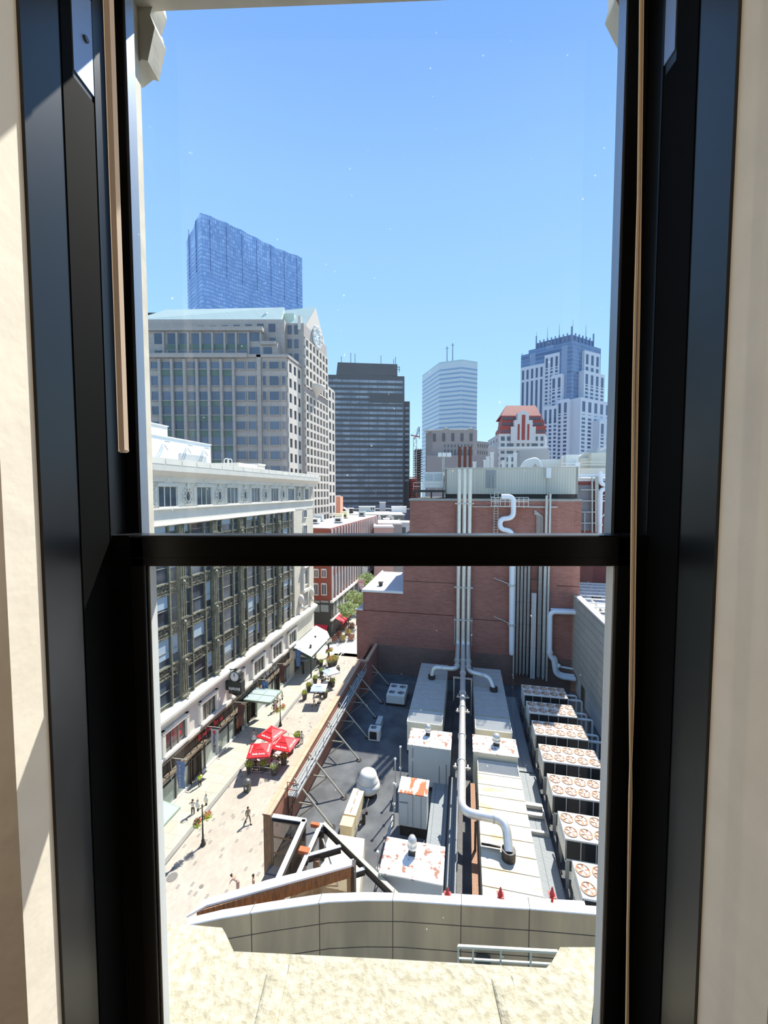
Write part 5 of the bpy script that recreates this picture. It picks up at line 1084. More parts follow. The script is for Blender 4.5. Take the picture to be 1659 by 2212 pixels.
# low grey building at far left behind
lf = T('distant_block', 'sliver of a pale tan office block behind the grey building at the left', 'office building', (-95, 150, GZ), frame='W')
PW('block', MB().box(-118, X(357, 162), 162, 175, GZ, Zy(675, 162)), mat('pale_tan', (190, 176, 160), .8), lf); PW('roof_edge', MB().box(-118, X(369, 162), 161.5, 175, Zy(681, 162), Zy(677, 162)), darkg, lf)
# --- blue glass tower
def curtain():
    m = pattern('blue_curtain_wall', (116, 150, 200), (168, 196, 232), (108, 140, 190), 3.1, 3.7, .3, rough=.3, offset=0, var=.10, vs=.03, spec=1.0); return m
bl = T('glass_tower', 'tall blue glass tower with rising wavy roofline', 'skyscraper', (-150, 420, GZ), frame='W')
Ya, Yb, Yc = 380, 452, 406
pa, pb_, pc = Vector((X(447, Ya), Ya, 0)), Vector((X(658, Yb), Yb, 0)), Vector((X(417, Yc), Yc, 0))
zt = Zy(460, Ya)
def fold(p, q, n, amp):
    L, f = fc(p, q); out = []
    for i in range(n + 1):
        s = L * i / n; out.append(f(s, amp * (1 if i % 2 else 0), 0)[:2])
    return out
po = fold(pc, pa, 4, .9) + fold(pa, pb_, 14, 1.6)[1:]
po2 = po + [(pb_.x - 8, pb_.y + 30), (pc.x - 2, pc.y + 60)]
def ztop(x, y): return zt + 1.2 * math.sin((x - pa.x) * .085) + (0 if x > pa.x else (pa.x - x) * -.35)
PW('curtain_wall', MB().prism(po2, GZ, ztop), curtain(), bl)
cr_ = mat('crown_blue', (74, 104, 158), .2, spec=.9)
fl = MB()
for i in range(len(po) - 1):
    L, f = fc(po[i], po[i + 1])
    if i % 2 == 0: fbox(fl, f, L - .15, L + .15, 0, .4, zt - 50 - (i * .3), zt - 3)
PW('crown_fins', fl, mat('fin_dark_blue', (52, 80, 132), .3), bl)
for j in range(48):
    b = MB(); z = GZ + 130 + j * 3.7
    if z > zt - 28: break
    for i in range(len(po) - 1): L, f = fc(po[i], po[i + 1]); fbox(b, f, 0, L, 0, .25, z, z + 1.0)
    PW('spandrel_band', b, mat('spandrel_blue', (136, 168, 214), .4), bl)
# --- black office tower
bk_ = T('office_tower', 'broad dark grey office tower with horizontal window bands and rooftop antennas', 'skyscraper', (0, 295, GZ), frame='W')
charc = mat('charcoal_cladding', (92, 90, 90), .5, var=.05, scale=.05); bandg = mat('grey_window_band', (150, 158, 166), .2, spec=.8, col2=(118, 126, 136), scale=.12, thresh=(.4, .6))
Yk, Yk2 = 290.0, 294.5
kl, kr = (X(700, Yk), Yk), (X(873, Yk2), Yk2)
PW('tower', MB().prism([kl, kr, (kr[0] + 1, 330), (kl[0], 330)], GZ, Zy(809, Yk)), charc, bk_)
PW('penthouse', MB().prism([(X(731, Yk), Yk + .5), (X(858, Yk2), Yk2 + .5), (X(858, Yk2), 325), (X(726, 320), 325)], Zy(809, Yk), Zy(782, Yk)), mat('penthouse_charcoal', (96, 94, 94), .6, var=.08, scale=.15), bk_)
bands(bk_, kl, kr, Zy(1096, Yk), Zy(813, Yk), 25, .48, bandg, .2, seg=6.3, inset=1.0)
sk = MB(); L, f = fc(kl, kr)
fbox(sk, f, (798 - 700) / 173 * L, L, .2, .35, Zy(868, Yk), Zy(847, Yk)); PW('blank_panel', sk, charc, bk_)
k2 = (X(884.5, 300), 300); PW('side_wing', MB().prism([(X(870, 300), 300), k2, (k2[0] + 1.4, 330), (X(870, 300), 330)], GZ, Zy(867, 300)), charc, bk_)
bands(bk_, (X(874, 300), 299.9), (k2[0] - .6, 299.9), Zy(1040, 300), Zy(873, 300), 15, .42, bandg, .2)
for px, y, h in ((759, 762, 3), (768, 764, 3), (739, 770, 2), (823, 768, 2), (854, 771, 2), (850, 776, 2)):
    a_ = T('antenna', 'thin antenna on the black office tower, ' + {759: 'taller of the left pair', 768: 'right one of the left pair', 739: 'at the far left', 823: 'alone right of centre', 854: 'tallest at the right corner', 850: 'short one at the right corner'}[px], 'antenna', (X(px, 300), 300, Zy(783, 300)), frame='W', group='antennas on the dark tower')
    PW('mast', MB().cyl(X(px, 300), 300, Zy(782, 290) - .6, Zy(y, 300), .25, 6), mat('antenna_grey', (120, 132, 150), .6), a_)
PW('roof_scaffold', MB().bar((X(862, 296), 296, Zy(804, 296)), (X(862, 296), 296, Zy(792, 296)), .4).bar((X(858, 296), 296, Zy(793, 296)), (X(863, 296), 296, Zy(793, 296)), .4).bar((X(858, 296), 296, Zy(798, 296)), (X(863, 296), 296, Zy(798, 296)), .4), MATS['antenna_grey'], bk_)
# --- pale octagonal banded tower
oc = T('octagonal_tower', 'pale banded octagonal tower with slanted facets and two roof masts', 'skyscraper', (90, 540, GZ), frame='W')
palc = mat('pale_aluminium', (206, 212, 212), .45, metal=.2); ocg = mat('blue_grey_band', (142, 166, 190), .2, spec=.8)
zo = 170.0
def Yo(py): return zo * FPX / (1062 - py)
pts_ = [(X(px, Yo(py)), Yo(py)) for px, py in ((911, 815), (947, 788), (994.5, 782), (1028, 787))]
PW('tower', MB().prism(pts_ + [(pts_[-1][0] + 6, 600), (pts_[0][0] + 20, 660)], GZ, zo - 2), palc, oc)
PW('roof_cap', MB().prism(pts_ + [(pts_[-1][0] + 6, 600), (pts_[0][0] + 20, 660)], zo - 2, zo), mat('cap_green', (186, 206, 202), .5), oc)
for a_, b_ in zip(pts_[:-1], pts_[1:]): bands(oc, a_, b_, 20, 164, 25, .36, ocg, .25, inset=.3)
for px, y in ((963, 748), (975, 741)):
    a_ = T('antenna', 'lattice mast on the octagonal tower, ' + ('left one with crossarm' if px == 963 else 'right and taller one'), 'antenna', (X(px, 560), 560, zo), frame='W', group='masts on the octagonal tower')
    PW('mast', MB().tube([(X(px, 560), 560, zo - 1), (X(px, 560), 560, Zy(y, 560))], [.9, .5], 6), MATS['antenna_grey'], a_); PW('crossarm', MB().box(X(px - 3, 560), X(px + 3, 560), 559.5, 560.5, Zy(y + 5, 560), Zy(y + 4, 560)), MATS['antenna_grey'], a_)
# --- stepped stone and glass tower at the right
sg = T('stepped_tower', 'tall blue glass tower clad in stepped white stone bays with pinnacles', 'skyscraper', (160, 430, GZ), frame='W')
wst = mat('white_cast_stone', (206, 208, 214), .6); wcurt = pattern('slate_curtain_wall', (78, 100, 136), (98, 124, 164), (128, 146, 172), 3.2, 3.9, .3, rough=.15, offset=0, spec=.9); deepg = mat('deep_blue_glass', (66, 82, 112), .15, spec=.9)
def qp(px, Y, d=0): return (X(px, Y), Y + d)
A, Cn, B = qp(1120, 434), qp(1228, 400), qp(1289, 425)
def tier(a, c, b, z0, z1, m, name='glass_core'):
    PW(name, MB().prism([a, c, b, (b[0] + a[0] - c[0], b[1] + a[1] - c[1])], z0, z1), m, sg)
z770 = Zy(768, 434)
tier(A, Cn, B, GZ, z770, wcurt)
A2, B2 = qp(1136, 430), qp(1289, 425); tier(A2, (Cn[0], Cn[1] + 1), B2, z770, Zy(757, 430), wcurt)
A3, B3 = qp(1152, 426), qp(1272, 420); z3_ = Zy(730, 410); tier(A3, (Cn[0], Cn[1] + 2), B3, z770, z3_ - 4, wcurt)
pin = MB(); crn = MB()
for (p, q, n) in ((A3, (Cn[0], Cn[1] + 2), 9), ((Cn[0], Cn[1] + 2), B3, 6)):
    L, f = fc(p, q)
    for i in range(n + 1):
        s = L * i / n; h = z3_ + (8 if i in (0, n) else 2.5); fbox(pin, f, s - .5, s + .5, -.3, .8, z3_ - 12, h)
    fbox(crn, f, 0, L, -1.5, -.3, z3_ - 5, z3_ + (.5))
PW('pinnacles', pin, mat('pinnacle_blue', (112, 134, 168), .5), sg); PW('crown_screen', crn, mat('crown_slate', (108, 126, 156), .5), sg)
for px, Yq, y, l in ((1152, 426, 716, 'left corner'), (1175, 418, 706, 'left of centre'), (1200, 409, 700, 'left of the centre peak'), (1228, 402, 690, 'at the centre peak'), (1256, 414, 700, 'right of the peak'), (1122, 434, 762, 'lowest at the left shoulder')):
    a_ = T('spire', 'thin spire on the stepped tower crown, ' + l, 'spire', (X(px, Yq), Yq, z3_), frame='W', group='spires of the stepped tower')
    PW('shaft', MB().tube([(X(px, Yq), Yq, z770 if px == 1122 else z3_ - 4), (X(px, Yq), Yq, Zy(y, Yq))], [.4, .1], 6), MATS['pinnacle_blue'], a_)
def stonebay(pxa, Ya_, pxb, Yb_, ytop, nx, rows, off=3.0, colrows=0):
    """white stone volume standing proud of the core between two points of a face"""
    a = qp(pxa, Ya_); b = qp(pxb, Yb_); L, f = fc(a, b); zt_ = Zy(ytop, (Ya_ + Yb_) / 2)
    m = MB(); fbox(m, f, 0, L, -6, off, GZ, zt_); PW('stone_bay', m, wst, sg)
    w = L / nx
    fh = 3.9; z = zt_ - 2.5
    if colrows:
        for i in range(nx):
            g = MB(); fbox(g, f, i * w + w * .28, i * w + w * .74, off, off + .12, z - 11, z - 1); fbox(g, f, i * w + w * .28, i * w + w * .74, off, off + .12, z - colrows, z - 13.5); PW('window_strip', g, deepg, sg)
        z -= colrows + 2
    nr = int((z - 5) / fh)
    g = MB()
    for j in range(nr):
        for i in range(nx): fbox(g, f, i * w + w * .25, i * w + w * .78, off, off + .12, z - (j + 1) * fh + .9, z - j * fh - .8)
    if nr > 0: PW('windows', g, deepg, sg, kind='stuff')
stonebay(1121, 433.5, 1190, 411.7, 788, 7, 0, 1.0, 62)
stonebay(1172, 418, 1203, 408, 766, 3, 0, 3.0, 12)
stonebay(1190, 412, 1213, 404.5, 812, 2, 0, 6.5, 12)
stonebay(1248, 409, 1281, 421, 763, 3, 0, 3.5, 42)
stonebay(1243, 406, 1287, 424, 808, 4, 0, 6, 12)
stonebay(1205, 405, 1230, 397, 866, 2, 0, 9, 12)
stonebay(1230, 396, 1293, 420, 868, 5, 0, 9.5, 14)
stonebay(1264, 404, 1300, 418, 914, 3, 0, 13, 12)
stonebay(1176, 410, 1206, 401, 880, 3, 0, 9, 10)
# --- red roofed stone building
rd = T('red_roof_building', 'pale stone office building with red hipped roof and stepped white gable', 'office building', (100, 310, GZ), frame='W')
Yr = 300.0; cst = mat('cream_stone', (212, 206, 200), .7); redr = mat('red_roof', (164, 72, 62), .6, var=.06, scale=.2); dwin = mat('window_slate', (84, 90, 100), .2, spec=.8)
zb_ = Zy(937, Yr)
PW('block', MB().prism([qp(1076, Yr), qp(1176, Yr), qp(1178, 335), qp(1052, 340)], GZ, zb_), cst, rd)
PW('block', MB().prism([qp(1050, 318), qp(1076, Yr), qp(1076, 330), qp(1050, 335)], GZ, Zy(960, Yr)), cst, rd)
for (a, b, y0, y1) in ((1078, 1176, 937, 920), (1083, 1174, 920, 907), (1084, 1170, 907, 896)):
    d = (937 - y0) * .12
    PW('red_storey', MB().prism([qp(a, Yr, d), qp(b, Yr, d), qp(b, 332), qp(a - 10, 334)], Zy(y0, Yr), Zy(y1, Yr)), redr, rd)
    g = MB()
    n = int((b - a) / 4)
    for k in range(n): g.box(X(a + 1.5 + k * 4, Yr), X(a + 4.0 + k * 4, Yr), Yr + d - .25, Yr + d, Zy(y0 - 2, Yr), Zy(y0 - 8, Yr))
    PW('windows', g, dwin, rd, kind='stuff')
rz = Zy(896, Yr); PW('hip_roof', MB().add([(X(1083, Yr), Yr + 4, rz), (X(1170, Yr), Yr + 4, rz), (X(1172, 330), 330, rz), (X(1068, 330), 330, rz), (X(1090, 312), 312, Zy(876, 312)), (X(1153, 312), 312, Zy(876, 312)), (X(1153, 322), 322, Zy(876, 312)), (X(1090, 322), 322, Zy(876, 312))], [(0, 1, 5, 4), (1, 2, 6, 5), (2, 3, 7, 6), (3, 0, 4, 7), (4, 5, 6, 7)]), redr, rd, label='red roof')
gp_ = [(1100, 937), (1100, 922), (1107, 922), (1107, 908), (1114, 908), (1114, 893), (1127, 886), (1138, 893), (1138, 908), (1146, 908), (1146, 922), (1153, 922), (1153, 937), (1153, 958), (1100, 958)]
PW('stepped_gable', MB().extr([(X(a, Yr), Zy(b, Yr)) for a, b in gp_], Yr - 1.2, Yr + 3, 'y'), cst, rd, label='stepped white gable')
g = MB()
for (a, b, y0, y1) in ((1123, 1130, 951, 897), (1114.5, 1118.5, 951, 917), (1135, 1139, 951, 917)): PW('arched_window', MB().box(X(a, Yr), X(b, Yr), Yr - 1.5, Yr - 1.2, Zy(y0, Yr), Zy(y1, Yr)), redr, rd)
for y, hs in ((943, 9), (958, 6), (974, 6), (988, 9), (1003, 8)):
    for a, b in ((1080, 1088), (1093, 1107), (1114, 1120), (1125, 1130), (1136, 1141), (1146, 1159), (1165, 1171)): PW('window', MB().box(X(a, Yr), X(b, Yr), Yr - .2, Yr, Zy(y + hs, Yr), Zy(y, Yr)), dwin, rd)
PW('cornice', MB().box(X(1073, Yr), X(1178, Yr), Yr - .9, Yr, Zy(971, Yr), Zy(966, Yr)), cst, rd)
L, f = fc(qp(1052, 340), qp(1076, Yr)); grid(rd, qp(1052, 338), qp(1076, Yr), GZ + 20, zb_ - 2, 4, 12, .5, .5, cst, dwin, .4, each=False)
# --- art deco block
ad = T('art_deco_block', 'brownish grey art deco block with small gabled parapets', 'office building', (50, 265, GZ), frame='W')
taup = mat('taupe_stone', (160, 150, 144), .8, var=.05, scale=.1); Yd = 260.0
PW('block', MB().prism([qp(919, 275), qp(933, 263), qp(957, Yd), qp(1022, Yd), qp(1029, 262), qp(1029, 290), qp(919, 295)], GZ, Zy(928, Yd)), taup, ad)
PW('block', MB().prism([qp(1022, 268), qp(1052, 275), qp(1052, 300), qp(1022, 300)], GZ, Zy(953, 270)), taup, ad)
PW('plain_wing', MB().prism([qp(921, 250), qp(1050, 250), qp(1050, 262), qp(921, 262)], GZ, Zy(984, 250)), mat('taupe_plain', (150, 140, 138), .8), ad)
for px in (925, 962, 1015): PW('parapet_gable', MB().extr([(X(px - 7, Yd), Zy(928, Yd)), (X(px, Yd), Zy(922, Yd)), (X(px + 7, Yd), Zy(928, Yd))], Yd + (6 if px == 925 else -.4), Yd + (9 if px == 925 else 2), 'y'), mat('parapet_cream', (206, 200, 186), .7), ad)
PW('parapet', MB().prism([qp(919, 274.6), qp(933, 262.6), qp(957, Yd - .4), qp(1022, Yd - .4), qp(1022, Yd + 1), qp(919, 277)], Zy(929, Yd), Zy(927, Yd)), MATS['parapet_cream'], ad)
for k in range(5):
    px = 935 + k * 19.5; PW('tall_window', MB().box(X(px, Yd), X(px + 6, Yd), Yd - (.0 if k else -2) - .25, Yd + 2, Zy(953, Yd), Zy(936, Yd)), mat('window_brown', (96, 90, 92), .3), ad)
for k in range(9): px = 959 + k * 7.2; PW('window', MB().box(X(px, Yd), X(px + 2.2, Yd), Yd - .2, Yd, Zy(966, Yd), Zy(960, Yd)), MATS['window_brown'], ad)
for k in range(9): px = 959 + k * 7.2; PW('window', MB().box(X(px, Yd), X(px + 2.6, Yd), Yd - .2, Yd, Zy(983, Yd), Zy(971, Yd)), MATS['window_brown'], ad)
L, f = fc(qp(1023, 268), qp(1052, 275)); grid(ad, qp(1023, 267.8), qp(1052, 274.8), Zy(985, 270), Zy(955, 270), 6, 2, .4, .5, taup, MATS['window_brown'], .3)
# --- crane and building site
wr = mat('crane_white', (226, 222, 220), .6); rdc = mat('crane_red', (196, 92, 84), .6)
cn = T('tower_crane', 'white and red tower crane with raised jib over the building site', 'crane', (X(896, 322), 322, GZ), frame='W')
def lattice(b, p, q, w, n, d=.5):
    p = Vector(p); q = Vector(q)
    for sx in (-1, 1): b.bar(p + Vector((sx * w, 0, 0)), q + Vector((sx * w, 0, 0)), d)
    for i in range(n): a = p.lerp(q, i / n); c = p.lerp(q, (i + 1) / n); s = 1 if i % 2 else -1; b.bar(a + Vector((s * w, 0, 0)), c + Vector((-s * w, 0, 0)), d * .7)
    return b
Yn = 322; PW('mast', lattice(MB(), (X(896, Yn), Yn, Zy(1060, Yn)), (X(896, Yn), Yn, Zy(946, Yn)), 1.3, 16), wr, cn); PW('jib', lattice(MB(), (X(898, Yn), Yn, Zy(945, Yn)), (X(905, Yn), Yn, Zy(922, Yn)), .6, 8, .4), mat('jib_blue', (92, 104, 150), .6), cn)
PW('counter_jib', MB().bar((X(887, Yn), Yn, Zy(940, Yn)), (X(906, Yn), Yn, Zy(944, Yn)), .8).bar((X(905.5, Yn), Yn, Zy(948, Yn)), (X(905.5, Yn), Yn, Zy(926, Yn)), .5), rdc, cn); PW('cab', MB().box(X(893, Yn), X(898, Yn), Yn - 1, Yn + 1, Zy(948, Yn), Zy(944, Yn)), wr, cn)
PW('pendant', MB().bar((X(887, Yn), Yn, Zy(940, Yn)), (X(905, Yn), Yn, Zy(922.5, Yn)), .2), wr, cn)
cs = T('concrete_frame', 'unfinished concrete building frame of open floors right of the crane', 'building site', (X(905, 330), 335, GZ), frame='W')
for k in range(14): PW('floor_slab', MB().box(X(897, 330), X(912, 330), 330, 350, Zy(1040 - k * 5.2, 330), Zy(1038.2 - k * 5.2, 330)), mat('concrete', (128, 128, 130), .9), cs)
b = MB()
for px in (898, 903, 908): b.box(X(px, 330), X(px + 1, 330), 331, 332, GZ, Zy(968, 330))
PW('column', b, MATS['concrete'], cs); PW('core', MB().box(X(900, 330), X(910, 330), 340, 350, GZ, Zy(975, 330)), MATS['dark_glass'], cs)
rf_ = T('red_steel_frame', 'red steel frame of a building under construction below the crane', 'building site', (X(893, 300), 305, GZ), frame='W')
b = MB()
for k in range(9): b.box(X(885, 305), X(901, 305), 305, 306, Zy(1080 - k * 6, 305), Zy(1078.6 - k * 6, 305))
PW('beam', b, rdc, rf_); b = MB()
for px in (886, 890, 895, 900): b.box(X(px, 305), X(px + .7, 305), 305.2, 306, GZ, Zy(1031, 305))
PW('column', b, rdc, rf_); PW('slab', MB().box(X(886, 306), X(901, 306), 307, 315, GZ, Zy(1034, 307)), MATS['concrete'], rf_)
# --- mid distance roofs seen between the store and the brick tower
def simple(name, label, cat, pxa, pxb, ytop, Y, depth, wall, roof=None, rows=0, nx=0, win=None, frac=.5):
    t = T(name, label, cat, (X((pxa + pxb) / 2, Y), Y + depth / 2, GZ), frame='W'); z = Zy(ytop, Y)
    PW('block', MB().box(X(pxa, Y), X(pxb, Y), Y, Y + depth, GZ, z), wall, t)
    PW('parapet', MB().box(X(pxa, Y) - .2, X(pxb, Y) + .2, Y - .2, Y + .3, z, z + .5).box(X(pxa, Y) - .2, X(pxa, Y) + .2, Y, Y + depth, z, z + .5), roof or cop, t)
    if rows: grid(t, (X(pxa, Y), Y), (X(pxb, Y), Y), z - rows * 4, z - .3, nx, rows, frac, .6, wall, win or dwin, .2)
    return t, z
orb = mat('orange_brick_far', (214, 150, 124), .8); slate = mat('slate_mansard', (110, 110, 108), .8, var=.1, scale=.5); wroof = mat('white_roof', (222, 220, 214), .8)
t, z = simple('brick_stair_tower', 'narrow orange brick tower beside the grey office block', 'building', 715, 735, 1073, 150, 10, orb, None)
PW('corner_band', MB().box(X(723, 150), X(726, 150), 149.8, 150, GZ, z).box(X(716, 150), X(735, 150), 149.7, 150, Zy(1122, 150), Zy(1119, 150)), cop, t)
t, z = simple('mansard_block', 'grey mansard roofed block with white pedimented dormers', 'building', 748, 874, 1113, 175, 30, slate, cop)
PW('roof', MB().box(X(750, 175), X(872, 175), 175.4, 205, z, z + .2), wroof, t)
for px, w, l in ((774, 16, 1), (842, 16, 1)):
    PW('dormer', MB().extr([(X(px - 9, 175), Zy(1131, 175)), (X(px + 9, 175), Zy(1131, 175)), (X(px + 9, 175), Zy(1117, 175)), (X(px, 175), Zy(1112, 175)), (X(px - 9, 175), Zy(1117, 175))], 172.5, 175, 'y'), mat('dormer_stone', (196, 194, 184), .7), t); PW('window', MB().box(X(px - 4, 175), X(px - .5, 175), 172.3, 172.5, Zy(1128, 175), Zy(1120, 175)).box(X(px + .5, 175), X(px + 4, 175), 172.3, 172.5, Zy(1128, 175), Zy(1120, 175)), dwin, t)
for px in (756, 793, 806, 860): PW('window', MB().box(X(px, 175), X(px + 5, 175), 174.7, 175, Zy(1130, 175), Zy(1120, 175)), mat('window_pale', (170, 176, 170), .4), t)
PW('statue_gable', MB().extr([(X(812, 174), Zy(1131, 174)), (X(826, 174), Zy(1131, 174)), (X(823, 174), Zy(1118, 174)), (X(819, 174), Zy(1112, 174)), (X(815, 174), Zy(1118, 174))], 171.5, 174.5, 'y'), wroof, t)
t, z = simple('low_white_roof', 'low building with white roof in front of the mansard block', 'building', 738, 868, 1133, 140, 20, mat('grey_wall_far', (150, 148, 142), .8), cop)
PW('roof', MB().box(X(739, 140), X(867, 140), 140.3, 160, z, z + .2), wroof, t)
t, z = simple('pink_brick_block', 'low pink brick building just above the window rail', 'building', 808, 850, 1140, 122, 10, mat('pink_brick_far', (196, 160, 148), .8), cop); PW('roof', MB().box(X(808.5, 122), X(849, 122), 122.3, 132, z, z + .15), wroof, t)
t, z = simple('grey_side_building', 'narrow grey building with arched end left of the mansard block', 'building', 735, 748, 1103, 160, 14, mat('pale_grey_far', (184, 184, 180), .8), cop); PW('arch_top', MB().tube([(X(740, 160), 159.8, z), (X(740, 160), 166, z)], 1.2, 12), MATS['pale_grey_far'], t)
rt = [('roof_box', 'black louvred box on the roofs in front of the black tower', 749, 762, 1111, 1099, 185, dkf), ('roof_penthouse', 'long pale penthouse with two dark windows on the far roofs', 775, 810, 1103, 1095, 200, mat('penthouse_pale', (176, 184, 180), .6)),
      ('lift_housing', 'pale upright lift housing on the far roofs', 820, 833, 1100, 1086, 215, mat('lilac_grey', (190, 188, 192), .7)), ('cooling_unit', 'white cooling equipment at the right of the far roofs', 846, 878, 1105, 1095, 200, whm), ('roof_box', 'cream roof box behind the low white roof building', 797, 811, 1130, 1122, 165, mat('cream_box', (226, 214, 176), .7)), ('roof_box', 'white box by the mansard block dormer', 828, 841, 1130, 1122, 165, whm)]
for n_, l, a, b2, y0, y1, Y, m in rt:
    t = T(n_, l, 'rooftop equipment', (X((a + b2) / 2, Y), Y, Zy(y0, Y)), frame='W'); PW('box', MB().box(X(a, Y), X(b2, Y), Y, Y + 5, Zy(y0 + 3, Y), Zy(y1, Y)), m, t); PW('lid', MB().box(X(a, Y) - .15, X(b2, Y) + .15, Y - .15, Y + 5, Zy(y1, Y), Zy(y1, Y) + .25), cop, t)
    if n_ == 'roof_penthouse': PW('window', MB().box(X(801, Y), X(804, Y), Y - .1, Y, Zy(1101, Y), Zy(1096.5, Y)).box(X(805.5, Y), X(808.5, Y), Y - .1, Y, Zy(1101, Y), Zy(1096.5, Y)), dkf, t)
base_ = simple('dark_row_building', 'dark low row of buildings in front of the office tower base', 'building', 726, 884, 1100, 235, 20, mat('dark_wall_far', (92, 90, 96), .8), cop)
# --- rooftop equipment on the brick tower, behind the grey screen
def pp(x, y, v): return tuple(sV(x, y, v))
grn = mat('pale_grey_dome', (176, 172, 168), .7)
t = T('rounded_enclosure', 'grey rounded plant enclosure on the brick building roof', 'plant enclosure', (18, 80, -1))
P('shell', MB().box(sV(1123, 990, 78).x, sV(1188, 990, 78).x, 78, 86, -1, sV(1150, 972, 78).z).box(sV(1127, 990, 78).x, sV(1183, 990, 78).x, 79, 86, sV(1150, 972, 78).z, sV(1150, 969, 78).z), grn, t, True); P('rail', MB().bar(pp(1080, 967, 78), pp(1186, 965, 78), .15), whm, t, True)
t = T('bent_duct', 'white curved ductwork loops on the brick building roof', 'duct', (15, 70, -1))
for k in range(4): P('duct', MB().tube(bend([pp(1126 + k * 6, 1012, 68), pp(1134 + k * 7, 998, 68), pp(1160, 990 + k * 4, 68), pp(1168, 1010, 68)], 2.0), .32, 8), whm, t, True)
t = T('white_duct_box', 'long white duct on the brick building roof behind the screen', 'duct', (22, 72, -1)); P('duct', MB().box(sV(1165, 1000, 72).x, sV(1212, 1000, 72).x, 72, 74, sV(1190, 1008, 72).z, sV(1190, 992, 72).z), steelw, t, True); P('rail', MB().bar(pp(1165, 1000, 71.5), pp(1212, 1000, 71.5), .1), whm, t, True); P('leg', MB().box(sV(1170, 1000, 72).x, sV(1172, 1000, 72).x, 72, 73, -1, sV(1190, 1008, 72).z).box(sV(1205, 1000, 72).x, sV(1207, 1000, 72).x, 72, 73, -1, sV(1190, 1008, 72).z), galv, t, True)
t = T('white_chiller', 'boxy white chiller behind rails at the right end of the screen', 'chiller', (24, 70, -1)); P('cabinet', MB().box(sV(1222, 1000, 70).x, sV(1249, 1000, 70).x, 70, 73, -1, sV(1235, 982, 70).z), steelw, t, True); P('valve_box', MB().box(sV(1243, 1000, 69).x, sV(1252, 1000, 69).x, 69, 70, -.5, sV(1245, 998, 69).z), whm, t, True); P('rail', MB().bar(pp(1212, 1001, 69), pp(1254, 1001, 69), .1).bar(pp(1212, 1007, 69), pp(1254, 1007, 69), .1), whm, t, True)
t = T('duct_drum', 'large cream plant box with rounded end on the dark brick wing roof', 'plant enclosure', (28, 72, 2))
cb = mat('cream_plant', (206, 200, 184), .7)
P('box', MB().box(sV(1277, 1000, 74).x, sV(1316, 1000, 74).x, 74, 79, 1.9, sV(1290, 978, 74).z).box(sV(1254, 1000, 75).x, sV(1277, 1000, 75).x, 75, 79, 1.9, sV(1290, 988, 74).z), cb, t, True); P('rounded_end', MB().tube([(sV(1266, 985, 76).x, 76, sV(1266, 990, 76).z), (sV(1266, 985, 76).x + .2, 80, sV(1266, 990, 76).z)], 1.0, 14), cb, t, True)
P('rail', MB().bar(pp(1254, 998, 73), pp(1322, 998, 73), .14).bar(pp(1254, 1004, 73), pp(1322, 1004, 73), .14).box(sV(1256, 1000, 73).x, sV(1322, 1000, 73).x, 73, 74, 1.9, sV(1290, 1011, 73).z), cb, t, True)
t = T('rooftop_silo', 'pale blue grey machinery at the far right above the brick wing', 'plant enclosure', (40, 100, 0)); P('body', MB().box(sV(1290, 980, 110).x, sV(1322, 980, 110).x, 110, 120, 0, sV(1300, 966, 110).z), mat('pale_blue_grey', (178, 192, 200), .7), t, True); P('arm', MB().bar(pp(1296, 972, 109), pp(1322, 962, 109), .4), whm, t, True)
VL = ['leftmost, just right of the pipe stacks', 'second from the left', 'tallest on the left', 'third from the left, short', 'fourth from the left', 'fifth from the left', 'rightmost of the row']
for (px, y0), l in zip(((1025, 1000), (1048, 996), (1063, 980), (1054, 989), (1087, 997), (1101, 987), (1113, 981)), VL):
    q = sV(px, y0, 66); t = T('roof_vent', 'thin white vent stack on the brick building roof, ' + l, 'vent stack', (q.x, 66, -1), group='white vent stacks on the roof')
    P('stack', MB().cyl(q.x, 66, -1, q.z, .26, 8), whm, t, True); P('cap', MB().cyl(q.x, 66, q.z, q.z + .2, .34, 8), whm, t, True)
t = T('roof_floodlights', 'three white floodlights on thin posts left of the pipe stacks', 'floodlights', (-2, 62, 3)); 
for px in (951, 959, 970): q = pp(px, 982, 64); P('lamp_head', MB().box(q[0] - .35, q[0] + .35, 63.8, 64.2, q[2] - .35, q[2] + .3), whm, t, True)
P('post', MB().cyl(sV(956, 1000, 64).x, 64, -1, sV(956, 984, 64).z, .09, 6).cyl(sV(959, 1000, 64).x, 64, -1, sV(959, 984, 64).z, .09, 6), galv, t, True)
t = T('light_fitting', 'small white box light on the grey equipment screen', 'light fitting', (10, 57.8, 2)); q = pp(1184, 1022, 57.8); P('housing', MB().box(q[0] - .3, q[0] + .35, 57.4, 57.9, q[2] - .7, q[2] + .7), whm, t, True); P('conduit', MB().bar((q[0], 57.8, q[2] - .7), (q[0], 57.8, -2.3), .14), galv, t, True)
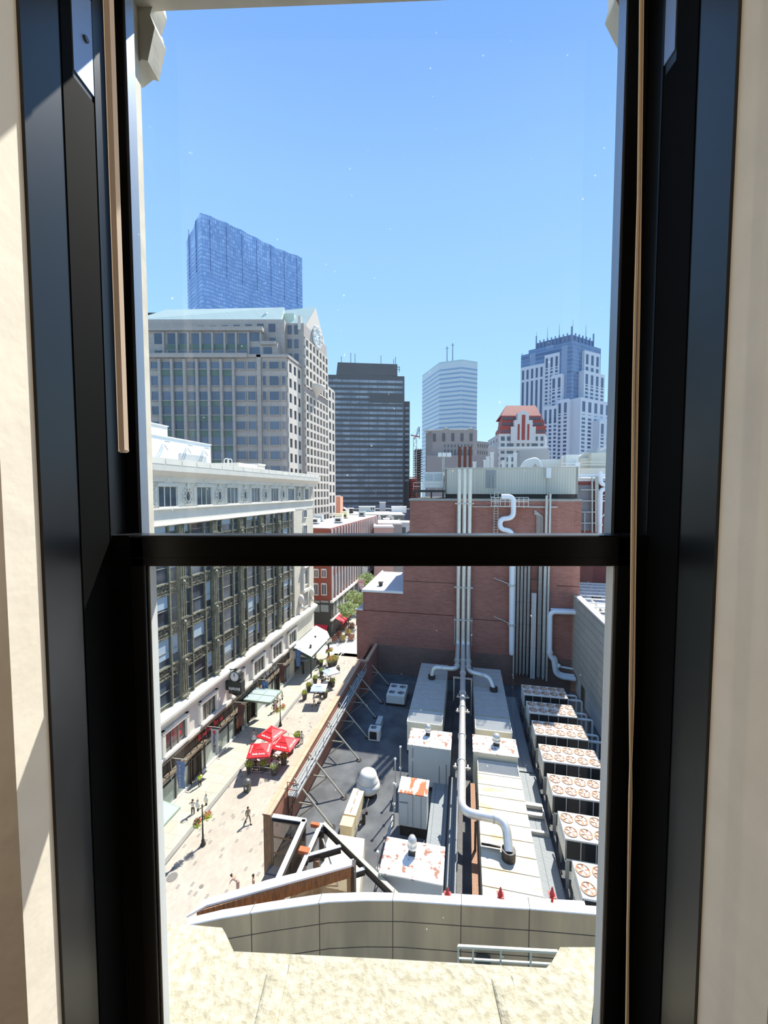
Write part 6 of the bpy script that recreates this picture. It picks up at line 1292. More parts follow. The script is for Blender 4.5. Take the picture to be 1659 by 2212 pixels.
# --- red brick shop row beyond the crossing (street frame)
rbk = pattern('row_brick', (146, 72, 58), (134, 64, 52), (150, 104, 92), .5, .18, .02, var=.08)
sr = T('brick_shop_row', 'red brick corner building with dark shop base beyond the street crossing', 'building', (-34, 100, GZ))
P('upper_wall', MB().box(-42, -30.2, 85.5, 135, -25.5, -8.5), rbk, sr, True); P('roof', MB().box(-41.5, -30.5, 85.8, 134.5, -8.5, -8.35), mat('white_roof', (222, 220, 214), .8), sr, True); P('shop_base', MB().box(-42, -30.1, 85.4, 135, GZ, -25.5), mat('charcoal_stone', (70, 70, 66), .6), sr, True)
P('cornice', MB().box(-30.3, -29.6, 85, 135, -25.6, -25.1).box(-30.3, -29.8, 85, 135, -29.9, -29.5), cop, sr, True)
def wq(px, y): return sV(px, y, 85.4)
for (a, b2, y0, y1) in ((679, 687, 1262, 1284), (695.5, 705, 1262, 1284), (679, 687.5, 1231, 1246), (695.5, 704.5, 1231, 1246)):
    p0 = wq(a, y0); p1 = wq(b2, y1); g = P('window', MB().box(p0.x, p1.x, 85.3, 85.5, p1.z, p0.z), dwin, sr, True); fr_ = MB().box(p0.x - .15, p0.x, 85.2, 85.5, p1.z - .2, p0.z + .2).box(p1.x, p1.x + .15, 85.2, 85.5, p1.z - .2, p0.z + .2).box(p0.x, p1.x, 85.15, 85.5, p0.z, p0.z + .3).box(p0.x, p1.x, 85.15, 85.5, p1.z - .2, p1.z).box((p0.x + p1.x) / 2 - .05, (p0.x + p1.x) / 2 + .05, 85.25, 85.5, p1.z, p0.z); P('window_frame', fr_, cst, sr, True)
for (a, b2, y0, y1) in ((679, 691, 1297, 1302), (693, 710, 1297, 1302), (679, 691, 1306, 1322), (693, 710, 1306, 1322)): p0 = wq(a, y0); p1 = wq(b2, y1); P('shop_window', MB().box(p0.x, p1.x, 85.25, 85.45, p1.z, p0.z), mat('pale_shop_glass', (150, 158, 156), .15, spec=.8), sr, True)
for k in range(20):
    v = 86.3 + k * 2.4
    P('window', MB().box(-30.22, -30.12, v, v + 1.4, -24.4, -19.6).box(-30.22, -30.12, v, v + 1.4, -18.2, -13.6), dwin, sr, True); P('pilaster', MB().box(-30.3, -29.85, v - .55, v - .2, -25, -8.6), cst, sr, True)
    P('shop_window', MB().box(-30.15, -30.0, v, v + 1.7, -29.3, -25.9), MATS['pale_shop_glass'] if k % 2 else dkg, sr, True)
aw = mat('red_awning', (206, 40, 60), .7)
for i, (v0, v1, l) in enumerate(((87.6, 89.6, 'first along the sunny side of the brick row'), (90.0, 95.0, 'long one, second along the brick row'), (95.4, 98.6, 'third along the brick row, by the tree'))):
    t = T('red_awning', 'bright red shop awning, ' + l, 'awning', (-30, v0, -31.5), group='red awnings of the brick row')
    P('canvas', MB().slab([(-30.1, v0, -29.9), (-28.2, v0, -31.0), (-28.2, v1, -31.0), (-30.1, v1, -29.9)], .06), aw, t, True); P('valance', MB().box(-28.22, -28.15, v0, v1, -31.4, -31.0), aw, t, True)
t = T('red_awning', 'dark red awning in the shade on the end wall of the brick row', 'awning', (-33, 85, -31), group='red awnings of the brick row'); a_, b_ = wq(680, 1348), wq(709, 1362); P('canvas', MB().slab([(a_.x, 85.3, a_.z), (b_.x, 85.3, a_.z), (b_.x, 84.0, b_.z), (a_.x, 84.0, b_.z)], .05), aw, t, True); P('valance', MB().box(a_.x, b_.x, 83.95, 84.02, b_.z - .3, b_.z), aw, t, True)
fg = T('flag', 'red white and blue striped flag on a pole over the brick row shops', 'flag', (-30, 104, -25)); P('pole', MB().tube([(-30, 104, -25.5), (-27.2, 103.6, -23.6)], .06, 6), whm, fg, True)
P('cloth', MB().slab([(-28.9, 103.8, -24.8), (-27.3, 103.6, -23.7), (-27.0, 103.6, -26.3), (-28.0, 103.8, -27.2)], .05), pattern('flag_stripes', (200, 60, 70), (232, 232, 232), (232, 226, 226), 6, .18, .02, offset=0), fg, True)
fl_ = T('banner', 'white pennant hanging by the flag on the far brick row', 'banner', (-30, 112, -24)); P('cloth', MB().slab([(-29.9, 112, -22), (-28.2, 112, -22.5), (-28.4, 112, -26.5), (-29.8, 112, -27)], .05), whm, fl_, True); P('pole', MB().tube([(-30, 112, -22), (-28, 112, -22.3)], .05, 6), whm, fl_, True)
fb_ = T('far_street_block', 'pale stone block farther along the street behind the tree', 'building', (-24, 160, GZ)); P('block', MB().box(-34, -16, 152, 162, GZ, -12), cst, fb_, True); grid(fb_, rotS(-34, 151.9), rotS(-16, 151.9), -30, -13, 6, 4, .5, .6, cst, dwin, .1, each=False)
for o in fb_.children:                                     # grid() works in the world frame: bring it into the block's frame
    if o.name.startswith(('facade_grid', 'windows')):
        M_ = Matrix.Rotation(-TH, 4, 'Z') @ Matrix.Translation((0, 0, 0)); off = Vector(fb_['_base'])
        wx, wy = rotS(off.x, off.y)
        for vt in o.data.vertices:
            w_ = Vector(vt.co) + off; vt.co = Vector(((w_.x - wx) * CT - (w_.y - wy) * ST, (w_.x - wx) * ST + (w_.y - wy) * CT, w_.z - off.z))

WB = ['nearest the orange brick tower', 'left front of the brick row roof', 'middle of the brick row roof', 'right front of the brick row roof', 'far end of the brick row roof', 'second from the far end of the row roof']
for k, ((u, v), l) in enumerate(zip(((-38, 96), (-40, 104), (-35.5, 108), (-33.0, 100), (-34, 128), (-37, 118)), WB)):
    t = T('roof_box', 'small white and grey rooftop unit, ' + l, 'rooftop equipment', (u, v, -8.35), group='small units on the brick row roof')
    P('cabinet', MB().bev(-1.1, 1.1, -.8, .8, .2, 1.5 + .3 * (k % 3), .05), [whm, greym, MATS['cream_box']][k % 3], t); P('skid', MB().box(-1.0, 1.0, -.7, -.5, 0, .2).box(-1.0, 1.0, .5, .7, 0, .2), dark_steel, t); P('grille', MB().box(-.7, .7, -.84, -.8, .5, 1.2), dkf, t)
# ---------------------------------------------------------------- people (street frame)
skin_m = mat('skin', (196, 148, 120), .6)
def skinmesh(edges, co, rad, root, name, m):
    me = bpy.data.meshes.new(name); names = list(co); idx = {n: i for i, n in enumerate(names)}
    me.from_pydata([co[n] for n in names], [(idx[a], idx[b]) for a, b in edges], []); me.update()
    o = bpy.data.objects.new('tmp', me); COL.objects.link(o); md = o.modifiers.new('s', 'SKIN'); md.use_smooth_shade = True
    for n in names:
        v = me.skin_vertices[0].data[idx[n]]; v.radius = rad[n] if isinstance(rad[n], tuple) else (rad[n], rad[n]); v.use_root = (n == root)
    sb_ = o.modifiers.new('d', 'SUBSURF'); sb_.levels = 1
    dg = bpy.context.evaluated_depsgraph_get(); out = bpy.data.meshes.new_from_object(o.evaluated_get(dg)); out.name = name
    bpy.data.objects.remove(o); bpy.data.meshes.remove(me); out.materials.clear(); out.materials.append(m)
    return out
def POSE(kind):
    hip = .92; lean = 0.0; kn = [(.0, .50), (.0, .50)]; an = [(0, .09), (0, .09)]
    el = [(-.30, -.02, 1.12), (.30, -.02, 1.12)]; ha = [(-.31, .08, .88), (.31, .08, .88)]
    if kind == 'walk': kn = [(.20, .52), (-.05, .50)]; an = [(.32, .10), (-.36, .16)]; ha = [(-.30, -.14, .92), (.30, .25, .95)]; el = [(-.29, -.12, 1.14), (.29, .06, 1.13)]
    if kind == 'armsup': el = [(-.34, .12, 1.36), (.34, .12, 1.36)]; ha = [(-.14, .22, 1.60), (.14, .22, 1.60)]
    if kind == 'bend': lean = .48; el = [(-.26, .55, 1.0), (.26, .55, 1.0)]; ha = [(-.2, .62, .76), (.2, .62, .76)]
    if kind == 'sit': hip = .47; kn = [(.42, .50), (.42, .50)]; an = [(.44, .09), (.40, .09)]; el = [(-.28, .06, .72), (.28, .06, .72)]; ha = [(-.18, .30, .76), (.18, .30, .76)]
    d = {'hip': (0, 0, hip)}
    ch = hip + .42 * math.cos(lean * 2); cy = .42 * math.sin(lean * 2) if lean else 0
    if kind == 'bend': ch, cy = hip + .28, .30
    d['waist'] = (0, cy * .4, hip + (ch - hip) * .4); d['chest'] = (0, cy, ch)
    ny = cy + (.12 if lean else .0); nz = ch + (.08 if lean else .12)
    d['neck'] = (0, ny, nz); d['headb'] = (0, ny + .02 + (.08 if lean else 0), nz + (.04 if lean else .10)); d['head'] = (0, ny + .03 + (.16 if lean else 0), nz + (.06 if lean else .19))
    sh = (cy + (.05 if lean else 0), ch + .04)
    for i, s in enumerate((-1, 1)):
        d['hj%d' % i] = (s * .09, 0, hip - .04); d['kn%d' % i] = (s * .11, kn[i][0], kn[i][1]); d['an%d' % i] = (s * .11, an[i][0], an[i][1]); d['to%d' % i] = (s * .13, an[i][0] + .17, max(.035, an[i][1] - .05))
        d['sh%d' % i] = (s * .18, sh[0], sh[1]); d['el%d' % i] = el[i]; d['wr%d' % i] = tuple(Vector(el[i]).lerp(Vector(ha[i]), .8)); d['pa%d' % i] = ha[i]
        v = (Vector(ha[i]) - Vector(el[i])).normalized(); sd_ = v.cross(Vector((0, 1, 0) if abs(v.z) > .5 else (0, 0, 1))).normalized()
        for k in range(4):
            o_ = sd_ * (.026 * (k - 1.5)); L_ = (.062, .078, .072, .055)[k]; b_ = Vector(ha[i]) + v * .03 + o_
            d['f%d%da' % (i, k)] = tuple(b_ + v * L_ * .55 + Vector((0, .005, 0))); d['f%d%db' % (i, k)] = tuple(b_ + v * L_ + Vector((-s * .012, .012, 0)))
        d['t%da' % i] = tuple(Vector(wr(d, i)) + v * .03 + sd_ * .045); d['t%db' % i] = tuple(Vector(wr(d, i)) + v * .07 + sd_ * .06)
    return d
def wr(d, i): return d['wr%d' % i]
SKR = {}
def person(label, px, py, head, pose, top, bottom, hair=(50, 38, 30), sc=1.0, z=GZ, loc=None, skirt=None, sleeves='short', extra=None, sk=None, pants='long', group=None):
    co = POSE(pose); q = loc or sZ(px, py, z); t = T('person', label, 'person', (q[0], q[1], z), math.radians(head), group=group)
    t.scale = (sc, sc, sc)
    m = mat('skin_dark', (122, 84, 64), .6) if sk else skin_m
    E_ = [('hip', 'waist'), ('waist', 'chest'), ('chest', 'neck'), ('neck', 'headb'), ('headb', 'head')]; r = {'hip': (.13, .10), 'waist': (.115, .085), 'chest': (.14, .10), 'neck': .055, 'headb': .075, 'head': (.085, .10)}
    for i in (0, 1):
        E_ += [('hip', 'hj%d' % i), ('hj%d' % i, 'kn%d' % i), ('kn%d' % i, 'an%d' % i), ('an%d' % i, 'to%d' % i), ('chest', 'sh%d' % i), ('sh%d' % i, 'el%d' % i), ('el%d' % i, 'wr%d' % i), ('wr%d' % i, 'pa%d' % i), ('wr%d' % i, 't%da' % i), ('t%da' % i, 't%db' % i)]
        r.update({'hj%d' % i: .085, 'kn%d' % i: .058, 'an%d' % i: .042, 'to%d' % i: .034, 'sh%d' % i: .058, 'el%d' % i: .042, 'wr%d' % i: .028, 'pa%d' % i: (.042, .022), 't%da' % i: .013, 't%db' % i: .011})
        for k in range(4): E_ += [('pa%d' % i, 'f%d%da' % (i, k)), ('f%d%da' % (i, k), 'f%d%db' % (i, k))]; r['f%d%da' % (i, k)] = .0095; r['f%d%db' % (i, k)] = .008
    key = (pose, bool(sk))
    if key not in SKR: SKR[key] = skinmesh(E_, co, r, 'hip', 'body', m)
    b = bpy.data.objects.new('body', SKR[key]); COL.objects.link(b); b.parent = t
    hx, hy, hz = co['head']
    fa = MB().ball((hx, hy + .095, hz - .01), .016, 4, 1.5).ball((-.034, hy + .082, hz + .012), .013, 4).ball((.034, hy + .082, hz + .012), .013, 4).ball((-.088, hy, hz), .018, 4, 1.4).ball((.088, hy, hz), .018, 4, 1.4).box(-.022, .022, hy + .08, hy + .094, hz - .052, hz - .044)
    P('face', fa, m, b)
    hm = mat('hair_%d_%d_%d' % tuple(hair), hair, .8); P('hair', MB().lathe([(.088, -.03), (.104, .0), (.100, .05), (.075, .09), (.03, .112), (.001, .115)], hx, hy - .018, hz, 12).box(-.08, .08, hy - .10, hy - .04, hz - .10, hz + .02), hm, t)
    key = ('top', pose, sleeves)
    if key not in SKR:
        e2 = [('hip', 'waist'), ('waist', 'chest'), ('chest', 'neckc')]; c2 = {k: co[k] for k in ('hip', 'waist', 'chest')}; c2['neckc'] = tuple(Vector(co['chest']).lerp(Vector(co['neck']), .5)); r2 = {'hip': (.155, .125), 'waist': (.14, .11), 'chest': (.165, .125), 'neckc': .085}
        for i in (0, 1):
            f = .95 if sleeves == 'long' else .7; e2 += [('chest', 'sh%d' % i), ('sh%d' % i, 'sl%d' % i)]; c2['sh%d' % i] = co['sh%d' % i]; c2['sl%d' % i] = tuple(Vector(co['sh%d' % i]).lerp(Vector(co['el%d' % i]), f)); r2['sh%d' % i] = .078; r2['sl%d' % i] = .062
            if sleeves == 'long': e2.append(('sl%d' % i, 'cf%d' % i)); c2['cf%d' % i] = tuple(Vector(co['el%d' % i]).lerp(Vector(co['wr%d' % i]), .9)); r2['cf%d' % i] = .045
        SKR[key] = skinmesh(e2, c2, r2, 'hip', 'shirt', skin_m)
    sh = bpy.data.objects.new('shirt', SKR[key].copy()); sh.data.materials.clear(); sh.data.materials.append(mat('cloth_%d_%d_%d' % tuple(top), top, .85)); COL.objects.link(sh); sh.parent = t
    key = ('bot', pose, pants)
    if key not in SKR:
        e2 = [('hip', 'w2')]; c2 = {'hip': co['hip'], 'w2': tuple(Vector(co['hip']).lerp(Vector(co['waist']), .4))}; r2 = {'hip': (.15, .125), 'w2': (.14, .115)}
        for i in (0, 1):
            e2 += [('hip', 'hj%d' % i), ('hj%d' % i, 'kn%d' % i)]; c2['hj%d' % i] = co['hj%d' % i]; r2['hj%d' % i] = .105; r2['kn%d' % i] = .078
            if pants == 'long': c2['kn%d' % i] = co['kn%d' % i]; e2.append(('kn%d' % i, 'cf%d' % i)); c2['cf%d' % i] = tuple(Vector(co['kn%d' % i]).lerp(Vector(co['an%d' % i]), .92)); r2['cf%d' % i] = .064
            else: c2['kn%d' % i] = tuple(Vector(co['hj%d' % i]).lerp(Vector(co['kn%d' % i]), .8))
        SKR[key] = skinmesh(e2, c2, r2, 'hip', 'trousers', skin_m)
    tr = bpy.data.objects.new('trousers' if pants == 'long' else 'shorts', SKR[key].copy()); tr.data.materials.clear(); tr.data.materials.append(mat('cloth_%d_%d_%d' % tuple(bottom), bottom, .85)); COL.objects.link(tr); tr.parent = t
    for i in (0, 1):
        x, y, z_ = co['an%d' % i]; P('shoe', MB().bev(x - .05, x + .05, y - .08, y + .2, z_ - .09, z_ + .0, .02), mat('shoe_dark', (44, 40, 40), .6), t)
    if skirt: P('skirt', MB().lathe([(.34, .42), (.27, .62), (.17, .92), (.14, 1.0)], 0, 0, 0, 14), mat('cloth_%d_%d_%d' % tuple(skirt), skirt, .85), t)
    if extra == 'camera': x, y, z_ = co['pa0']; P('phone', MB().box(-.09, .09, y + .02, y + .04, z_ - .03, z_ + .06), dkf, t)
    return t
person('person in white top and dark trousers with raised arms beside the nearest street lamp', 417, 1761, 200, 'armsup', (224, 222, 214), (66, 62, 60), extra='camera', sleeves='short')
person('person in olive clothes walking alone on the pavers near the window', 536, 1778, 240, 'walk', (150, 146, 124), (126, 124, 110), sleeves='long')
person('person in pale pink top bending over, partly hidden behind the canopy girder', 514, 1926, 90, 'bend', (206, 176, 164), (190, 160, 148))
person('person in tan top standing just above the canopy girder', 548, 1931, 120, 'stand', (190, 150, 128), (120, 96, 84))
person('person in bright yellow green safety vest in the dark shop doorway', 432, 1701, 60, 'stand', (206, 240, 60), (50, 54, 50), hair=(60, 50, 40))
person('person in white skirt and dark leggings outside the glass entrance canopy', 549, 1602, 30, 'walk', (150, 146, 146), (52, 50, 52), skirt=(226, 226, 222))
person('person in dark shirt and shorts beside the middle street lamp, left of a pair', 592, 1541, 200, 'walk', (92, 92, 100), (60, 62, 70), pants='short')
person('person in pale shirt walking beside the middle street lamp, right of a pair', 597, 1536, 200, 'walk', (196, 190, 180), (110, 108, 104))
person('person in white shirt and shorts walking toward the blue umbrellas', 678, 1525, 300, 'walk', (222, 222, 226), (110, 112, 118), pants='short')
person('person in white top standing right of the red umbrellas by the brick wall', 652, 1606, 180, 'stand', (232, 232, 230), (150, 150, 150))
person('person in white shirt at the corner of the pale green awning', 681, 1427, 180, 'stand', (220, 212, 196), (70, 66, 66))
person('person in dark clothes just beyond the pale green awning shade', 687, 1443, 200, 'walk', (60, 54, 54), (52, 50, 52), sleeves='long', sk=1)

# ---------------------------------------------------------------- terrace furniture
chm = mat('chair_dark', (70, 62, 60), .6); tblm = mat('table_white', (236, 236, 232), .5)
ch0 = T('cafe_chair', 'dark cafe chair tucked under the left red umbrella', 'chair', (-24.9, 42.2, GZ), .4, group='cafe chairs on the street terraces')
P('seat', MB().bev(-.21, .21, -.21, .21, .42, .46, .02), chm, ch0); P('backrest', MB().bev(-.2, .2, -.22, -.18, .5, .86, .015), chm, ch0)
for x in (-.18, .18):
    for y in (-.18, .18): P('leg', MB().bar((x, y, 0), (x * .9, y * .9, .43), .035), chm, ch0)
index(ch0)
tb0 = T('cafe_table', 'small white square cafe table between two planters at the terrace front', 'table', (-22.6, 43.0, GZ), group='white cafe tables on the street terraces')
P('tabletop', MB().bev(-.45, .45, -.45, .45, .72, .76, .01), tblm, tb0); P('column', MB().cyl(0, 0, .03, .72, .04, 8), dkf, tb0); P('foot', MB().box(-.3, .3, -.04, .04, 0, .04).box(-.04, .04, -.3, .3, 0, .04), dkf, tb0); index(tb0)
TBL = [((-22.7, 47.4), 'white square cafe table behind the right red umbrella'), ((-24.6, 43.4), 'white square cafe table under the left red umbrella'), ((-23.2, 44.9), 'white square cafe table in front of the right red umbrella'), ((-24.3, 46.0), 'white square cafe table under the farthest red umbrella'),
       ((-24.9, 61.9), 'white cafe table under the nearer blue umbrella'), ((-23.4, 60.6), 'white cafe table right of the nearer blue umbrella'), ((-23.6, 63.6), 'white cafe table between the two blue umbrellas'), ((-24.6, 66.4), 'white cafe table in front of the farther blue umbrella')]
for (u, v), l in TBL: dup(tb0, (u, v, GZ), .1, l)
CHL = [((-24.0, 42.6), 2.2, 'right of the table under the left red umbrella'), ((-24.8, 44.2), 3.3, 'behind the table under the left red umbrella'), ((-22.6, 43.9), 3.2, 'behind the frontmost white table'), ((-23.4, 42.6), -.9, 'left of the frontmost white table'),
       ((-23.9, 45.2), -1.4, 'left of the table by the right red umbrella'), ((-22.6, 45.3), 1.6, 'right of the table by the right red umbrella'), ((-24.9, 46.6), 3.8, 'behind the table of the farthest red umbrella'), ((-23.6, 46.6), 2.4, 'right of the table of the farthest red umbrella'),
       ((-25.4, 61.5), -.9, 'left of the table under the nearer blue umbrella'), ((-24.4, 61.3), .6, 'in front of the nearer blue umbrella'), ((-23.0, 60.1), .9, 'at the right front corner of the upper terrace'), ((-22.9, 61.3), 2.2, 'behind the right front table of the upper terrace'),
       ((-24.2, 64.0), 3.9, 'left behind the table between the blue umbrellas'), ((-23.0, 63.9), 2.2, 'right of the table between the blue umbrellas'), ((-25.2, 66.4), -1.5, 'left of the table before the farther blue umbrella'), ((-24.0, 66.6), 1.7, 'right of the table before the farther blue umbrella')]
for (u, v), r, l in CHL: dup(ch0, (u, v, GZ), r, 'dark cafe chair ' + l)
SIT = [((-24.95, 42.6), 200, (64, 56, 56), 'seated under the left red umbrella in dark clothes'), ((-23.2, 43.3), 300, (92, 76, 84), 'seated left of the frontmost white table, in a mauve top'), ((-24.9, 45.6), 330, (54, 48, 50), 'seated under the farthest red umbrella in black'),
       ((-25.3, 62.3), 280, (92, 92, 96), 'seated left of the nearer blue umbrella in grey'), ((-23.9, 60.3), 280, (232, 230, 226), 'seated in white at the front of the upper terrace'), ((-23.2, 61.8), 120, (50, 52, 58), 'seated in black right of the nearer blue umbrella'),
       ((-24.2, 63.2), 280, (120, 116, 104), 'seated in khaki between the blue umbrellas'), ((-22.9, 64.3), 80, (74, 78, 84), 'seated in dark grey by the brick wall side of the upper terrace'), ((-25.2, 67.2), 200, (196, 92, 84), 'seated in red left of the farther blue umbrella')]
for (u, v), h, c, l in SIT: person('person ' + l, 0, 0, h, 'sit', c, (60, 60, 66), loc=(u, v))
redc = mat('umbrella_red', (222, 26, 40), .6); poleg = mat('umbrella_pole', (150, 150, 150), .4, metal=.5)
def umbrella(label, u, v, rot, m, s=1.35, zc=2.5, txt=None, grp='square street umbrellas'):
    t = T('umbrella', label, 'umbrella', (u, v, GZ), rot, group=grp)
    P('pole', MB().cyl(0, 0, .1, zc + .5, .035, 8), poleg, t); P('base', MB().bev(-.32, .32, -.32, .32, 0, .1, .03), dkf, t)
    c = MB(); lo_ = zc; hi = zc + .62; r1 = s * .32; zm = zc + .44
    K = [(-s, -s), (s, -s), (s, s), (-s, s)]; k1 = [(-r1, -r1), (r1, -r1), (r1, r1), (-r1, r1)]; r2_ = r1 * 1.18; k2_ = [(a * 1.18, b * 1.18) for a, b in k1]
    for i in range(4):
        a, b = K[i], K[(i + 1) % 4]; e, f = k1[i], k1[(i + 1) % 4]; g, h = k2_[i], k2_[(i + 1) % 4]
        c.quad((*a, lo_), (*b, lo_), (*f, zm), (*e, zm)); c.quad((*g, zm + .0), (*h, zm + .0), (0, 0, hi), (0, 0, hi + .001)); c.quad((*a, lo_ - .14), (*b, lo_ - .14), (*b, lo_), (*a, lo_))
    cn_ = P('canopy', c, m, t); rb_ = MB()
    for a in K: rb_.bar((0, 0, zc + .05), (a[0] * .97, a[1] * .97, lo_ - .02), .03)
    P('rib', rb_, poleg, t)
    if txt:
        for k in range(4):
            sl = math.atan2(zm - lo_, s - r1)
            tm = text_mesh(txt, .30, .006, .008); xf(tm, Matrix.Rotation(k * math.pi / 2, 4, 'Z') @ Matrix.Translation((0, -s + .32, lo_ + .32 * math.tan(sl) + .03)) @ Matrix.Rotation(-(math.pi / 2 - sl), 4, 'X')); P('lettering', tm, whm, cn_)
    return t
ub = sZ(562, 1618, GZ + 2.6), sZ(616, 1604, GZ + 2.6), sZ(587, 1583, GZ + 2.6)
umbrella('red umbrella with white lettering nearest the kerb, front left of three', ub[0].x, ub[0].y, .32, redc, txt='Stella Artois', grp='red cafe umbrellas')
umbrella('red umbrella with white lettering at the right, nearest the brick wall', ub[1].x, ub[1].y, -.05, redc, txt='Stella Artois', grp='red cafe umbrellas')
umbrella('red umbrella with white lettering at the back of the group of three', ub[2].x, ub[2].y, -.28, redc, txt='Stella Artois', grp='red cafe umbrellas')
bluc = mat('umbrella_pale_blue', (196, 214, 240), .6)
ub = sZ(689, 1484, GZ + 2.6), sZ(715, 1449, GZ + 2.6)
umbrella('nearer pale blue umbrella over the upper terrace', ub[0].x, ub[0].y, .2, bluc, 1.2, grp='pale blue cafe umbrellas'); umbrella('farther pale blue umbrella beside the flower planter', ub[1].x, ub[1].y, .8, bluc, 1.2, grp='pale blue cafe umbrellas')
# planters
def planter(label, u, v, fc_, w=.36, h=.85, fr=.5, cnt=150, grp='flower planters on the street'):
    t = T('flower_planter', label, 'planter', (u, v, GZ), group=grp); rr = random.Random(int(u * 31 + v * 7))
    P('box', MB().lathe([(w * .9, 0), (w * 1.25, h), (w * 1.3, h), (w * 1.3, h + .04), (w * 1.1, h + .04)], n=4, sm=False), mat('planter_dark', (74, 70, 66), .6), t)
    f = MB().leaves((0, 0, h + fr * .55), fr, cnt, .1, rr, .7); P('foliage', f, mat('planter_leaf', (150, 168, 70), .7, var=.3, scale=3), t)
    if fc_: P('flowers', MB().leaves((0, 0, h + fr * .7), fr, cnt // 2, .09, rr, .7), mat('flower_%d_%d' % fc_[:2], fc_, .7), t)
PLS = [('with yellow green leaves at the kerb corner of the red umbrellas', -25.3, 41.7, (206, 214, 90)), ('with white flowers at the terrace front right of centre', -22.2, 42.0, (236, 232, 214)), ('dark and narrow, between the two front planters', -23.7, 42.2, None),
       ('with magenta flowers along the right side of the red umbrella terrace', -21.9, 43.9, (196, 30, 84)), ('with yellow leaves beside the right red umbrella', -21.95, 46.1, (226, 210, 40)), ('with yellow leaves at the far right corner of the red umbrella terrace', -22.0, 48.3, (214, 214, 60)),
       ('at the front left of the upper terrace', -25.5, 58.9, (200, 190, 80)), ('second along the kerb of the upper terrace', -25.9, 61.6, (210, 170, 60)), ('third along the kerb of the upper terrace', -25.8, 64.3, (180, 190, 90)), ('fourth along the kerb of the upper terrace', -25.7, 67.2, None),
       ('at the front right of the upper terrace', -22.4, 60.2, (220, 220, 180)), ('on the right side of the upper terrace by the brick wall', -22.4, 63.9, (200, 206, 130)), ('grey, left of the far street lamp', -27.2, 70.8, None)]
for l, u, v, c in PLS: planter('dark street planter ' + l, u, v, c)
planter('large planter full of orange and yellow flowers at the far street lamp', -25.4, 71.3, (232, 120, 70), .55, .9, .95, 320); planter('planter with red and yellow flowers right of the far street lamp', -24.9, 72.3, (226, 170, 60), .5, .9, .8, 260)
def rail(label, pts):
    t = T('terrace_rail', label, 'railing', (pts[0][0], pts[0][1], GZ), group='low rails of the terraces'); b = MB()
    for a, c in zip(pts[:-1], pts[1:]): b.bar((*a, GZ + .9), (*c, GZ + .9), .04).bar((*a, GZ + .3), (*c, GZ + .3), .03)
    P('rail', b, greym, t, True)
    for a in pts: P('post', MB().cyl(a[0], a[1], GZ, GZ + .95, .03, 6), greym, t, True)
rail('low rail closing the back of the red umbrella terrace', [(-24.9, 48.5), (-23.5, 48.6), (-22.3, 48.5)]); rail('low rail along the front of the red umbrella terrace', [(-25.0, 41.6), (-24.0, 41.8), (-22.6, 41.8)])
# street lamps with flower baskets
lmp = mat('lamp_black', (52, 50, 48), .5, metal=.3); glb = mat('lamp_globe', (240, 232, 206), .3)
for l, (u, v), s in (('black twin globe street lamp with flower baskets nearest the window', (-24.4, 31.9), 1), ('black twin globe street lamp behind the red umbrellas', (-26.0, 51.3), 1), ('black twin globe street lamp at the far flower planters', (-26.0, 72.3), 1.05)):
    t = T('street_lamp', l, 'street lamp', (u, v, GZ), 1.15, group='twin globe street lamps'); t.scale = (s, s, s)
    P('post', MB().lathe([(.24, 0), (.26, .12), (.17, .22), (.15, .55), (.085, .65), (.06, 2.2), (.05, 3.9), (.08, 3.95), (.04, 4.1)], n=12), lmp, t); P('cross_arm', MB().tube([(-.42, 0, 4.0), (-.3, 0, 3.8), (.3, 0, 3.8), (.42, 0, 4.0)], .035, 6), lmp, t)
    for x in (-.42, .42):
        g = P('globe', MB().lathe([(.10, 4.02), (.19, 4.15), (.22, 4.35), (.15, 4.6), (.08, 4.72), (.1, 4.76), (.03, 4.95), (.01, 5.05)], x, 0, 0, 12), glb, t); P('globe_cap', MB().lathe([(.09, 4.72), (.1, 4.78), (.03, 4.9), (.01, 5.08)], x, 0, 0, 10), lmp, g)
        P('holder', MB().cyl(x, 0, 3.72, 4.03, .09, 8), lmp, t)
    rr = random.Random(int(v))
    for x in (-.5, .5):
        bk2 = P('flower_basket', MB().leaves((x, 0, 2.55), .42, 160, .09, rr, .9), mat('basket_leaf', (176, 196, 60), .7, var=.25, scale=4), t, label='hanging basket of leaves'); P('blossom', MB().leaves((x, 0, 2.75), .4, 90, .08, rr, .7), mat('basket_blossom', (214, 100, 104), .7), bk2)
    P('basket_arm', MB().bar((-.5, 0, 2.95), (.5, 0, 2.95), .03), lmp, t)
bn_ = T('litter_bin', 'dark domed litter bin standing alone on the pavers', 'litter bin', (-23.93, 38.98, GZ)); P('body', MB().bev(-.32, .32, -.32, .32, 0, 1.05, .06), mat('bin_green', (74, 78, 70), .5), bn_); P('lid', MB().lathe([(.42, 1.05), (.4, 1.2), (.28, 1.38), (.01, 1.45)], n=12), mat('bin_lid', (120, 122, 118), .35, metal=.5), bn_); P('label_plate', MB().box(-.12, .12, -.34, -.32, .45, .7), whm, bn_)
bn_ = T('litter_bin', 'grey cylindrical litter bin beside the farther blue umbrella', 'litter bin', (-23.2, 69.4, GZ)); P('body', MB().cyl(0, 0, 0, 1.1, .33, 14), mat('bin_grey', (110, 108, 104), .5), bn_); P('rim', MB().lathe([(.36, 1.05), (.36, 1.15), (.26, 1.18), (.26, 1.1)], n=14), galv, bn_)
bo = T('bollard', 'short grey bollard at the street crossing', 'bollard', (-25.05, 75.0, GZ)); P('post', MB().cyl(0, 0, 0, 1.0, .14, 12), galv, bo); P('cap', MB().ball((0, 0, 1.0), .14, 6), galv, bo)
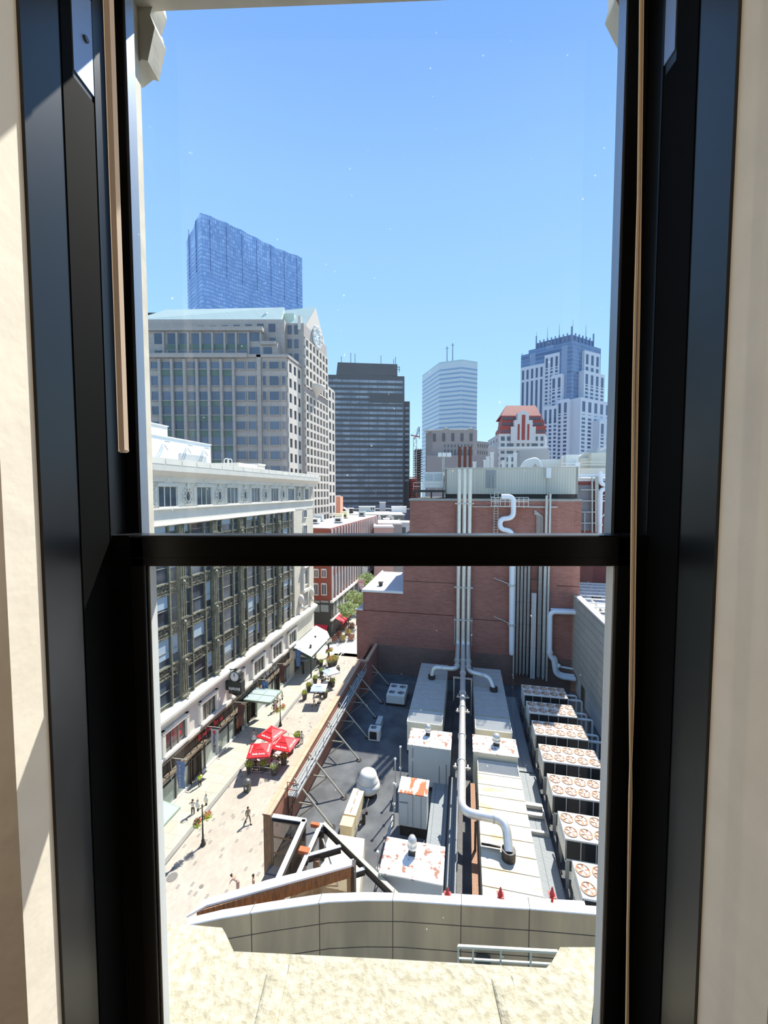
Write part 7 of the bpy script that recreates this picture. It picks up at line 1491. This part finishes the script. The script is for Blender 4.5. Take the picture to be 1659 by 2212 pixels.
kk = T('information_post', 'dark sign post with grey head under the pale green awning', 'sign post', (-29.2, 67.0, GZ)); P('post', MB().box(-.15, .15, -.1, .1, 0, 2.6), dkf, kk); P('head', MB().bev(-.7, .7, -.25, .25, 2.6, 3.0, .05), mat('sign_blue_grey', (120, 134, 150), .5), kk)
# trees and planting beyond the crossing
tl = mat('tree_leaf', (172, 186, 124), .8, var=.3, scale=1.5); bark = mat('bark', (104, 86, 70), .9)
for (px, py, v, rad, zc, l) in ((752, 1318, 88, 2.3, 1.0, 'slender street tree with pale green crown beside the red awnings'), (770, 1296, 95, 3.2, 1.0, 'larger street tree with pale green crown behind the brick tower edge'), (792, 1250, 108, 3.0, 1.0, 'farthest street tree, just below the window rail')):
    q = sV(px, py, v); t = T('street_tree', l, 'tree', (q.x, v, GZ), group='street trees beyond the crossing'); rr = random.Random(px)
    h = q.z - GZ
    P('trunk', MB().tube([(0, 0, 0), (.1, 0, h * .5), (0, .1, h)], [.16, .12, .05], 8), bark, t)
    P('branch', MB().tube([(0, 0, h * .5), (rad * .5, .3, h)], .05, 5).tube([(0, 0, h * .55), (-rad * .5, -.2, h * 1.02)], .05, 5).tube([(0, 0, h * .6), (.1, rad * .5, h * 1.05)], .05, 5), bark, t)
    f = MB()
    for k in range(9): f.leaves((rr.uniform(-.6, .6) * rad, rr.uniform(-.6, .6) * rad, h + rr.uniform(-.5, .6) * rad * .8), rad * .5, 150, .24, rr, .7)
    P('foliage', f, tl, t, kind='stuff')
SHL = ['nearest the crossing, left', 'nearest the crossing, middle', 'nearest the crossing, right', 'second row left', 'second row right', 'third row left', 'third row right', 'farthest, at the shop doors']
for k, ((px, py), l) in enumerate(zip(((722, 1388), (740, 1386), (758, 1384), (732, 1378), (752, 1372), (742, 1362), (760, 1358), (746, 1350)), SHL)):
    q = sZ(px, py, GZ); t = T('street_shrub', 'reddish brown shrub in a trough beyond the crossing, ' + l, 'shrub', (q.x, q.y, GZ), group='reddish shrubs beyond the crossing'); rr = random.Random(k)
    P('trough', MB().bev(-.7, .7, -.3, .3, 0, .5, .03), mat('trough_grey', (150, 144, 136), .8), t); P('foliage', MB().leaves((0, 0, .95), .75, 260, .13, rr, .8), [mat('shrub_russet', (168, 112, 88), .8, var=.3, scale=3), mat('shrub_yellow', (196, 176, 96), .8, var=.3, scale=3)][k in (1, 4)], t, kind='stuff')
for (px, py, c, l) in ((735, 1392, (90, 84, 84), 'person in dark grey among the shrubs beyond the crossing, left'), (764, 1378, (216, 206, 196), 'person in pale top among the shrubs beyond the crossing, right'), (728, 1366, (150, 92, 84), 'person in reddish top near the red awnings')): person(l, px, py, 200, 'walk', c, (70, 66, 70))
for i, px in enumerate((966, 1083, 1197)):
    q = sZ(px, 1936, PZ); t = T('marker_cone', 'small red cone behind the white parapet coping, ' + ('left', 'middle', 'right')[i] + ' of three', 'cone', (q.x, q.y + .3, PZ - .75), group='red cones behind the coping'); P('cone', MB().lathe([(.10, .5), (.07, .58), (.03, .78), (.01, .8)], n=12), mat('cone_red', (190, 70, 66), .6), t); P('foot', MB().box(-.13, .13, -.13, .13, .46, .5).box(-.04, .04, -.04, .04, 0, .46), MATS['cone_red'], t)
q0 = sZ(955, 1929, PZ - .6); q1 = sZ(1262, 1946, PZ - .6)
SOLO('ledge_sheet', MB().prism([(q0.x, q0.y - .22), (q1.x, q1.y - .22), (q1.x, q1.y), (q0.x, q0.y)], PZ - .65, PZ - .6).box(q0.x + .2, q0.x + .35, q0.y - .1, q0.y, -19.5, PZ - .65).box(q1.x - .4, q1.x - .2, q1.y - .12, q1.y, -19.5, PZ - .65), mat('pale_sheet', (196, 200, 204), .6), 'pale grey sheet ledge with legs just behind the white coping', 'ledge')
